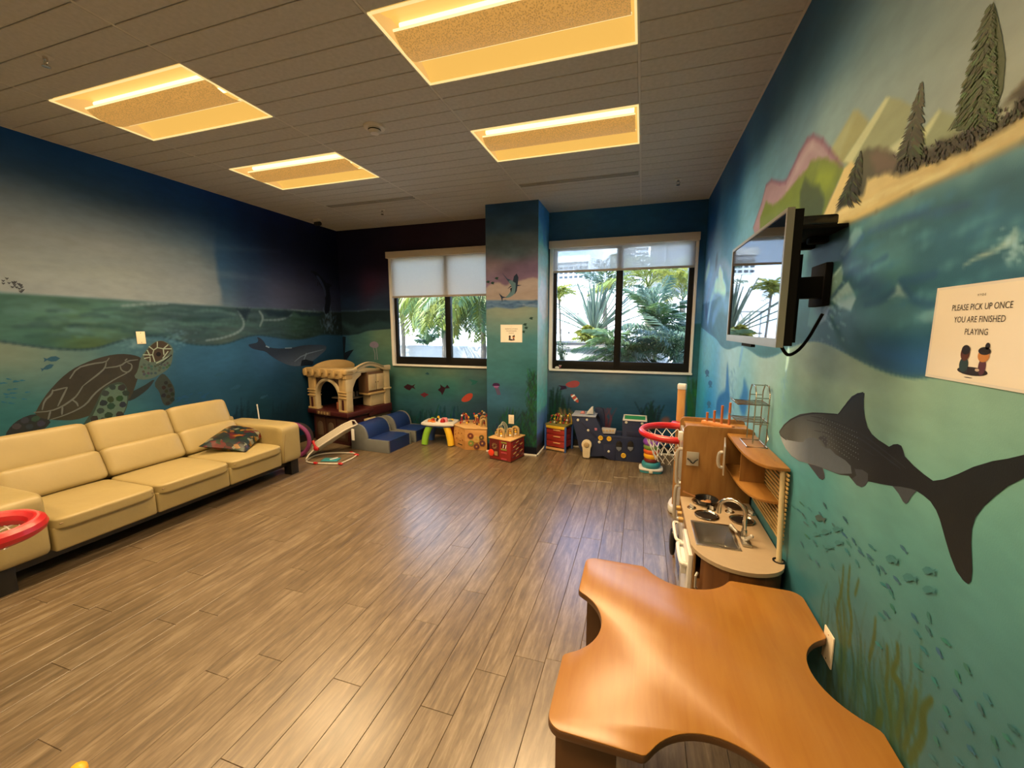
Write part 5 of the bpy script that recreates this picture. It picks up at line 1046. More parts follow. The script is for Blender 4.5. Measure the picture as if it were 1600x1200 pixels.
for k in range(3):
    t = thing('toy_utensil', ('small red toy cup in the microwave shelf', 'small steel toy bowl in the microwave shelf', 'small orange toy dish in the microwave shelf')[k], 'toy dish', (.56+.02*k, 2.40+.07*k, .798), group='toy dishes in the shelf')
    B().lathe([(0, 0), (.018, 0), (.026, .03), (.023, .03), (.016, .004), (0, .004)], (0, 0, 0), 16).build('bowl', (mat('red_plastic', (.40, .02, .02), .35), steel, mat('orange_plastic', (.75, .22, .03), .35))[k], t)
    B().lathe([(.026, .029), (.028, .031), (.026, .033), (.023, .031)], (0, 0, 0), 16).build('rim', steel, t)
# fridge tower
G = thing('play_refrigerator', 'tall wooden play refrigerator beside the stove', 'play kitchen', (.46, 2.77, 0)); o = G.location
def tower_side(): return [(.268, 0), (.655, 0), (.655, .985)]+arc(.625, .985, .03, 0, PI/2, 6)+arc(.298, .985, .03, PI/2, PI, 6)
fy = lambda a, b, h: Vector((a, h, b))
B().prism(tower_side(), 2.640, 2.654, fy, r=.002).build('front_panel', kw, G, shift=o)
B().prism(tower_side(), 2.890, 2.904, fy, r=.002).build('back_panel', kw, G, shift=o)
B().box2((.29, 2.654, .975), (.652, 2.890, .988)).build('top', kwh, G, shift=o)
B().box2((.30, 2.654, .03), (.652, 2.890, .975)).build('carcass', kdark, G, shift=o)
for z0_, z1_, hz in ((.06, .58, .50), (.60, .96, .74)):
    fd = B().box2((.272, 2.656, z0_), (.290, 2.888, z1_), r=.005).build('fridge_door', silver, G, shift=o)
    B().tube(smooth_open([(.272, 2.68, hz-.11), (.250, 2.68, hz-.115), (.242, 2.68, hz-.08), (.242, 2.68, hz+.08), (.250, 2.68, hz+.115), (.272, 2.68, hz+.11)], 1), .011, 8).build('handle', silver, fd, shift=o)
B().box2((.245, 2.70, .90), (.272, 2.74, .955), r=.006).build('dispenser', whp, G, shift=o)
hk = B().box2((.291, 2.634, .765), (.361, 2.640, .852), r=.002).build('hook_plate', silver, G, shift=o)
B().tube([(.298, 2.628, .808), (.312, 2.622, .800), (.318, 2.620, .790), (.326, 2.620, .785), (.334, 2.620, .790), (.340, 2.622, .800), (.354, 2.628, .808)], .004, 8).cyl((.298, 2.64, .808), (.298, 2.626, .808), .004, n=8).cyl((.354, 2.64, .808), (.354, 2.626, .808), .004, n=8).build('hook', blk, hk, shift=o)
t = thing('oven_mitt', 'black padded mitt hanging on the side of the play refrigerator', 'oven mitt', (.235, 2.60, .20)); c = B()
puffbox(c, (0, 0, .07), (.03, .09, .16), 4, (.006, 0, 0), 6); puffbox(c, (0, .045, .04), (.026, .035, .07), 3, cuts=4); c.build('mitt', blk, t); B().tube([(0, 0, .15), (.0, -.012, .175), (.012, -.012, .2), (.024, -.005, .2)], .003, 6).build('loop', blk, t)
# pan on the burner
t = thing('frying_pan', 'small black frying pan with toy food on the back burner', 'pan', (.405, 2.555, CZ+.011)); a = math.radians(205)
B().lathe([(0, 0), (.052, 0), (.064, .026), (.066, .027), (.061, .025), (.050, .003), (0, .003)], (0, 0, 0), 28).build('bowl', blk, t)
B().tube([(-.058, .014, .024), (-.10, .024, .036), (-.128, .03, .044)], [.005, .004, .006], 8).build('handle', mat('copper_handle', (.45, .22, .10), .35, .8), t)
for x, y, c in ((.012, .010, (.50, .24, .10)), (-.016, -.006, (.60, .34, .16)), (.010, -.020, (.44, .20, .09))): B().ball((x, y, .007), (.017, .014, .006), 12, 8).build('toy_food', mat('toy_food_%d' % int(x*1000), c, .5), t)
# peg stacker, dish rack
t = thing('peg_stacker', 'wooden peg stacker with four rising pegs on the play refrigerator', 'toy', (.478, 2.795, .988), rz=-.68+PI*0)
B().box((0, 0, .011), (.20, .038, .022), r=.003).build('base', mat('peg_wood', rgb(204, 140, 84), .5), t)
for k, h in enumerate((.055, .075, .115, .14)): B().cyl((-.072+k*.048, 0, .02), (-.072+k*.048, 0, .022+h), .0075, n=12).build('peg', mat('peg_dowel', rgb(178, 104, 60), .5), t)
t = thing('dish_rack', 'chrome wire dish rack leaning on the shelf by the right wall', 'dish rack', (.60, 2.5, .986)); o = t.location; wr = mat('chrome_wire', (.45, .42, .36), .2, 1.)
fr_ = B()
for x in (.585, .648): fr_.tube([(x, 2.40, .992), (x, 2.40, 1.26), (x, 2.43, 1.30), (x, 2.50, 1.30), (x, 2.53, 1.26), (x, 2.53, .992)], .0035, 8)
for y, z in ((2.40, 1.24), (2.40, 1.10), (2.53, 1.24), (2.53, 1.10), (2.46, 1.302)): fr_.cyl((.585, y, z), (.648, y, z), .003, n=8)
fr_.build('frame', wr, t, shift=o)
for z in (1.205, 1.112):
    g = B().tube([(.50, 2.39, z), (.648, 2.39, z), (.648, 2.54, z), (.50, 2.54, z)], .0035, 8, closed=True)
    for k in range(6): g.tube([(.50, 2.40+k*.026, z), (.60, 2.40+k*.026, z-.004), (.648, 2.40+k*.026, z)], .002, 6)
    g.tube([(.50, 2.40, z), (.488, 2.40, z+.014), (.486, 2.46, z+.016), (.488, 2.53, z+.014), (.50, 2.53, z)], .003, 6).build('wire_shelf', wr, t, shift=o)
B().tube([(.545, 2.34, .990), (.545, 2.50, .990), (.640, 2.50, .990), (.640, 2.34, .990)], .0035, 8, closed=True).tube([(.63, 2.36, .99), (.645, 2.36, 1.03), (.648, 2.40, 1.08)], .003, 8).tube([(.64, 2.50, .99), (.648, 2.52, 1.06), (.648, 2.47, 1.12)], .003, 8).build('foot_frame', wr, t, shift=o)

# ================================================================== TELEVISION ON ITS ARM
TV = thing('television', 'flat television with grey frame on an arm from the right wall', 'television', (.40, 1.84, 1.75)); o = TV.location
ang = math.atan2(.402-.380, 1.47-2.19)
def tvp(s, z, d=0.):      # s 0 near .. 1 far along the screen, d depth towards the wall
    x = .400+(.386-.400)*s; y = 1.47+(2.19-1.47)*s; n = Vector((.72, .014, 0)).normalized(); return Vector((x, y, z))+n*d
frm = mat('tv_frame', (.30, .29, .25), .35, .6); tvb = mat('tv_back', (.004, .004, .004), .8, spec=.15)
scr = bpy.data.materials.new('tv_screen'); scr.use_nodes = True; b_ = scr.node_tree.nodes['Principled BSDF']; b_.inputs['Base Color'].default_value = (.004, .004, .005, 1); b_.inputs['Roughness'].default_value = .02; b_.inputs['Specular IOR Level'].default_value = 1.; b_.inputs['IOR'].default_value = 2.2
def slab(c, s0, s1, z0, z1, d0, d1):
    P = [tvp(s, z, d) for d in (d0, d1) for z in (z0, z1) for s in (s0, s1)]
    V = [c.bm.verts.new(p) for p in P]
    for f in ((0, 1, 3, 2), (4, 5, 7, 6), (0, 1, 5, 4), (2, 3, 7, 6), (0, 2, 6, 4), (1, 3, 7, 5)): c.bm.faces.new([V[i] for i in f])
    return c
c = B(); slab(c, 0, 1, 1.547, 1.575, 0, .02); slab(c, 0, 1, 1.955, 1.966, 0, .02); slab(c, 0, .016, 1.575, 1.955, 0, .02); slab(c, .984, 1, 1.575, 1.955, 0, .02); c.build('bezel', frm, TV, shift=o)
slab(B(), .016, .984, 1.575, 1.955, .003, .018).build('screen', scr, TV, shift=o)
slab(B(), .005, .995, 1.552, 1.961, .02, .045).build('back_cover', tvb, TV, shift=o)
slab(B(), .12, .88, 1.56, 1.84, .045, .08).build('back_bulge', tvb, TV, shift=o)
c = B(); slab(c, .40, .60, 1.535, 1.548, .002, .016); c.build('sensor_bar', tvb, TV, shift=o)
c = B(); c.box((.565, 1.90, 1.76), (.17, .06, .08), rot=-.25); c.box2((.640, 1.84, 1.69), (.6645, 1.98, 1.85), r=.004); c.build('mount_arm', tvb, TV, shift=o)
B().tube(smooth_open([(.46, 1.72, 1.60), (.50, 1.74, 1.52), (.54, 1.80, 1.50), (.60, 1.85, 1.54), (.652, 1.86, 1.66)], 2), .006, 8).build('cable', tvb, TV, shift=o)
D = thing('media_player_shelf', 'small black wall shelf with a media box behind the television', 'shelf', (.60, 1.98, 1.93)); o = D.location
B().box2((.515, 1.75, 1.955), (.664, 2.11, 1.967), r=.002).build('shelf_board', tvb, D, shift=o)
for y_ in (1.90, 2.03): B().box2((.6, y_, 1.93), (.6645, y_+.04, 1.955), r=.006).build('bracket', tvb, D, shift=o)
B().box2((.505, 1.765, 1.9675), (.640, 2.09, 2.005), r=.008).build('media_box', blk, D, shift=o)
for z_ in (1.978, 1.991): B().box2((.503, 1.78, z_), (.5055, 1.92, z_+.006)).build('light_strip', mat('chrome_strip', (.8, .8, .8), .15, 1.), D, shift=o)

# ================================================================== SIGNS AND PLATES
def text_mesh(body, size, fn, name, m, parent, align='CENTER', shear=0., h=.0004, wide=1.):
    cu = bpy.data.curves.new('txt', 'FONT'); cu.body = body; cu.size = size; cu.align_x = align; cu.resolution_u = 3; cu.shear = shear
    ob = bpy.data.objects.new('txt', cu); COL.objects.link(ob); dg = bpy.context.evaluated_depsgraph_get()
    me = bpy.data.meshes.new_from_object(ob.evaluated_get(dg)); bpy.data.objects.remove(ob)
    for v in me.vertices: v.co = fn(v.co.x*wide, v.co.y, h)
    me.name = name; q = bpy.data.objects.new(name, me); COL.objects.link(q); me.materials.clear(); me.materials.append(m); q.parent = parent; return q
paper = mat('laminated_paper', (.88, .84, .76), .22, var=.02, spec=.6); film = mat('laminate_film', (.78, .78, .76), .15, var=.02, spec=.7); ink = mat('print_ink', (.02, .014, .012), .5)
def sign(name, lab, loc, right, w_, h_):
    t = thing(name, lab, 'sign', loc, group=None); n = Vector((0, 0, 1)).cross(right)*-1; n = right.cross(Vector((0, 0, 1)))
    f = lambda a, b, d: right*a+Vector((0, 0, 1))*b+n*(d+.0006)
    B().prism([(-w_/2, -h_/2), (w_/2, -h_/2), (w_/2, h_/2), (-w_/2, h_/2)], 0, .0008, f).build('laminate', film, t)
    B().prism([(-w_/2+.008, -h_/2+.006), (w_/2-.008, -h_/2+.006), (w_/2-.008, h_/2-.006), (-w_/2+.008, h_/2-.006)], .0008, .0012, f).build('sheet', paper, t)
    fx = lambda a, b, d: f(a, b, d+.0013); k = w_/.28
    text_mesh('H Y D E', .0065*k, lambda a, b, d: fx(a, b+.078*k, d), 'heading', ink, t)
    for tx, yy in (('PLEASE PICK UP ONCE', .050), ('YOU ARE FINISHED', .024), ('PLAYING', -.002)): text_mesh(tx, .0185*k, lambda a, b, d, yy=yy: fx(a, b+yy*k, d), 'lettering', ink, t, wide=.86)
    def disc(x, y, rx, ry, col, nm, d=.0004, n_=20): B().face([f((x+rx*math.cos(q))*k, (y+ry*math.sin(q))*k, .0013+d) for q in np.linspace(0, 2*PI, n_, endpoint=False)]).build('print', mat(nm, col, .5), t, sharp=None, recalc=False)
    disc(.005, -.078, .042, .009, (.02, .012, .014), 'print_rug'); disc(-.020, -.066, .013, .016, (.02, .05, .06), 'print_teal', .0006); disc(-.020, -.042, .013, .016, (.10, .03, .02), 'print_brown', .0008); disc(-.019, -.034, .012, .010, (.012, .008, .008), 'print_hair', .0010)
    disc(.030, -.066, .010, .018, (.10, .03, .05), 'print_plum', .0006); disc(.030, -.044, .015, .013, (.55, .24, .07), 'print_tan', .0008); disc(.031, -.034, .016, .008, (.012, .008, .008), 'print_hair', .0010); disc(.037, -.024, .006, .007, (.012, .008, .008), 'print_hair', .0010); disc(.020, -.074, .006, .003, (.6, .5, .4), 'print_cream', .0012)
    disc(-.002, -.092, .012, .0009, (.02, .012, .012), 'print_rug')
    return t
sign('notice_sign', 'laminated notice with two seated children on the right wall', (XR-.0005, 1.107, 1.597), Vector((0, -1, 0)), .280, .210)
sign('notice_sign', 'small laminated notice on the painted column', (-1.537, CY-.0005, 1.532), Vector((1, 0, 0)), .280, .216)
plate_m = mat('wall_plate', (.80, .70, .54), .4, var=.02); slotd = mat('plate_slot', (.04, .03, .025), .6)
def plate(name, lab, loc, right, outlet):
    t = thing(name, lab, 'outlet' if outlet else 'wall plate', loc); n = right.cross(Vector((0, 0, 1))); f = lambda a, b, d: right*a+Vector((0, 0, 1))*b+n*d
    B().prism([(-.036, -.058), (.036, -.058), (.036, .058), (-.036, .058)], 0.0005, .006, f, r=.002).build('plate', plate_m, t)
    for y in (-.045, .045) if not outlet else (0,): B().prism(arc(0, y, .003, 0, 2*PI, 8)[:-1], .006, .0066, f).build('screw', slotd if outlet else chrome, t)
    if outlet:
        for y in (-.02, .02):
            r_ = B().prism([(-.015, y-.013), (.015, y-.013), (.015, y+.013), (-.015, y+.013)], .006, .0072, f, r=.0006).build('socket', plate_m, t)
            B().prism([(-.007, y-.002), (-.0055, y-.002), (-.0055, y+.007), (-.007, y+.007)], .0072, .0075, f).prism([(.0055, y-.002), (.007, y-.002), (.007, y+.007), (.0055, y+.007)], .0072, .0075, f).build('slot', slotd, r_)
plate('wall_plate', 'cream blank wall plate above the painted turtle head', (XL, 2.632, 1.514), Vector((0, 1, 0)), False)
plate('wall_outlet', 'cream power outlet plate beside the children\'s table', (XR, 1.550, .508), Vector((0, -1, 0)), False)
plate('wall_outlet', 'cream power outlet low on the column', (-1.538, CY, .452), Vector((1, 0, 0)), True)
# ================================================================== TOYS ALONG THE WINDOW WALL
def P_(name, c, rough=.4, **k): return mat(name, c, rough, **k)
tan_p = P_('tan_plastic', (.46, .32, .14), .45); cream_p = P_('cream_plastic', (.50, .41, .25), .45); maroon = P_('maroon_plastic', (.055, .010, .010), .4); brownp = P_('brown_plastic', (.06, .026, .014), .5)
navy_v = P_('navy_vinyl', (.012, .032, .15), .34, spec=.5); grey_v = P_('grey_vinyl', (.15, .16, .16), .5); red_p = P_('rich_red_plastic', (.42, .008, .012), .32); blue_p = P_('blue_plastic', (.04, .10, .34), .4)
green_p = P_('green_plastic', (.24, .50, .04), .38); yel_p = P_('yellow_plastic', (.80, .50, .03), .38); navy_p = P_('navy_plastic', (.016, .026, .075), .42); org_p = P_('orange_plastic', (.75, .22, .03), .35); purple = P_('purple_plastic', (.22, .06, .42), .35); teal = P_('teal_plastic', (.04, .26, .32), .35); magenta = P_('magenta_fabric', (.20, .03, .13), .6)
# ---- arched play house kitchen, built from its right front corner: a runs left along the front, b back along the side
HO = Vector((-3.71, 4.42, 0)); PH = thing('play_house_kitchen', 'tan plastic play house kitchen with arched counter and cupboards', 'play house', HO, rz=math.radians(-10))
FW, SD = .785, .80
fa = lambda a, z, d: Vector((-a, d, z)); sb = lambda b, z, d: Vector((-d, b, z))   # front plane / side plane
# base cabinets and counter
B().box2((-FW+.03, .04, 0), (-.03, .40, .40), r=.01).build('base_cabinet', maroon, PH)
for a0, a1 in ((.06, .26), (.28, .48), (.50, .70)):
    d = B().prism([(a0, .06), (a1, .06), (a1, .36), (a0, .36)], .028, .04, fa, r=.004).build('cabinet_door', brownp, PH)
    B().prism(arc((a0+a1)/2, .24, .055, 0, PI, 12)+[((a0+a1)/2-.055, .10), ((a0+a1)/2+.055, .10)], .022, .028, fa, r=.002).build('door_panel', P_('taupe_plastic', (.11, .075, .05), .5), d)
B().box2((-FW-.02, -.02, .40), (.02, .44, .47), r=.018, seg=3).build('counter', maroon, PH)
sg = B().prism([(.32, .405), (.60, .405), (.60, .462), (.32, .462)], -.026, -.018, fa, r=.003).build('name_plate', P_('plaque', (.12, .06, .03), .5), PH)
for k in range(4): B().prism(arc(.37+k*.06, .433, .02, 0, 2*PI, 10)[:-1], -.030, -.025, fa).build('plaque_motif', P_('plaque_gold', (.30, .20, .09), .5), sg)
# front: two pillars, arch, cornice with corbels
for a0, a1 in ((.012, .150), (FW-.150, FW-.012)):
    pl = B().box2((-a1, 0, .47), (-a0, .09, .93), r=.012).build('pillar', tan_p, PH)
    for z, h, e in ((.735, .02, .012), (.70, .018, .008), (.655, .018, .010), (.47, .03, .012)): B().box2((-a1-e, -.012, z), (-a0+e, .10, z+h), r=.006).build('pillar_ring', tan_p, pl)
    am = .081 if a0 < .1 else FW-.081
    B().box2((-am-.018, -.006, .50), (-am+.018, .004, .64)).build('pillar_inset', maroon, pl)
sp = arc(FW/2, .655, .235, PI, 0, 24)
B().prism([(FW/2-.25, .93), (FW/2-.25, .655)]+sp+[(FW/2+.25, .655), (FW/2+.25, .93)], .03, .06, fa).build('arch_panel', brownp, PH)
for sg_ in (-1, 1): B().prism([(FW/2+sg_*.222, .47), (FW/2+sg_*.262, .47), (FW/2+sg_*.262, .655), (FW/2+sg_*.222, .655)], .0, .075, fa, r=.006).build('arch_jamb', cream_p, PH)
B().prism(arc(FW/2, .655, .262, PI, 0, 24)+arc(FW/2, .655, .222, 0, PI, 24), .0, .075, fa, r=.008).build('arch_moulding', cream_p, PH)
B().box2((-FW-.02, -.03, .98), (.02, .13, 1.055), r=.02, seg=3).build('cornice', tan_p, PH)
B().box2((-FW-.005, -.01, .92), (.005, .11, .985), r=.01).build('lintel', tan_p, PH)
for k in range(6):
    a = .06+k*.142; B().prism([(a-.022, 1.04), (a+.022, 1.04), (a+.034, .99), (a+.02, .945), (a-.02, .945), (a-.034, .99)], -.055, -.01, fa, r=.008).build('corbel', tan_p, PH)
B().box2((-FW+.03, .10, .98), (-.03, SD-.06, 1.0), r=.01).build('roof', cream_p, PH)
dome = [(-.06, 1.0)]+[(.40*math.sin(t), 1.0+.13*math.cos(t)) for t in np.linspace(-1.3, 1.3, 14)]
B().prism([(SD/2+x, z) for x, z in [(-.36, .99)]+[(.36*math.sin(t)/math.sin(1.2), 1.045+.09*(math.cos(t)-math.cos(1.2))/(1-math.cos(1.2))) for t in np.linspace(-1.2, 1.2, 16)]+[(.36, .99)]], FW-.10, FW-.05, sb, r=.008).build('roof_crest', tan_p, PH)
# right side: corner post, wavy pediment, hutch
B().prism([(0, .47), (.10, .47), (.10, .70), (.115, .80), (.17, .90), (.26, .96), (.26, 1.0), (0, 1.0)], 0, .04, sb, r=.006).build('side_bracket', cream_p, PH)
up = [(x, 1.055+.075*max(0, math.sin((x-.12)/.56*PI))**1.2) for x in np.linspace(.0, SD, 24)]; lo_ = [(x, .985+.085*max(0, math.sin((x-.10)/.60*PI))**1.2) for x in np.linspace(SD, .0, 24)]
B().prism(up+lo_, -.02, .03, sb, r=.008).build('pediment', cream_p, PH)
mid = [(x, z+.045) for x, z in lo_[::-1]][5:20]; B().prism([(x, z-.012) for x, z in mid]+[(x, z+.012) for x, z in mid[::-1]], -.026, -.018, sb).build('pediment_inset', P_('olive_plastic', (.20, .18, .10), .5), PH)
B().box2((-.16, SD-.11, .47), (-.005, SD, 1.04), r=.01).build('end_post', cream_p, PH)
for z in (.70, 1.02): B().box2((-.175, SD-.125, z), (.012, SD+.012, z+.022), r=.006).build('post_ring', cream_p, PH)
cb = B().box2((-.20, .38, .68), (-.02, SD-.10, .985), r=.006).build('cupboard', P_('hutch_brown', (.13, .07, .035), .5), PH)
for k in range(2):
    b0 = .395+k*.152; d = B().prism([(b0, .72), (b0+.14, .72), (b0+.14, .945), (b0, .945)], .008, .02, sb, r=.004).build('cupboard_door', cream_p, PH)
    B().prism([(b0+.028, .75), (b0+.112, .75), (b0+.112, .915), (b0+.028, .915)], .003, .008, sb, r=.003).build('door_inset', P_('tan_inset', (.48, .37, .22), .5), d)
    B().ball((-.002, b0+(.125 if k == 0 else .015), .83), .007, 8, 6).build('knob', brownp, d)
B().box2((-.20, .38, .655), (.0, SD-.09, .685), r=.008).build('cupboard_ledge', tan_p, PH)
B().box2((-.19, .44, .49), (-.03, SD-.10, .66), r=.006).build('niche_block', cream_p, PH)
B().box2((-.30, .36, .36), (.012, SD+.01, .485), r=.012).build('side_counter', maroon, PH)
lb = B().box2((-.30, .40, 0), (-.01, SD, .37), r=.008).build('side_cabinet', brownp, PH)
B().prism([(.43, .10), (.72, .10), (.72, .34), (.43, .34)], .0, .012, sb, r=.004).build('oven_window', P_('dark_window', (.05, .045, .03), .3), lb)
B().box2((-.55, .20, .60), (-.22, .66, .615)).build('inner_shelf', P_('inner_shelf', (.14, .11, .08), .5), PH)
for k in range(3): B().cyl((-.30, .30+k*.07, .615), (-.30, .30+k*.07, .69), .02, .017, 12).build('toy_jar', P_('jar_%d' % k, ((.10, .10, .12), (.16, .14, .12), (.07, .07, .09))[k], .4), PH)
B().box2((-.34, .10, .47), (-.24, .20, .58), r=.01).ball((-.29, .15, .60), .05, 12, 8).build('play_phone', P_('orange_toy', (.40, .12, .05), .4), PH)
B().box2((-.02, .28, .30), (.03, .46, .335), r=.004).build('rail', cream_p, PH)
B().box2((-FW+.02, SD-.06, .0), (-.02, SD-.03, .90)).build('back_board', P_('dark_back', (.012, .012, .014), .7), PH)
# ---- purple fabric tunnel ring beside the sofa
t = thing('play_tunnel', 'purple ring of a pop-up play tunnel behind the sofa arm', 'toy', (-4.10, 3.86, 0), rz=math.radians(20))
B().tube([(.21*math.cos(a), 0, .215+.21*math.sin(a)) for a in np.linspace(0, 2*PI, 40, endpoint=False)], .026, 8, closed=True).build('ring', magenta, t)
B().lathe([(.20, .0), (.185, .06), (.20, .12), (.185, .18)], (0, 0, 0), 32, M=Matrix.Translation((0, 0, .215)) @ Matrix.Rotation(PI/2, 4, 'X').inverted()).build('fabric', P_('tunnel_black', (.02, .012, .02), .8), t, recalc=False)
# ---- baby bouncer
t = thing('baby_bouncer', 'white baby bouncer seat with red joints and wire frame', 'bouncer', (-3.55, 3.95, 0)); o = t.location; wf = P_('white_tube', (.62, .58, .50), .35)
A, C, D_, E_ = onZ(479, 722, .008), onZ(535, 724.5, .008), onZ(560, 711, .008), onZ(535, 706, .008)
bs = [tuple(onZ(477, 719, .012)), tuple(onZ(482, 723.5, .012)), tuple(onZ(527, 725, .012)), tuple(onZ(536, 723, .012)), tuple(onZ(559, 711.5, .012)), tuple(onZ(553, 707, .012)), tuple(onZ(500, 708, .012))]
B().tube(smooth_closed(bs, 2), .009, 8, closed=True).build('base_frame', wf, t, shift=o)
for u, v in ((493, 723.6), (532, 724.6), (557, 710.5), (549, 707)): B().ball(onZ(u, v, .014), (.035, .02, .016), 10, 6).build('corner_joint', red_p, t, shift=o)
ang2 = math.atan2(.12, .5); hd = Vector((.94, .34, 0)); wd = Vector((-.34, .94, 0))*.165; R0 = onZ(480, 716, .05); back_top = onY(556, 664, 4.17)
path = [onZ(478, 718, .03), onY(484, 708, 3.86), onY(500, 697, 3.90), onY(520, 684, 3.98), onY(540, 671, 4.08), onY(555, 664.5, 4.18)]
path = [Vector(p) for p in smooth_open([tuple(p) for p in path], 2)]
dl = (path[-1]-path[0]); sidev = Vector((-dl.y, dl.x, 0)).normalized()*.30
L_ = path; R_2 = [p+sidev for p in path]
B().tube(L_+[L_[-1]+Vector((.02, .02, .004))+sidev*.1, R_2[-1]+Vector((.02, .02, .004))-sidev*.1]+R_2[::-1], .009, 8).build('seat_frame', wf, t, shift=o)
rows = []
for i in range(3, len(path)):
    row = []
    for j in range(9):
        f = j/8; sag = (.10*math.sin(PI*f))*(1-.25*abs(2*(i-3)/(len(path)-4)-1)); row.append(L_[i]*(1-f)+R_2[i]*f-Vector((0, 0, sag)))
    rows.append(row)
B().grid(rows).build('fabric_seat', P_('grey_fabric', (.44, .40, .32), .8), t, shift=o, recalc=False)
q = L_[len(path)//3]; B().ball(q, (.04, .025, .03), 10, 7).tube([q, q+Vector((-.03, 0, .06)), q+Vector((-.05, .01, .09))], [.016, .014, .02], 8).build('hinge', red_p, t, shift=o)
q = L_[-3]; B().prism([(-.022, 0), (.022, 0), (.022, -.15), (-.022, -.15)], 0, .003, lambda a, b, h: Vector((q.x+a, q.y-.02+h, q.z+b-.03)), r=.001).build('care_label', whp, t, shift=o)
tb = thing('picture_book', 'thin teal picture book lying inside the bouncer frame', 'book', tuple(onZ(517, 719, .001)), rz=.3)
B().box((0, 0, .006), (.20, .12, .008), r=.002).build('cover', teal, tb); B().box((.03, .02, .0135), (.10, .03, .005), r=.001, rot=.9).build('bookmark', whp, tb)
# ---- two small foam loveseats
def foam(loc, rz, ln, lab):
    t = thing('foam_sofa', lab, 'sofa', loc, rz=rz, group='navy foam play sofas'); D = .60
    prof = [(0, 0), (D, 0), (D, .162), (.27, .162), (.265, .20), (.245, .27), (.20, .325), (.14, .350), (.07, .352), (.015, .33), (0, .27)]; prof = prof[:4]+smooth_open(prof[4:], 1)
    fr2 = lambda a, z, h: Vector((a, h, z))
    B().prism(prof, .0, .030, fr2, r=.006).build('side_panel', grey_v, t); B().prism(prof, ln-.030, ln, fr2, r=.006).build('side_panel', grey_v, t)
    ins = [(a*.985+.002, z*.985) for a, z in prof]; B().prism(ins[:1]+[(D*.985, 0), (D*.985, .157), (.265, .157)]+ins[4:], .030, ln-.030, fr2, r=.004).build('foam_body', navy_v, t)
    c = B(); puffbox(c, (.43, ln/2, .150), (.335, ln-.06, .035), 5, (0, 0, .008), 7); c.build('seat_pad', navy_v, t)
foam((-3.635, 4.365, 0), math.radians(-3), .50, 'near navy foam play sofa with grey side panel facing the viewer')
foam((-3.58, 4.925, 0), math.radians(-3), .40, 'far navy foam play sofa beneath the left window')
# ---- activity table with green and yellow legs
t = thing('baby_activity_table', 'small white baby activity table with green and yellow legs', 'activity table', (-2.63, 4.98, 0), rz=math.radians(7))
def leg4(x, y, sx_, sy, m):
    pts = [(x+sx_*.055, y+sy*.055, .012), (x+sx_*.045, y+sy*.045, .10), (x+sx_*.02, y+sy*.02, .19), (x-sx_*.02, y-sy*.02, .27)]; B().tube(smooth_open(pts, 2), .046, 14).build('leg', m, t)
for sx_, sy, m in ((-1, -1, green_p), (1, -1, yel_p), (-1, 1, blue_p), (1, 1, red_p)): leg4(sx_*.135, sy*.10, sx_, sy*.4, m)
B().prism(smooth_closed([(-.20, -.155), (.20, -.155), (.23, .0), (.20, .155), (-.20, .155), (-.23, 0)], 2), .262, .278, None, r=.004).build('underside', blue_p, t)
B().prism(smooth_closed([(-.23, -.17), (.23, -.17), (.24, .0), (.23, .17), (-.23, .17), (-.24, 0)], 1), .278, .318, None, r=.012, seg=3).build('table_top', whp, t)
for x, y, r, h, m in ((-.13, -.06, .03, .03, org_p), (-.10, -.02, .028, .04, red_p), (-.07, -.08, .03, .02, org_p), (-.03, -.03, .02, .05, blk), (.02, -.05, .034, .045, whp), (.06, -.07, .034, .05, red_p), (.09, -.03, .03, .06, P_('pink_plastic', (.75, .28, .32), .4)), (.15, .0, .03, .02, grey_v), (.15, .06, .024, .024, yel_p), (-.14, .07, .03, .03, green_p), (.02, .08, .04, .03, P_('pink_plastic', (.75, .28, .32), .4)), (-.05, .06, .02, .06, yel_p)):
    B().lathe([(0, h), (r*.6, h*.95), (r, h*.5), (r, 0)], (x, y, .316), 14).build('activity_button', m, t)
# ---- wooden hexagonal activity cube with gears and bead mazes
bw_m = wood('birch_ply', rgb(208, 158, 96), rgb(184, 130, 70), .45, 'X', 7)
t = thing('wooden_activity_cube', 'natural wood activity cube with gears and bead maze on top', 'activity cube', (-2.13, 5.04, 0), rz=0); o = t.location
hexa = [(-2.40, 4.925), (-2.172, 4.785), (-1.885, 4.842), (-1.875, 5.14), (-2.10, 5.30), (-2.38, 5.20)]
B().prism(hexa, .0, .285, None, r=.003).build('body', bw_m, t, shift=o); B().prism([(-2.13+(a+2.13)*1.03, 5.04+(b-5.04)*1.03) for a, b in hexa], .285, .300, None, r=.003).build('top', wood('birch_top', rgb(222, 182, 124), rgb(204, 158, 98), .4, 'X', 7), t, shift=o)
e0, e1 = Vector((-2.172, 4.785, 0)), Vector((-1.885, 4.842, 0)); ex = (e1-e0).normalized(); en = Vector((ex.y, -ex.x, 0)); gf = lambda a, b, h: e0+ex*a+en*h+Vector((0, 0, b))
for a, b, r, m in ((.075, .195, .042, P_('gear_red', (.16, .035, .02), .5)), (.152, .148, .046, P_('gear_yellow', (.55, .36, .10), .5)), (.08, .095, .040, P_('gear_green', (.18, .24, .05), .5)), (.155, .052, .040, P_('gear_brown', (.12, .035, .03), .5)), (.222, .178, .034, P_('gear_olive', (.10, .08, .03), .5)), (.232, .098, .042, P_('gear_purple', (.10, .03, .04), .5))):
    g = [(a+(r*(1.0 if k % 2 else .88))*math.cos(2*PI*k/24), b+(r*(1.0 if k % 2 else .88))*math.sin(2*PI*k/24)) for k in range(24)]
    gg = B().prism(g, .001, .012, gf, r=.001, seg=1).build('gear', m, t, shift=o); B().prism(arc(a, b, r*.3, 0, 2*PI, 12)[:-1], .012, .015, gf).build('hub', bw_m, gg, shift=o)
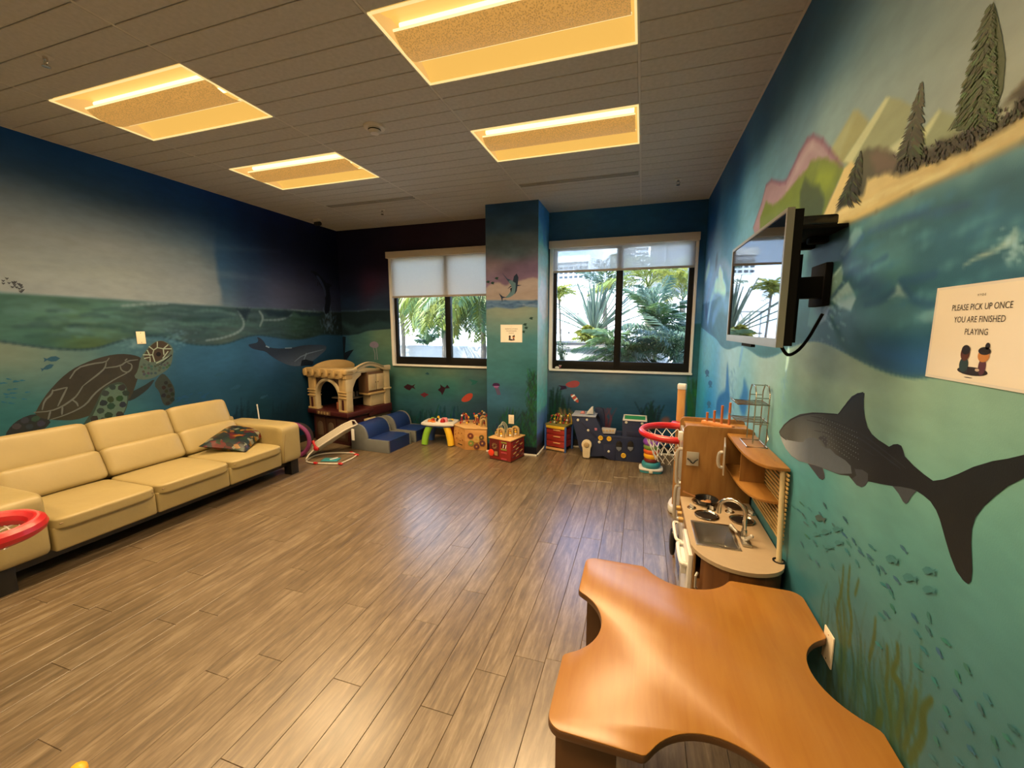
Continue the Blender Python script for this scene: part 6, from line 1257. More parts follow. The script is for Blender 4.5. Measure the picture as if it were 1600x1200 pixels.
f0, f1 = Vector((-2.40, 4.925, 0)), e0; fx = (f1-f0).normalized(); fn_ = Vector((fx.y, -fx.x, 0)); hf = lambda a, b, h: f0+fx*a+fn_*h+Vector((0, 0, b))
for a, b in ((.05, .22), (.12, .20), (.19, .21), (.07, .12), (.15, .10), (.21, .12), (.04, .17)): B().prism(arc(a, b, .007, 0, 2*PI, 8)[:-1], -.001, .004, hf).build('peg_dot', P_('gear_red', (.16, .035, .02), .5), t, shift=o)
B().prism([(.10, .045), (.20, .045), (.20, .057), (.10, .057)], -.001, .003, hf).build('slot_track', brownp, t, shift=o)
beadcols = [red_p, P_('white_bead', (.8, .76, .7), .3), P_('dark_bead', (.05, .02, .02), .3), yel_p, P_('cherry_bead', (.30, .02, .03), .3), bw_m]
for k in range(14):
    x, y = -2.32+.033*k+random.uniform(-.02, .02), 4.98+random.uniform(-.03, .18)
    h = random.uniform(.10, .17); x2, y2 = x+random.uniform(-.10, .10), y+random.uniform(.02, .10); pts = smooth_open([(x, y, .30), (x+random.uniform(-.04, .04), y, .30+h*.7), ((x+x2)/2, (y+y2)/2, .30+h), (x2+random.uniform(-.03, .03), y2, .30+h*.6), (x2, y2, .30)], 2)
    wq = B().tube(pts, .004, 6).build('bead_wire', (red_p, P_('dark_wire', (.05, .03, .03), .4), tan_p)[k % 3], t, shift=o)
    for j in range(3): B().ball(pts[2+j*4], .014, 10, 6).build('bead', beadcols[(k+j) % 6], wq, shift=o)
for (x, y) in ((-1.95, 4.90), (-2.02, 5.06)):
    B().prism(arc(0, .07, .05, 0, PI, 14)+[(-.05, 0), (-.028, 0)]+arc(0, .07, .028, PI, 0, 12)+[(.028, 0), (.05, 0)], -.012, .012, lambda a, b, h: Vector((x+a, y+h, .30+b)), r=.002).build('arch_block', tan_p, t, shift=o)
# ---- red activity cube
t = thing('red_activity_cube', 'red activity cube with wooden arches on top beside the column', 'activity cube', (-1.545, 4.655, 0), rz=math.radians(-15.5)); h = .155
B().box2((-h, -h, .012), (h, h, .262), r=.004).build('body', P_('deep_red', (.26, .018, .016), .4), t); B().box2((-h-.01, -h-.01, .262), (h+.01, h+.01, .278), r=.004).build('top', wood('birch_top', rgb(222, 182, 124), rgb(204, 158, 98), .4, 'X', 7), t); B().box2((-h-.002, -h-.002, 0), (h+.002, h+.002, .012)).build('foot', brownp, t)
ff = lambda a, b, d: Vector((a, -h-d, b))
B().prism([(-.012, .05), (-.012, .25), (-.145, .25), (-.145, .05)], .0, .004, ff).build('face_panel', P_('darker_red', (.10, .010, .010), .45), t)
for k in range(10): a = k*PI/5; B().prism([(-.078+.012*math.cos(a), .175+.012*math.sin(a)), (-.078+.036*math.cos(a-.12), .175+.036*math.sin(a-.12)), (-.078+.036*math.cos(a+.12), .175+.036*math.sin(a+.12))], .004, .008, ff).build('petal', P_('leaf_tan', (.30, .24, .10), .5), t)
B().prism(arc(-.125, .085, .042, 0, 2*PI, 20)[:-1], .004, .016, ff, r=.003).build('red_dial', P_('bright_red', (.75, .05, .02), .35), t)
for k in range(3): B().prism([(-.075+k*.016, .06), (-.066+k*.016, .06), (-.066+k*.016, .11), (-.075+k*.016, .11)], .004, .009, ff).build('slat', tan_p, t)
for b0, m in ((.225, P_('olive_green', (.24, .26, .05), .5)), (.140, P_('olive_green', (.24, .26, .05), .5)), (.098, P_('rose_bar', (.40, .05, .07), .45)), (.020, P_('rose_bar', (.40, .05, .07), .45))): B().prism([(.02, b0), (.10, b0), (.10, b0+.018), (.02, b0+.018)], .0, .006, ff, r=.001).build('bar', m, t)
for k in range(4): B().prism([(.024+k*.018, .166), (.034+k*.018, .166), (.044+k*.018, .212), (.034+k*.018, .212)], .0, .004, ff).build('stripe', whp if k % 2 else blk, t)
fs = lambda a, b, d: Vector((h+d, a, b))
for k in range(5):
    for j in range(3): B().prism([(-.11+j*.075+(k % 2)*.02, .045+k*.042), (-.05+j*.075+(k % 2)*.02, .060+k*.042), (-.06+j*.075+(k % 2)*.02, .070+k*.042), (-.12+j*.075+(k % 2)*.02, .055+k*.042)], .0, .004, fs).build('groove_mark', tan_p if (j+k) % 2 else P_('plum_mark', (.10, .03, .05), .5), t)
for x, y, r in ((-.02, -.10, .052), (.06, -.02, .045), (.08, .07, .055), (-.10, -.06, .034)):
    ab = B().prism(arc(0, .08, r, 0, PI, 14)+[(-r, 0), (-r*.55, 0)]+arc(0, .08, r*.55, PI, 0, 12)+[(r*.55, 0), (r, 0)], -.012, .012, lambda a, b, hh: Vector((x+a, y+hh, .278+b*(.9 if r > .04 else .5))), r=.002).build('arch_block', tan_p, t)
    for q in range(3): B().ball((x, y, .295+q*.028), .016, 10, 6).build('bead', beadcols[(q*2+1) % 6], ab)
for k in range(3):
    pts = smooth_open([(-.13+k*.03, .0+k*.03, .278), (-.14+k*.03, .0, .37), (-.10, .03, .41+k*.02), (-.05, .02+k*.03, .40), (-.06+k*.02, .05, .278)], 2); B().tube(pts, .004, 6).build('wire', P_('pale_wire', (.42, .44, .34), .4), t)
# ---- little drawer stand with bead maze
t = thing('drawer_stand', 'small red and yellow drawer stand with bead maze on top', 'toy stand', (-1.0, 5.20, 0), rz=math.radians(-15)); a, b = .145, .105
for x in (-a, a):
    for y in (-b, b): B().box2((x-.012, y-.012, 0), (x+.012, y+.012, .335), r=.003).build('post', blue_p, t)
B().box2((-a-.008, -b-.008, .335), (a+.008, b+.008, .352), r=.004).build('top', P_('olive_top', (.20, .18, .05), .5), t)
B().box2((-a, -b-.010, .300), (a, -b, .335), r=.002).build('front_rail', yel_p, t); B().box2((-a, -b-.008, .012), (a, -b+.004, .042), r=.002).build('lower_rail', P_('apricot_rail', (.72, .40, .16), .45), t)
for z in (.05, .135, .22):
    dw = B().box2((-a+.014, -b+.004, z), (a-.014, b, z+.078), r=.004).build('drawer', P_('drawer_red', (.36, .03, .02), .4), t); B().box2((-.03, -b-.006, z+.052), (.07, -b+.006, z+.064), r=.002).build('drawer_pull', P_('apricot_rail', (.72, .40, .16), .45), dw)
for k in range(6):
    x, y = -.11+k*.042, random.uniform(-.06, .06); pts = smooth_open([(x, y, .352), (x+random.uniform(-.03, .03), y, .43), (x+.03, y+.02, .47+.02*(k % 3)), (x+.07, y+.01, .44), (x+.06, y+.02, .352)], 2); wq = B().tube(pts, .0035, 6).build('bead_wire', (green_p, red_p, yel_p)[k % 3], t)
    for j in range(3): B().ball(pts[1+j*3], .015, 10, 6).build('bead', beadcols[(k+j*2) % 6], wq)
# ---- navy pirate ship
SY = 4.93; t = thing('pirate_ship_toy', 'navy blue plastic pirate ship play set with yellow portholes', 'toy ship', (-.34, SY, 0)); o = t.location
def sp2(u, v): q = onY(u, v, SY); return (q.x, q.z)
def K8(*p): return [sp2(880+a/8.889, 620+b/8.889) for a, b in p]
fyd = lambda a, b, h_: Vector((a, SY+h_, max(b, .0)))
hull = K8((105, 250), (450, 285), (505, 390), (540, 500), (560, 530), (800, 548), (820, 545), (820, 320), (1168, 338), (1172, 620), (1165, 900), (1050, 930), (900, 920), (740, 900), (640, 870), (560, 825), (400, 832), (250, 760), (215, 700), (190, 560), (150, 430))
B().prism(hull, 0, .035, fyd, r=.006).build('near_side', navy_p, t, shift=o); B().prism(hull, .245, .28, fyd, r=.006).build('far_side', navy_p, t, shift=o)
zk = lambda a, b: sp2(880+a/8.889, 620+b/8.889)
x0_, z0_ = zk(120, 262); x1_, _ = zk(455, 290); B().box2((x0_, SY-.012, z0_-.004), (x1_, SY+.292, z0_+.012), r=.005).build('bow_deck', P_('pale_blue_plastic', (.30, .34, .44), .4), t, shift=o)
x0_, z0_ = zk(545, 530); x1_, _ = zk(805, 545); B().box2((x0_, SY-.004, z0_-.03), (x1_, SY+.284, z0_-.004), r=.004).build('mid_deck', navy_p, t, shift=o)
x0_, z0_ = zk(828, 318); x1_, z1_ = zk(1168, 258); B().box2((x0_, SY-.006, z0_-.02), (x1_, SY+.286, z0_-.006), r=.004).build('cabin_deck', navy_p, t, shift=o)
tr_ = B(); tr_.box2((x0_, SY-.008, z0_-.008), (x1_, SY+.010, z0_+.010), r=.003).box2((x0_, SY+.262, z0_-.008), (x1_, SY+.282, z0_+.010), r=.003).box2((x0_, SY, z0_-.008), (x0_+.018, SY+.27, z0_+.010), r=.003).box2((x1_-.018, SY, z0_-.008), (x1_, SY+.27, z0_+.010), r=.003)
tr_.build('cabin_rim', whp, t, shift=o); B().box2((x0_+.016, SY+.008, z0_-.006), (x1_-.016, SY+.264, z0_+.002)).build('green_mat', P_('green_mat', (.02, .26, .10), .6), t, shift=o)
for a, b, r in ((205, 322, 17), (330, 318, 14), (348, 463, 17), (503, 630, 17), (633, 758, 16), (876, 355, 17), (1096, 370, 16)):
    x, z = zk(a, b); B().lathe([(0, .010), (r*.0007, .010), (r*.0010, .004), (r*.0010, 0)], (x, SY, z), 16, M=Matrix.Rotation(PI/2, 4, 'X')).build('white_stud', P_('stud_cream', (.62, .60, .50), .4), t, shift=o)
for a, b in ((520, 572), (638, 582), (837, 815)):
    x, z = zk(a, b); pq = B().lathe([(.018, .012), (.026, .014), (.030, .008), (.030, 0)], (x, SY, z), 24, M=Matrix.Rotation(PI/2, 4, 'X')).build('porthole', yel_p, t, shift=o); B().lathe([(0, .010), (.019, .010), (.019, .004)], (x, SY, z), 20, M=Matrix.Rotation(PI/2, 4, 'X')).build('porthole_face', P_('porthole_amber', (.62, .34, .04), .4), pq, shift=o)
for a in (775, 935):
    x, z = zk(a, 690); pq = B().prism([(x-.036, z+.02)]+[(x+.036*math.cos(q), z+.02+.05*math.sin(q)) for q in np.linspace(PI, 0, 12)]+[(x+.036, z-.03), (x, z-.065), (x-.036, z-.03)], -.006, .002, fyd, r=.002).build('window', blk, t, shift=o); B().prism([(x-.032, z-.005), (x+.032, z-.005), (x+.030, z-.03), (x, z-.060), (x-.030, z-.03)], -.010, -.005, fyd, r=.002).build('window_flap', P_('slate_plastic', (.14, .16, .20), .5), pq, shift=o)
x, z = zk(330, 655); w_ = B().prism(arc(x, z, .062, -.6, PI+.6, 24)+[(x-.048, z-.06), (x-.044, .03), (x-.03, .012), (x+.03, .012), (x+.044, .03), (x+.048, z-.06)], -.045, -.004, fyd, r=.008).build('crank_arm', P_('cream_crank', (.66, .56, .38), .45), t, shift=o); B().lathe([(0, .012), (.026, .011), (.034, .006), (.034, 0)], (x, SY-.045, z), 20, M=Matrix.Rotation(PI/2, 4, 'X')).build('crank_hub', P_('hub_tan', (.40, .28, .14), .5), w_, shift=o)
B().prism(K8((310, 255), (330, 215), (380, 160), (405, 155), (412, 200), (415, 258)), .05, .13, fyd, r=.012).build('grey_horn', P_('grey_horn', (.52, .52, .52), .35), t, shift=o)
B().prism(K8((215, 255), (235, 222), (275, 222), (290, 258)), .08, .14, fyd, r=.01).build('pink_knob', P_('pink_knob', (.50, .20, .20), .5), t, shift=o)
B().prism(K8((415, 260), (420, 200), (470, 190), (530, 210), (556, 300), (556, 520), (520, 500), (480, 330)), .20, .245, fyd, r=.006).build('bow_panel', navy_p, t, shift=o)
B().prism(K8((530, 450), (728, 470), (715, 525), (548, 520)), .03, .12, fyd, r=.004).build('treasure_tray', P_('tray_grey', (.46, .44, .44), .5), t, shift=o)
for a in (560, 605, 650, 690):
    x, z = zk(a, 480); B().lathe([(0, .003), (.010, .003), (.010, 0)], (x, SY+.028, z), 10, M=Matrix.Rotation(PI/2, 4, 'X')).build('gold_coin', P_('gold_coin', (.55, .36, .10), .4), t, shift=o)
x, z = zk(455, 450); B().box((x, SY-.004, z), (.03, .01, .03), r=.003).build('pink_badge', P_('pink_badge', (.40, .14, .22), .5), t, shift=o)
xs_, zs_ = zk(880, 470); xe_, ze_ = zk(1095, 560); B().prism([(xs_, zs_), (xe_, zs_-.008), (xe_, ze_), (xs_, ze_+.004)], -.006, 0, fyd, r=.002).build('cabin_panel', P_('navy_panel', (.014, .020, .062), .5), t, shift=o)
B().prism(K8((240, 350), (270, 345), (480, 560), (450, 580)), -.006, 0, fyd, r=.002).build('bow_rib', P_('navy_panel', (.014, .020, .062), .5), t, shift=o)
B().prism(K8((560, 660), (720, 668), (725, 890), (640, 868), (560, 822)), -.005, 0, fyd, r=.002).build('hatch_panel', P_('navy_panel', (.014, .020, .062), .5), t, shift=o)
# ---- stacking rings
t = thing('ring_stacker', 'tall stack of coloured rings on a white and teal base', 'ring stacker', (.152, 4.67, 0))
B().prism(smooth_closed([(-.115, -.09), (.115, -.09), (.12, .0), (.115, .09), (-.115, .09), (-.12, 0)], 2), 0, .030, None, r=.010).build('base', teal, t); B().prism(smooth_closed([(-.122, -.098), (.122, -.098), (.13, 0), (.122, .098), (-.122, .098), (-.13, 0)], 2), .030, .055, None, r=.008).build('base_rim', whp, t)
B().box((0, -.105, .026), (.04, .02, .03), r=.006).build('base_button', P_('button_cream', (.6, .55, .44), .4), t); B().cyl((0, 0, .05), (0, 0, .36), .03, n=14).build('post', whp, t)
z = .055
for r, hh, m in ((.100, .062, teal), (.078, .045, P_('maroon_ring', (.16, .02, .02), .35)), (.082, .052, P_('amber_ring', (.82, .42, .02), .35)), (.086, .050, P_('orange_ring', (.62, .10, .02), .35)), (.088, .050, P_('lime_ring', (.16, .26, .05), .35)), (.094, .055, purple)):
    B().lathe([(.03, 0), (r*.9, 0), (r, hh*.3), (r, hh*.7), (r*.9, hh), (.03, hh)], (0, 0, z), 32).build('ring', m, t); z += hh
# ---- basketball hoops
def hoop(loc, rz, R, zr, label, back, tr=.024, net=.20):
    t = thing('toy_basketball_hoop', label, 'basketball hoop', loc, rz=rz)
    B().tube([(R*math.cos(a), R*math.sin(a), zr) for a in np.linspace(0, 2*PI, 48, endpoint=False)], tr, 10, closed=True).build('rim', red_p, t)
    B().tube([((R+.004)*math.cos(a), (R+.004)*math.sin(a), zr+tr*.92) for a in np.linspace(0, 2*PI, 48, endpoint=False)], .006, 6, closed=True).build('rim_edge', P_('rim_highlight', (.72, .12, .12), .25), t)
    n = 16
    for s in (1, -1):
        for k in range(n):
            pts = []
            for j in range(6):
                f = j/5; a = 2*PI*(k+s*f*2.2)/n; r = R*(.95-.42*f**.8); pts.append((r*math.cos(a), r*math.sin(a), zr-.02-f*net))
            B().tube(pts, .0032, 5).build('net_cord', whp, t)
    bx = R+.05
    B().box((bx, 0, zr), (.10, .12, .05), r=.008).build('bracket', red_p, t)
    if back:
        po = B().box((bx+.09, 0, .56), (.05, .065, 1.08), r=.010, rot=Matrix.Rotation(-.02, 4, 'Y')).build('post', wood('post_wood', rgb(196, 148, 88), rgb(170, 118, 62), .4, 'Z', 6), t); B().box((bx+.078, 0, 1.115), (.054, .07, .05), r=.01).build('post_cap', whp, po)
    else:
        B().box((bx+.07, 0, .55), (.06, .08, 1.08), r=.010).build('post', whp, t); B().box((bx+.03, 0, zr+.16), (.03, .62, .42), r=.02).build('backboard', whp, t)
    B().prism(smooth_closed([(bx+.02, -.07 if back else -.2), (bx+.30, -.07 if back else -.2), (bx+.30, .07 if back else .2), (bx+.02, .07 if back else .2)], 2), 0, .07, None, r=.02).build('base', whp, t)
hoop((.262, 3.30, 0), math.radians(78), .235, .80, 'red toy basketball hoop with white net beside the play refrigerator', True)
hoop((-2.66, .865, 0), math.radians(228), .165, .735, 'red toy basketball hoop at the left edge in front of the sofa', False, .034, .05)
# ---- yellow toy at the bottom edge, sill toy, spare plank behind the sofa
t = thing('toy_duck', 'yellow and white toy on the floor at the bottom left edge', 'toy', tuple(onZ(122, 1248, 0))); c = B(); puffbox(c, (0, 0, .045), (.12, .09, .09), 3, cuts=6); c.build('body', yel_p, t); c = B(); puffbox(c, (.045, .01, .055), (.05, .07, .06), 3, cuts=5); c.build('head', whp, t); B().ball((-.02, .02, .085), (.03, .025, .02), 10, 7).build('wing', P_('amber_ring', (.82, .42, .02), .35), t)
t = thing('toy_figure', 'tiny white and pink toy figure on the right window sill', 'toy figure', (-1.07, YB-.012, 1.054)); B().ball((0, 0, .018), (.03, .012, .018), 10, 7).build('body', whp, t); B().ball((.04, 0, .036), .014, 10, 7).tube([(.04, 0, .02), (.04, 0, .03)], .01, 8).build('head', P_('pink_toy', (.40, .14, .22), .5), t); B().tube([(.022, 0, .05), (.04, 0, .045), (.058, 0, .05)], .004, 6).build('ears', whp, t)
t = thing('white_stick', 'thin white stick standing behind the sofa arm', 'stick', (-4.28, 3.62, 0)); B().cyl((0, 0, 0), (-.03, -.02, .70), .007, n=8).build('shaft', whp, t); B().ball((-.03, -.02, .70), .009, 8, 6).build('tip', whp, t)
# ================================================================== OUTSIDE THE WINDOWS
conc = mat('terrace_concrete', (.62, .60, .56), .8, var=.06, scale=2); stucco = mat('white_stucco', (.80, .79, .76), .8, var=.03, scale=3); soil = mat('planter_soil', (.10, .07, .045), .9)
meta(B().box2((-40, YB+.14, -.3), (40, 90, -.02)).build('terrace_ground', conc), kind='structure')
meta(B().box2((-9, 9.4, -.02), (-2.2, 9.7, onY(690, 541, 9.4).z), r=.02).build('trim_2', mat('parapet_render', (.26, .26, .25), .8)), kind='structure')   # parapet beyond the left window
def leaf_mat(name, a, b, rough=.45):
    m = bpy.data.materials.new(name); m.use_nodes = True; t = m.node_tree; p = t.nodes['Principled BSDF']; L = t.links.new; N = t.nodes.new
    co = N('ShaderNodeTexCoord'); n = N('ShaderNodeTexNoise'); n.inputs['Scale'].default_value = 4; L(co.outputs['Object'], n.inputs['Vector']); oi = N('ShaderNodeObjectInfo')
    ad = N('ShaderNodeMath'); ad.operation = 'MULTIPLY_ADD'; L(oi.outputs['Random'], ad.inputs[0]); ad.inputs[1].default_value = .5; sb_ = N('ShaderNodeMath'); sb_.operation = 'SUBTRACT'; L(n.outputs['Fac'], sb_.inputs[0]); sb_.inputs[1].default_value = .25; L(sb_.outputs[0], ad.inputs[2])
    r = N('ShaderNodeMix'); r.data_type = 'RGBA'; r.inputs[6].default_value = (*a, 1); r.inputs[7].default_value = (*b, 1); L(ad.outputs[0], r.inputs[0]); L(r.outputs[2], p.inputs['Base Color']); p.inputs['Roughness'].default_value = rough
    tl = N('ShaderNodeBsdfTranslucent'); L(r.outputs[2], tl.inputs[0]); mxs = N('ShaderNodeMixShader'); mxs.inputs[0].default_value = .4; L(p.outputs[0], mxs.inputs[1]); L(tl.outputs[0], mxs.inputs[2]); L(mxs.outputs[0], t.nodes['Material Output'].inputs[0]); return m
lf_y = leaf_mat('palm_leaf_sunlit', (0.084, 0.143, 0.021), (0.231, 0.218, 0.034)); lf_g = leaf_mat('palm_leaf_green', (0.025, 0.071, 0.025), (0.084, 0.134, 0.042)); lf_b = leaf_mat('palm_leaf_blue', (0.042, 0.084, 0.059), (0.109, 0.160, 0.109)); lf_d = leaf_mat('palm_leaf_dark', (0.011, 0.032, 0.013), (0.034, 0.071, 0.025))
bark = mat('palm_bark', (.10, .08, .06), .85, var=.2, scale=10); stem_g = mat('green_stem', (.14, .18, .06), .5)
def frond_mesh(name, ln, n, leaf, droop, m, w_=.014, up=.5, seed=1):
    r = random.Random(seed); V, F = [], []
    def pt(f): return Vector((ln*(f-.10*droop*f*f), 0, ln*(up*f-droop*f*f)))
    N = 14
    for i in range(N):
        p = pt(i/(N-1)); t = (pt(min(1, i/(N-1)+.02))-pt(max(0, i/(N-1)-.02))).normalized(); rr = .011*(1-.85*i/(N-1)); nn = Vector((-t.z, 0, t.x))
        V += [p+Vector((0, rr, 0)), p+nn*rr, p-Vector((0, rr, 0))]
    for i in range(N-1):
        for k in range(3): a, b = 3*i+k, 3*i+(k+1) % 3; F.append((a, b, b+3, a+3))
    for i in range(n):
        f = .14+.86*i/n; p = pt(f); t = (pt(min(1, f+.02))-pt(f-.02)).normalized()
        for s in (-1, 1):
            l = leaf*math.sin(PI*min(1, .18+.80*f))**.7*r.uniform(.85, 1.1); d = (t*r.uniform(.55, .8)+Vector((0, s, 0))*.8+Vector((0, 0, r.uniform(-.35, .1)))).normalized()
            sd_ = d.cross(Vector((0, 0, 1))).normalized()*w_*r.uniform(.8, 1.2); mid = p+d*l*.45+Vector((0, 0, .02)); tip = p+d*l-Vector((0, 0, l*.28)); b = len(V)
            V += [p, mid+sd_, tip, mid-sd_]; F.append((b, b+1, b+2, b+3))
    md = bpy.data.meshes.new(name); md.from_pydata([tuple(v) for v in V], [], F); md.materials.append(m); return md
def plant(name, lab, cat, loc, frs, n, tilt, trunk=None, scale=1., group='palms outside the windows', a0=0., spread=2*PI, jit=.3, seed=1, tm=None):
    r = random.Random(seed); t = thing(name, lab, cat, loc, group=group)
    h = 0
    if trunk:
        h, r0, r1 = trunk; B().tube([(0, 0, 0), (.02*h, .01*h, h*.5), (0, 0, h)], [r0, (r0+r1)/2, r1], 10).build('trunk', tm or bark, t)
    for k in range(n):
        md = frs[k % len(frs)]; o = bpy.data.objects.new('frond', md); COL.objects.link(o); o.parent = t; o.location = (0, 0, h)
        o.rotation_euler = (r.uniform(-.25, .25), -(tilt[0]+(tilt[1]-tilt[0])*r.random()), a0+spread*(k+r.uniform(-jit, jit))/n); s = scale*r.uniform(.82, 1.1); o.scale = (s, s, s)
    return t
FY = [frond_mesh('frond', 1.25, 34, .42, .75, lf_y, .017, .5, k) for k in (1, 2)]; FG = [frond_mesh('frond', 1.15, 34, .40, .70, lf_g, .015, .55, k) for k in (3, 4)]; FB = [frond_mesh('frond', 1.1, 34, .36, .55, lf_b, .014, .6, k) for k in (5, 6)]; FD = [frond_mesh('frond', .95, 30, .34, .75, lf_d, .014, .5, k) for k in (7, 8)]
def at(u, v, y, z=None):
    q = onY(u, v, y); return (q.x, q.y, q.z if z is None else z)
# right window
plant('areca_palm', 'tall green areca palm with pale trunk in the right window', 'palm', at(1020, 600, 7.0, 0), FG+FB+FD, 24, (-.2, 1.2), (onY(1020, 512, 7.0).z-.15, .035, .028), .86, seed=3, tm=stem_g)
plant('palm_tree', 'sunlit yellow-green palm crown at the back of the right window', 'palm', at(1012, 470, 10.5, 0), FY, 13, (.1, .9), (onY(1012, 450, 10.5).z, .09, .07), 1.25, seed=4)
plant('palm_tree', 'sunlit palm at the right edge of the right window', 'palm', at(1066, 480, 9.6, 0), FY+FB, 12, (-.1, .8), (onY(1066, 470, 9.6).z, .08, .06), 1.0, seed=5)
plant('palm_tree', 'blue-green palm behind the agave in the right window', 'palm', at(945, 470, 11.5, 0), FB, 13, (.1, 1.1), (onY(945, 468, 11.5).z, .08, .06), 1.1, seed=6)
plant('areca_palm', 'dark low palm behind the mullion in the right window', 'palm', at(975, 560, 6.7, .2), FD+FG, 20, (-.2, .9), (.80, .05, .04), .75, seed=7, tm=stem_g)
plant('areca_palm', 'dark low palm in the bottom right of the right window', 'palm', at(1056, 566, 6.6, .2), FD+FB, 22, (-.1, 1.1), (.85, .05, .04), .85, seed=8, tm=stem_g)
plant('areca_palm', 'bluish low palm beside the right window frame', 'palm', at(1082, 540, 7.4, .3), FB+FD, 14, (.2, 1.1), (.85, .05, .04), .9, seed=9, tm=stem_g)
# agave with stiff blades
t = thing('agave', 'large spiky blue-green agave in the curved planter', 'agave', at(928, 524, 7.7), group='plants in the planter'); r_ = random.Random(5); ag = leaf_mat('agave_leaf', (0.059, 0.101, 0.071), (0.126, 0.168, 0.126))
for k in range(44):
    a = r_.uniform(0, 2*PI); el = r_.uniform(.45, 1.45); l = r_.uniform(.9, 1.2); d = Vector((math.cos(a)*math.cos(el), math.sin(a)*math.cos(el), math.sin(el))); sd_ = d.cross(Vector((0, 0, 1))).normalized(); up_ = sd_.cross(d)
    c = B(); c.grid([[d*(l*f)+sd_*(w*wf)+up_*(.012*abs(w)/.03)-Vector((0, 0, .10*f*f*l)) for w, wf in ((-.045, .6+.6*f-1.15*f*f), (0, 1), (.045, .6+.6*f-1.15*f*f))] for f in np.linspace(0, .98, 6)]); c.build('blade', ag, t, sharp=None, recalc=False)
plant('dracaena', 'small yellow-green dracaena with thin trunk at the left of the right window', 'dracaena', at(873, 530, 8.6, 0), [frond_mesh('frond', .42, 10, .16, .9, lf_y, .02, .6, 11)], 22, (.0, 1.3), (onY(873, 468, 8.6).z, .025, .02), 1.0, seed=11)
plant('shrub', 'yellow-green low shrub on the rim of the curved planter', 'shrub', at(918, 538, 7.5), [frond_mesh('frond', .34, 9, .16, .6, lf_y, .03, .7, 12)], 26, (.1, 1.3), None, 1.0, 'plants in the planter', seed=12)
plant('fern', 'green drooping fern left of the mullion in the right window', 'fern', at(952, 545, 6.9), [frond_mesh('frond', .55, 24, .20, 1.0, lf_g, .012, .6, 13)], 18, (.2, 1.2), None, 1.0, 'plants in the planter', seed=13)
plant('grass_tuft', 'dark strappy tuft at the bottom left of the right window', 'grass', at(878, 572, 6.6), [frond_mesh('frond', .34, 3, .10, .2, lf_d, .012, 1.2, 14)], 16, (.3, 1.2), None, 1.0, 'plants in the planter', seed=14)
# curved planter
pc = onY(925, 540, 8.9); R1 = 1.55; zt_ = onY(900, 541, 7.4).z
t = thing('curved_planter', 'white curved planter wall with rounded rim outside', 'planter', (pc.x, pc.y, 0)); ring = lambda r0, r1, z0, z1: [(r0, z0), (r1, z0), (r1, z1), (r0, z1), (r0, z0)]
pst = mat('planter_render', (.30, .29, .27), .8, var=.06)
B().lathe(ring(R1-.16, R1, 0, zt_-.05), (0, 0, 0), 48).build('wall', pst, t); B().lathe([(R1-.2, zt_-.05), (R1+.04, zt_-.05), (R1+.05, zt_-.02), (R1+.04, zt_), (R1-.2, zt_), (R1-.2, zt_-.05)], (0, 0, 0), 48).build('rim', pst, t); B().lathe([(0, zt_-.1), (R1-.15, zt_-.1)], (0, 0, 0), 32).build('soil', soil, t)
t = thing('straight_planter', 'long white planter under the palms in the right window', 'planter', (.9, 6.9, 0)); B().box2((-1.2, -.45, 0), (1.8, -.3, .62), r=.02).build('wall', stucco, t); B().box2((-1.2, -.3, .0), (1.8, .9, .55)).build('soil', soil, t)
# railing
t = thing('terrace_railing', 'grey metal railing on the terrace at the left of the right window', 'railing', at(885, 520, 13, 0)); o = t.location; zr0, zr1 = onY(885, 520, 13).z, onY(885, 490, 13).z; rm = mat('grey_rail', (.24, .25, .25), .5)
for k, z in enumerate((zr0, zr1)): B().box2((-.55, -.02, z-.025), (.7, .02, z+.025)).build('rail', rm, t)
for k in range(5): B().box2((-.5+k*.28, -.02, 0), (-.46+k*.28, .02, zr1)).build('post', rm, t)
B().tube([(-.2, 0, zr0), (.05, 0, zr1)], .02, 6).build('brace', rm, t)
# left window
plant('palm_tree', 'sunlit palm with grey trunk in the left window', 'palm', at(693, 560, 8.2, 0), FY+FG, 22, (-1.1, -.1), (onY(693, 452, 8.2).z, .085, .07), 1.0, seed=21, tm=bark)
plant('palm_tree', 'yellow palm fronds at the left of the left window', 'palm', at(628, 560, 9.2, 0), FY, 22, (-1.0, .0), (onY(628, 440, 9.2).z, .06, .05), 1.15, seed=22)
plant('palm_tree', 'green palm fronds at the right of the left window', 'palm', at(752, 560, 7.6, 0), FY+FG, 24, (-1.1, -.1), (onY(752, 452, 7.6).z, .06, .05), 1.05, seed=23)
plant('shrub', 'small green shrub behind the parapet in the left window', 'shrub', at(668, 540, 10.2), [frond_mesh('frond', .4, 12, .2, .5, lf_g, .03, .6, 15)], 14, (-.1, .9), None, 1.0, 'plants in the planter', seed=24)
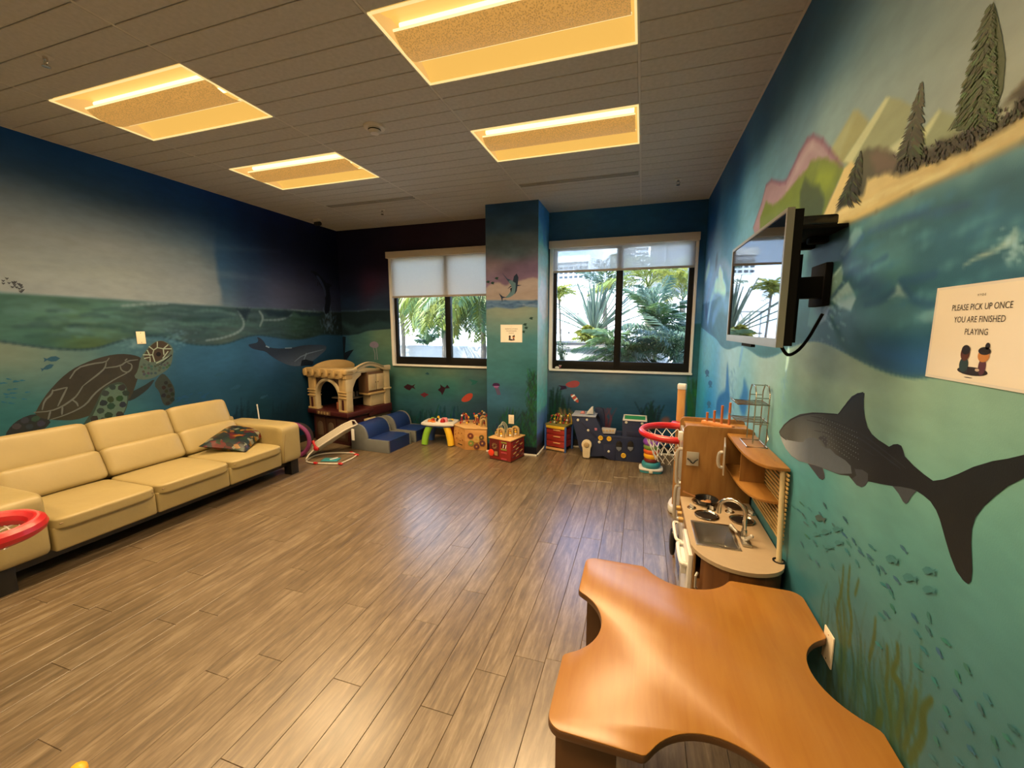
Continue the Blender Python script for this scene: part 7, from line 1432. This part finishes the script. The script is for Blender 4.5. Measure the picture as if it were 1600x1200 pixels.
# buildings
winm = mat('far_window', (.02, .026, .032), .25); 
def building(name, lab, u0, u1, v_top, y, depth, rows, cols, wall, frac=.55, zbase=2., vb=None, ww=.62):
    a, b = onY(u0, v_top, y), onY(u1, v_top, y); zt = (a.z+b.z)/2; t = thing(name, lab, 'building', ((a.x+b.x)/2, y, -.02), group='city buildings'); w_ = b.x-a.x
    B().box2((-w_/2, 0, 0), (w_/2, depth, zt)).build('wall', wall, t); B().box2((-w_/2-.1, -.15, zt-.1), (w_/2+.1, depth, zt+.35)).build('parapet', wall, t)
    zb = onY(u0, vb or 500, y).z; cw_, rh = w_/cols, (zt-zb)/max(rows, 1)
    md = None
    for i in range(cols):
        for j in range(rows):
            if md is None:
                o = B().box2((-cw_*ww/2, -.12, -rh*frac/2), (cw_*ww/2, .02, rh*frac/2)).build('window', winm, t); md = o.data
            else: o = bpy.data.objects.new('window', md); COL.objects.link(o); o.parent = t
            o.location = (-w_/2+cw_*(i+.5), 0, zb+rh*(j+.5))
    return t
t = building('office_building', 'white office building with punched windows in the right window', 850, 921, 408, 30, 12, 6, 9, stucco, .5, vb=452); t.rotation_euler.z = math.radians(-6)
building('apartment_tower', 'slim white apartment tower with dark balconies', 996, 1016, 330, 60, 10, 16, 4, stucco, .45, vb=440, ww=.8)
building('apartment_tower', 'pale grey apartment tower left of the slim white tower', 972, 994, 352, 64, 12, 12, 5, mat('tower_grey', (.20, .20, .21), .8), .5, vb=440)
building('apartment_tower', 'beige tower right of the slim white tower', 1020, 1042, 345, 66, 12, 14, 4, mat('tower_beige', (.24, .23, .22), .8), .5, vb=440)
building('apartment_tower', 'wide grey tower at the right edge of the right window', 1046, 1100, 352, 70, 14, 12, 8, mat('tower_grey2', (.18, .18, .19), .8), .5, vb=450)
building('low_building', 'low white terrace building across the left window', 560, 770, 470, 22, 6, 0, 12, stucco, .4, vb=520)
building('low_building', 'low white terrace building behind the agave', 850, 975, 448, 24, 6, 0, 9, stucco, .2, vb=500)
building('low_building', 'low white terrace building behind the palms at right', 985, 1130, 470, 20, 6, 0, 8, stucco, .2, vb=505)
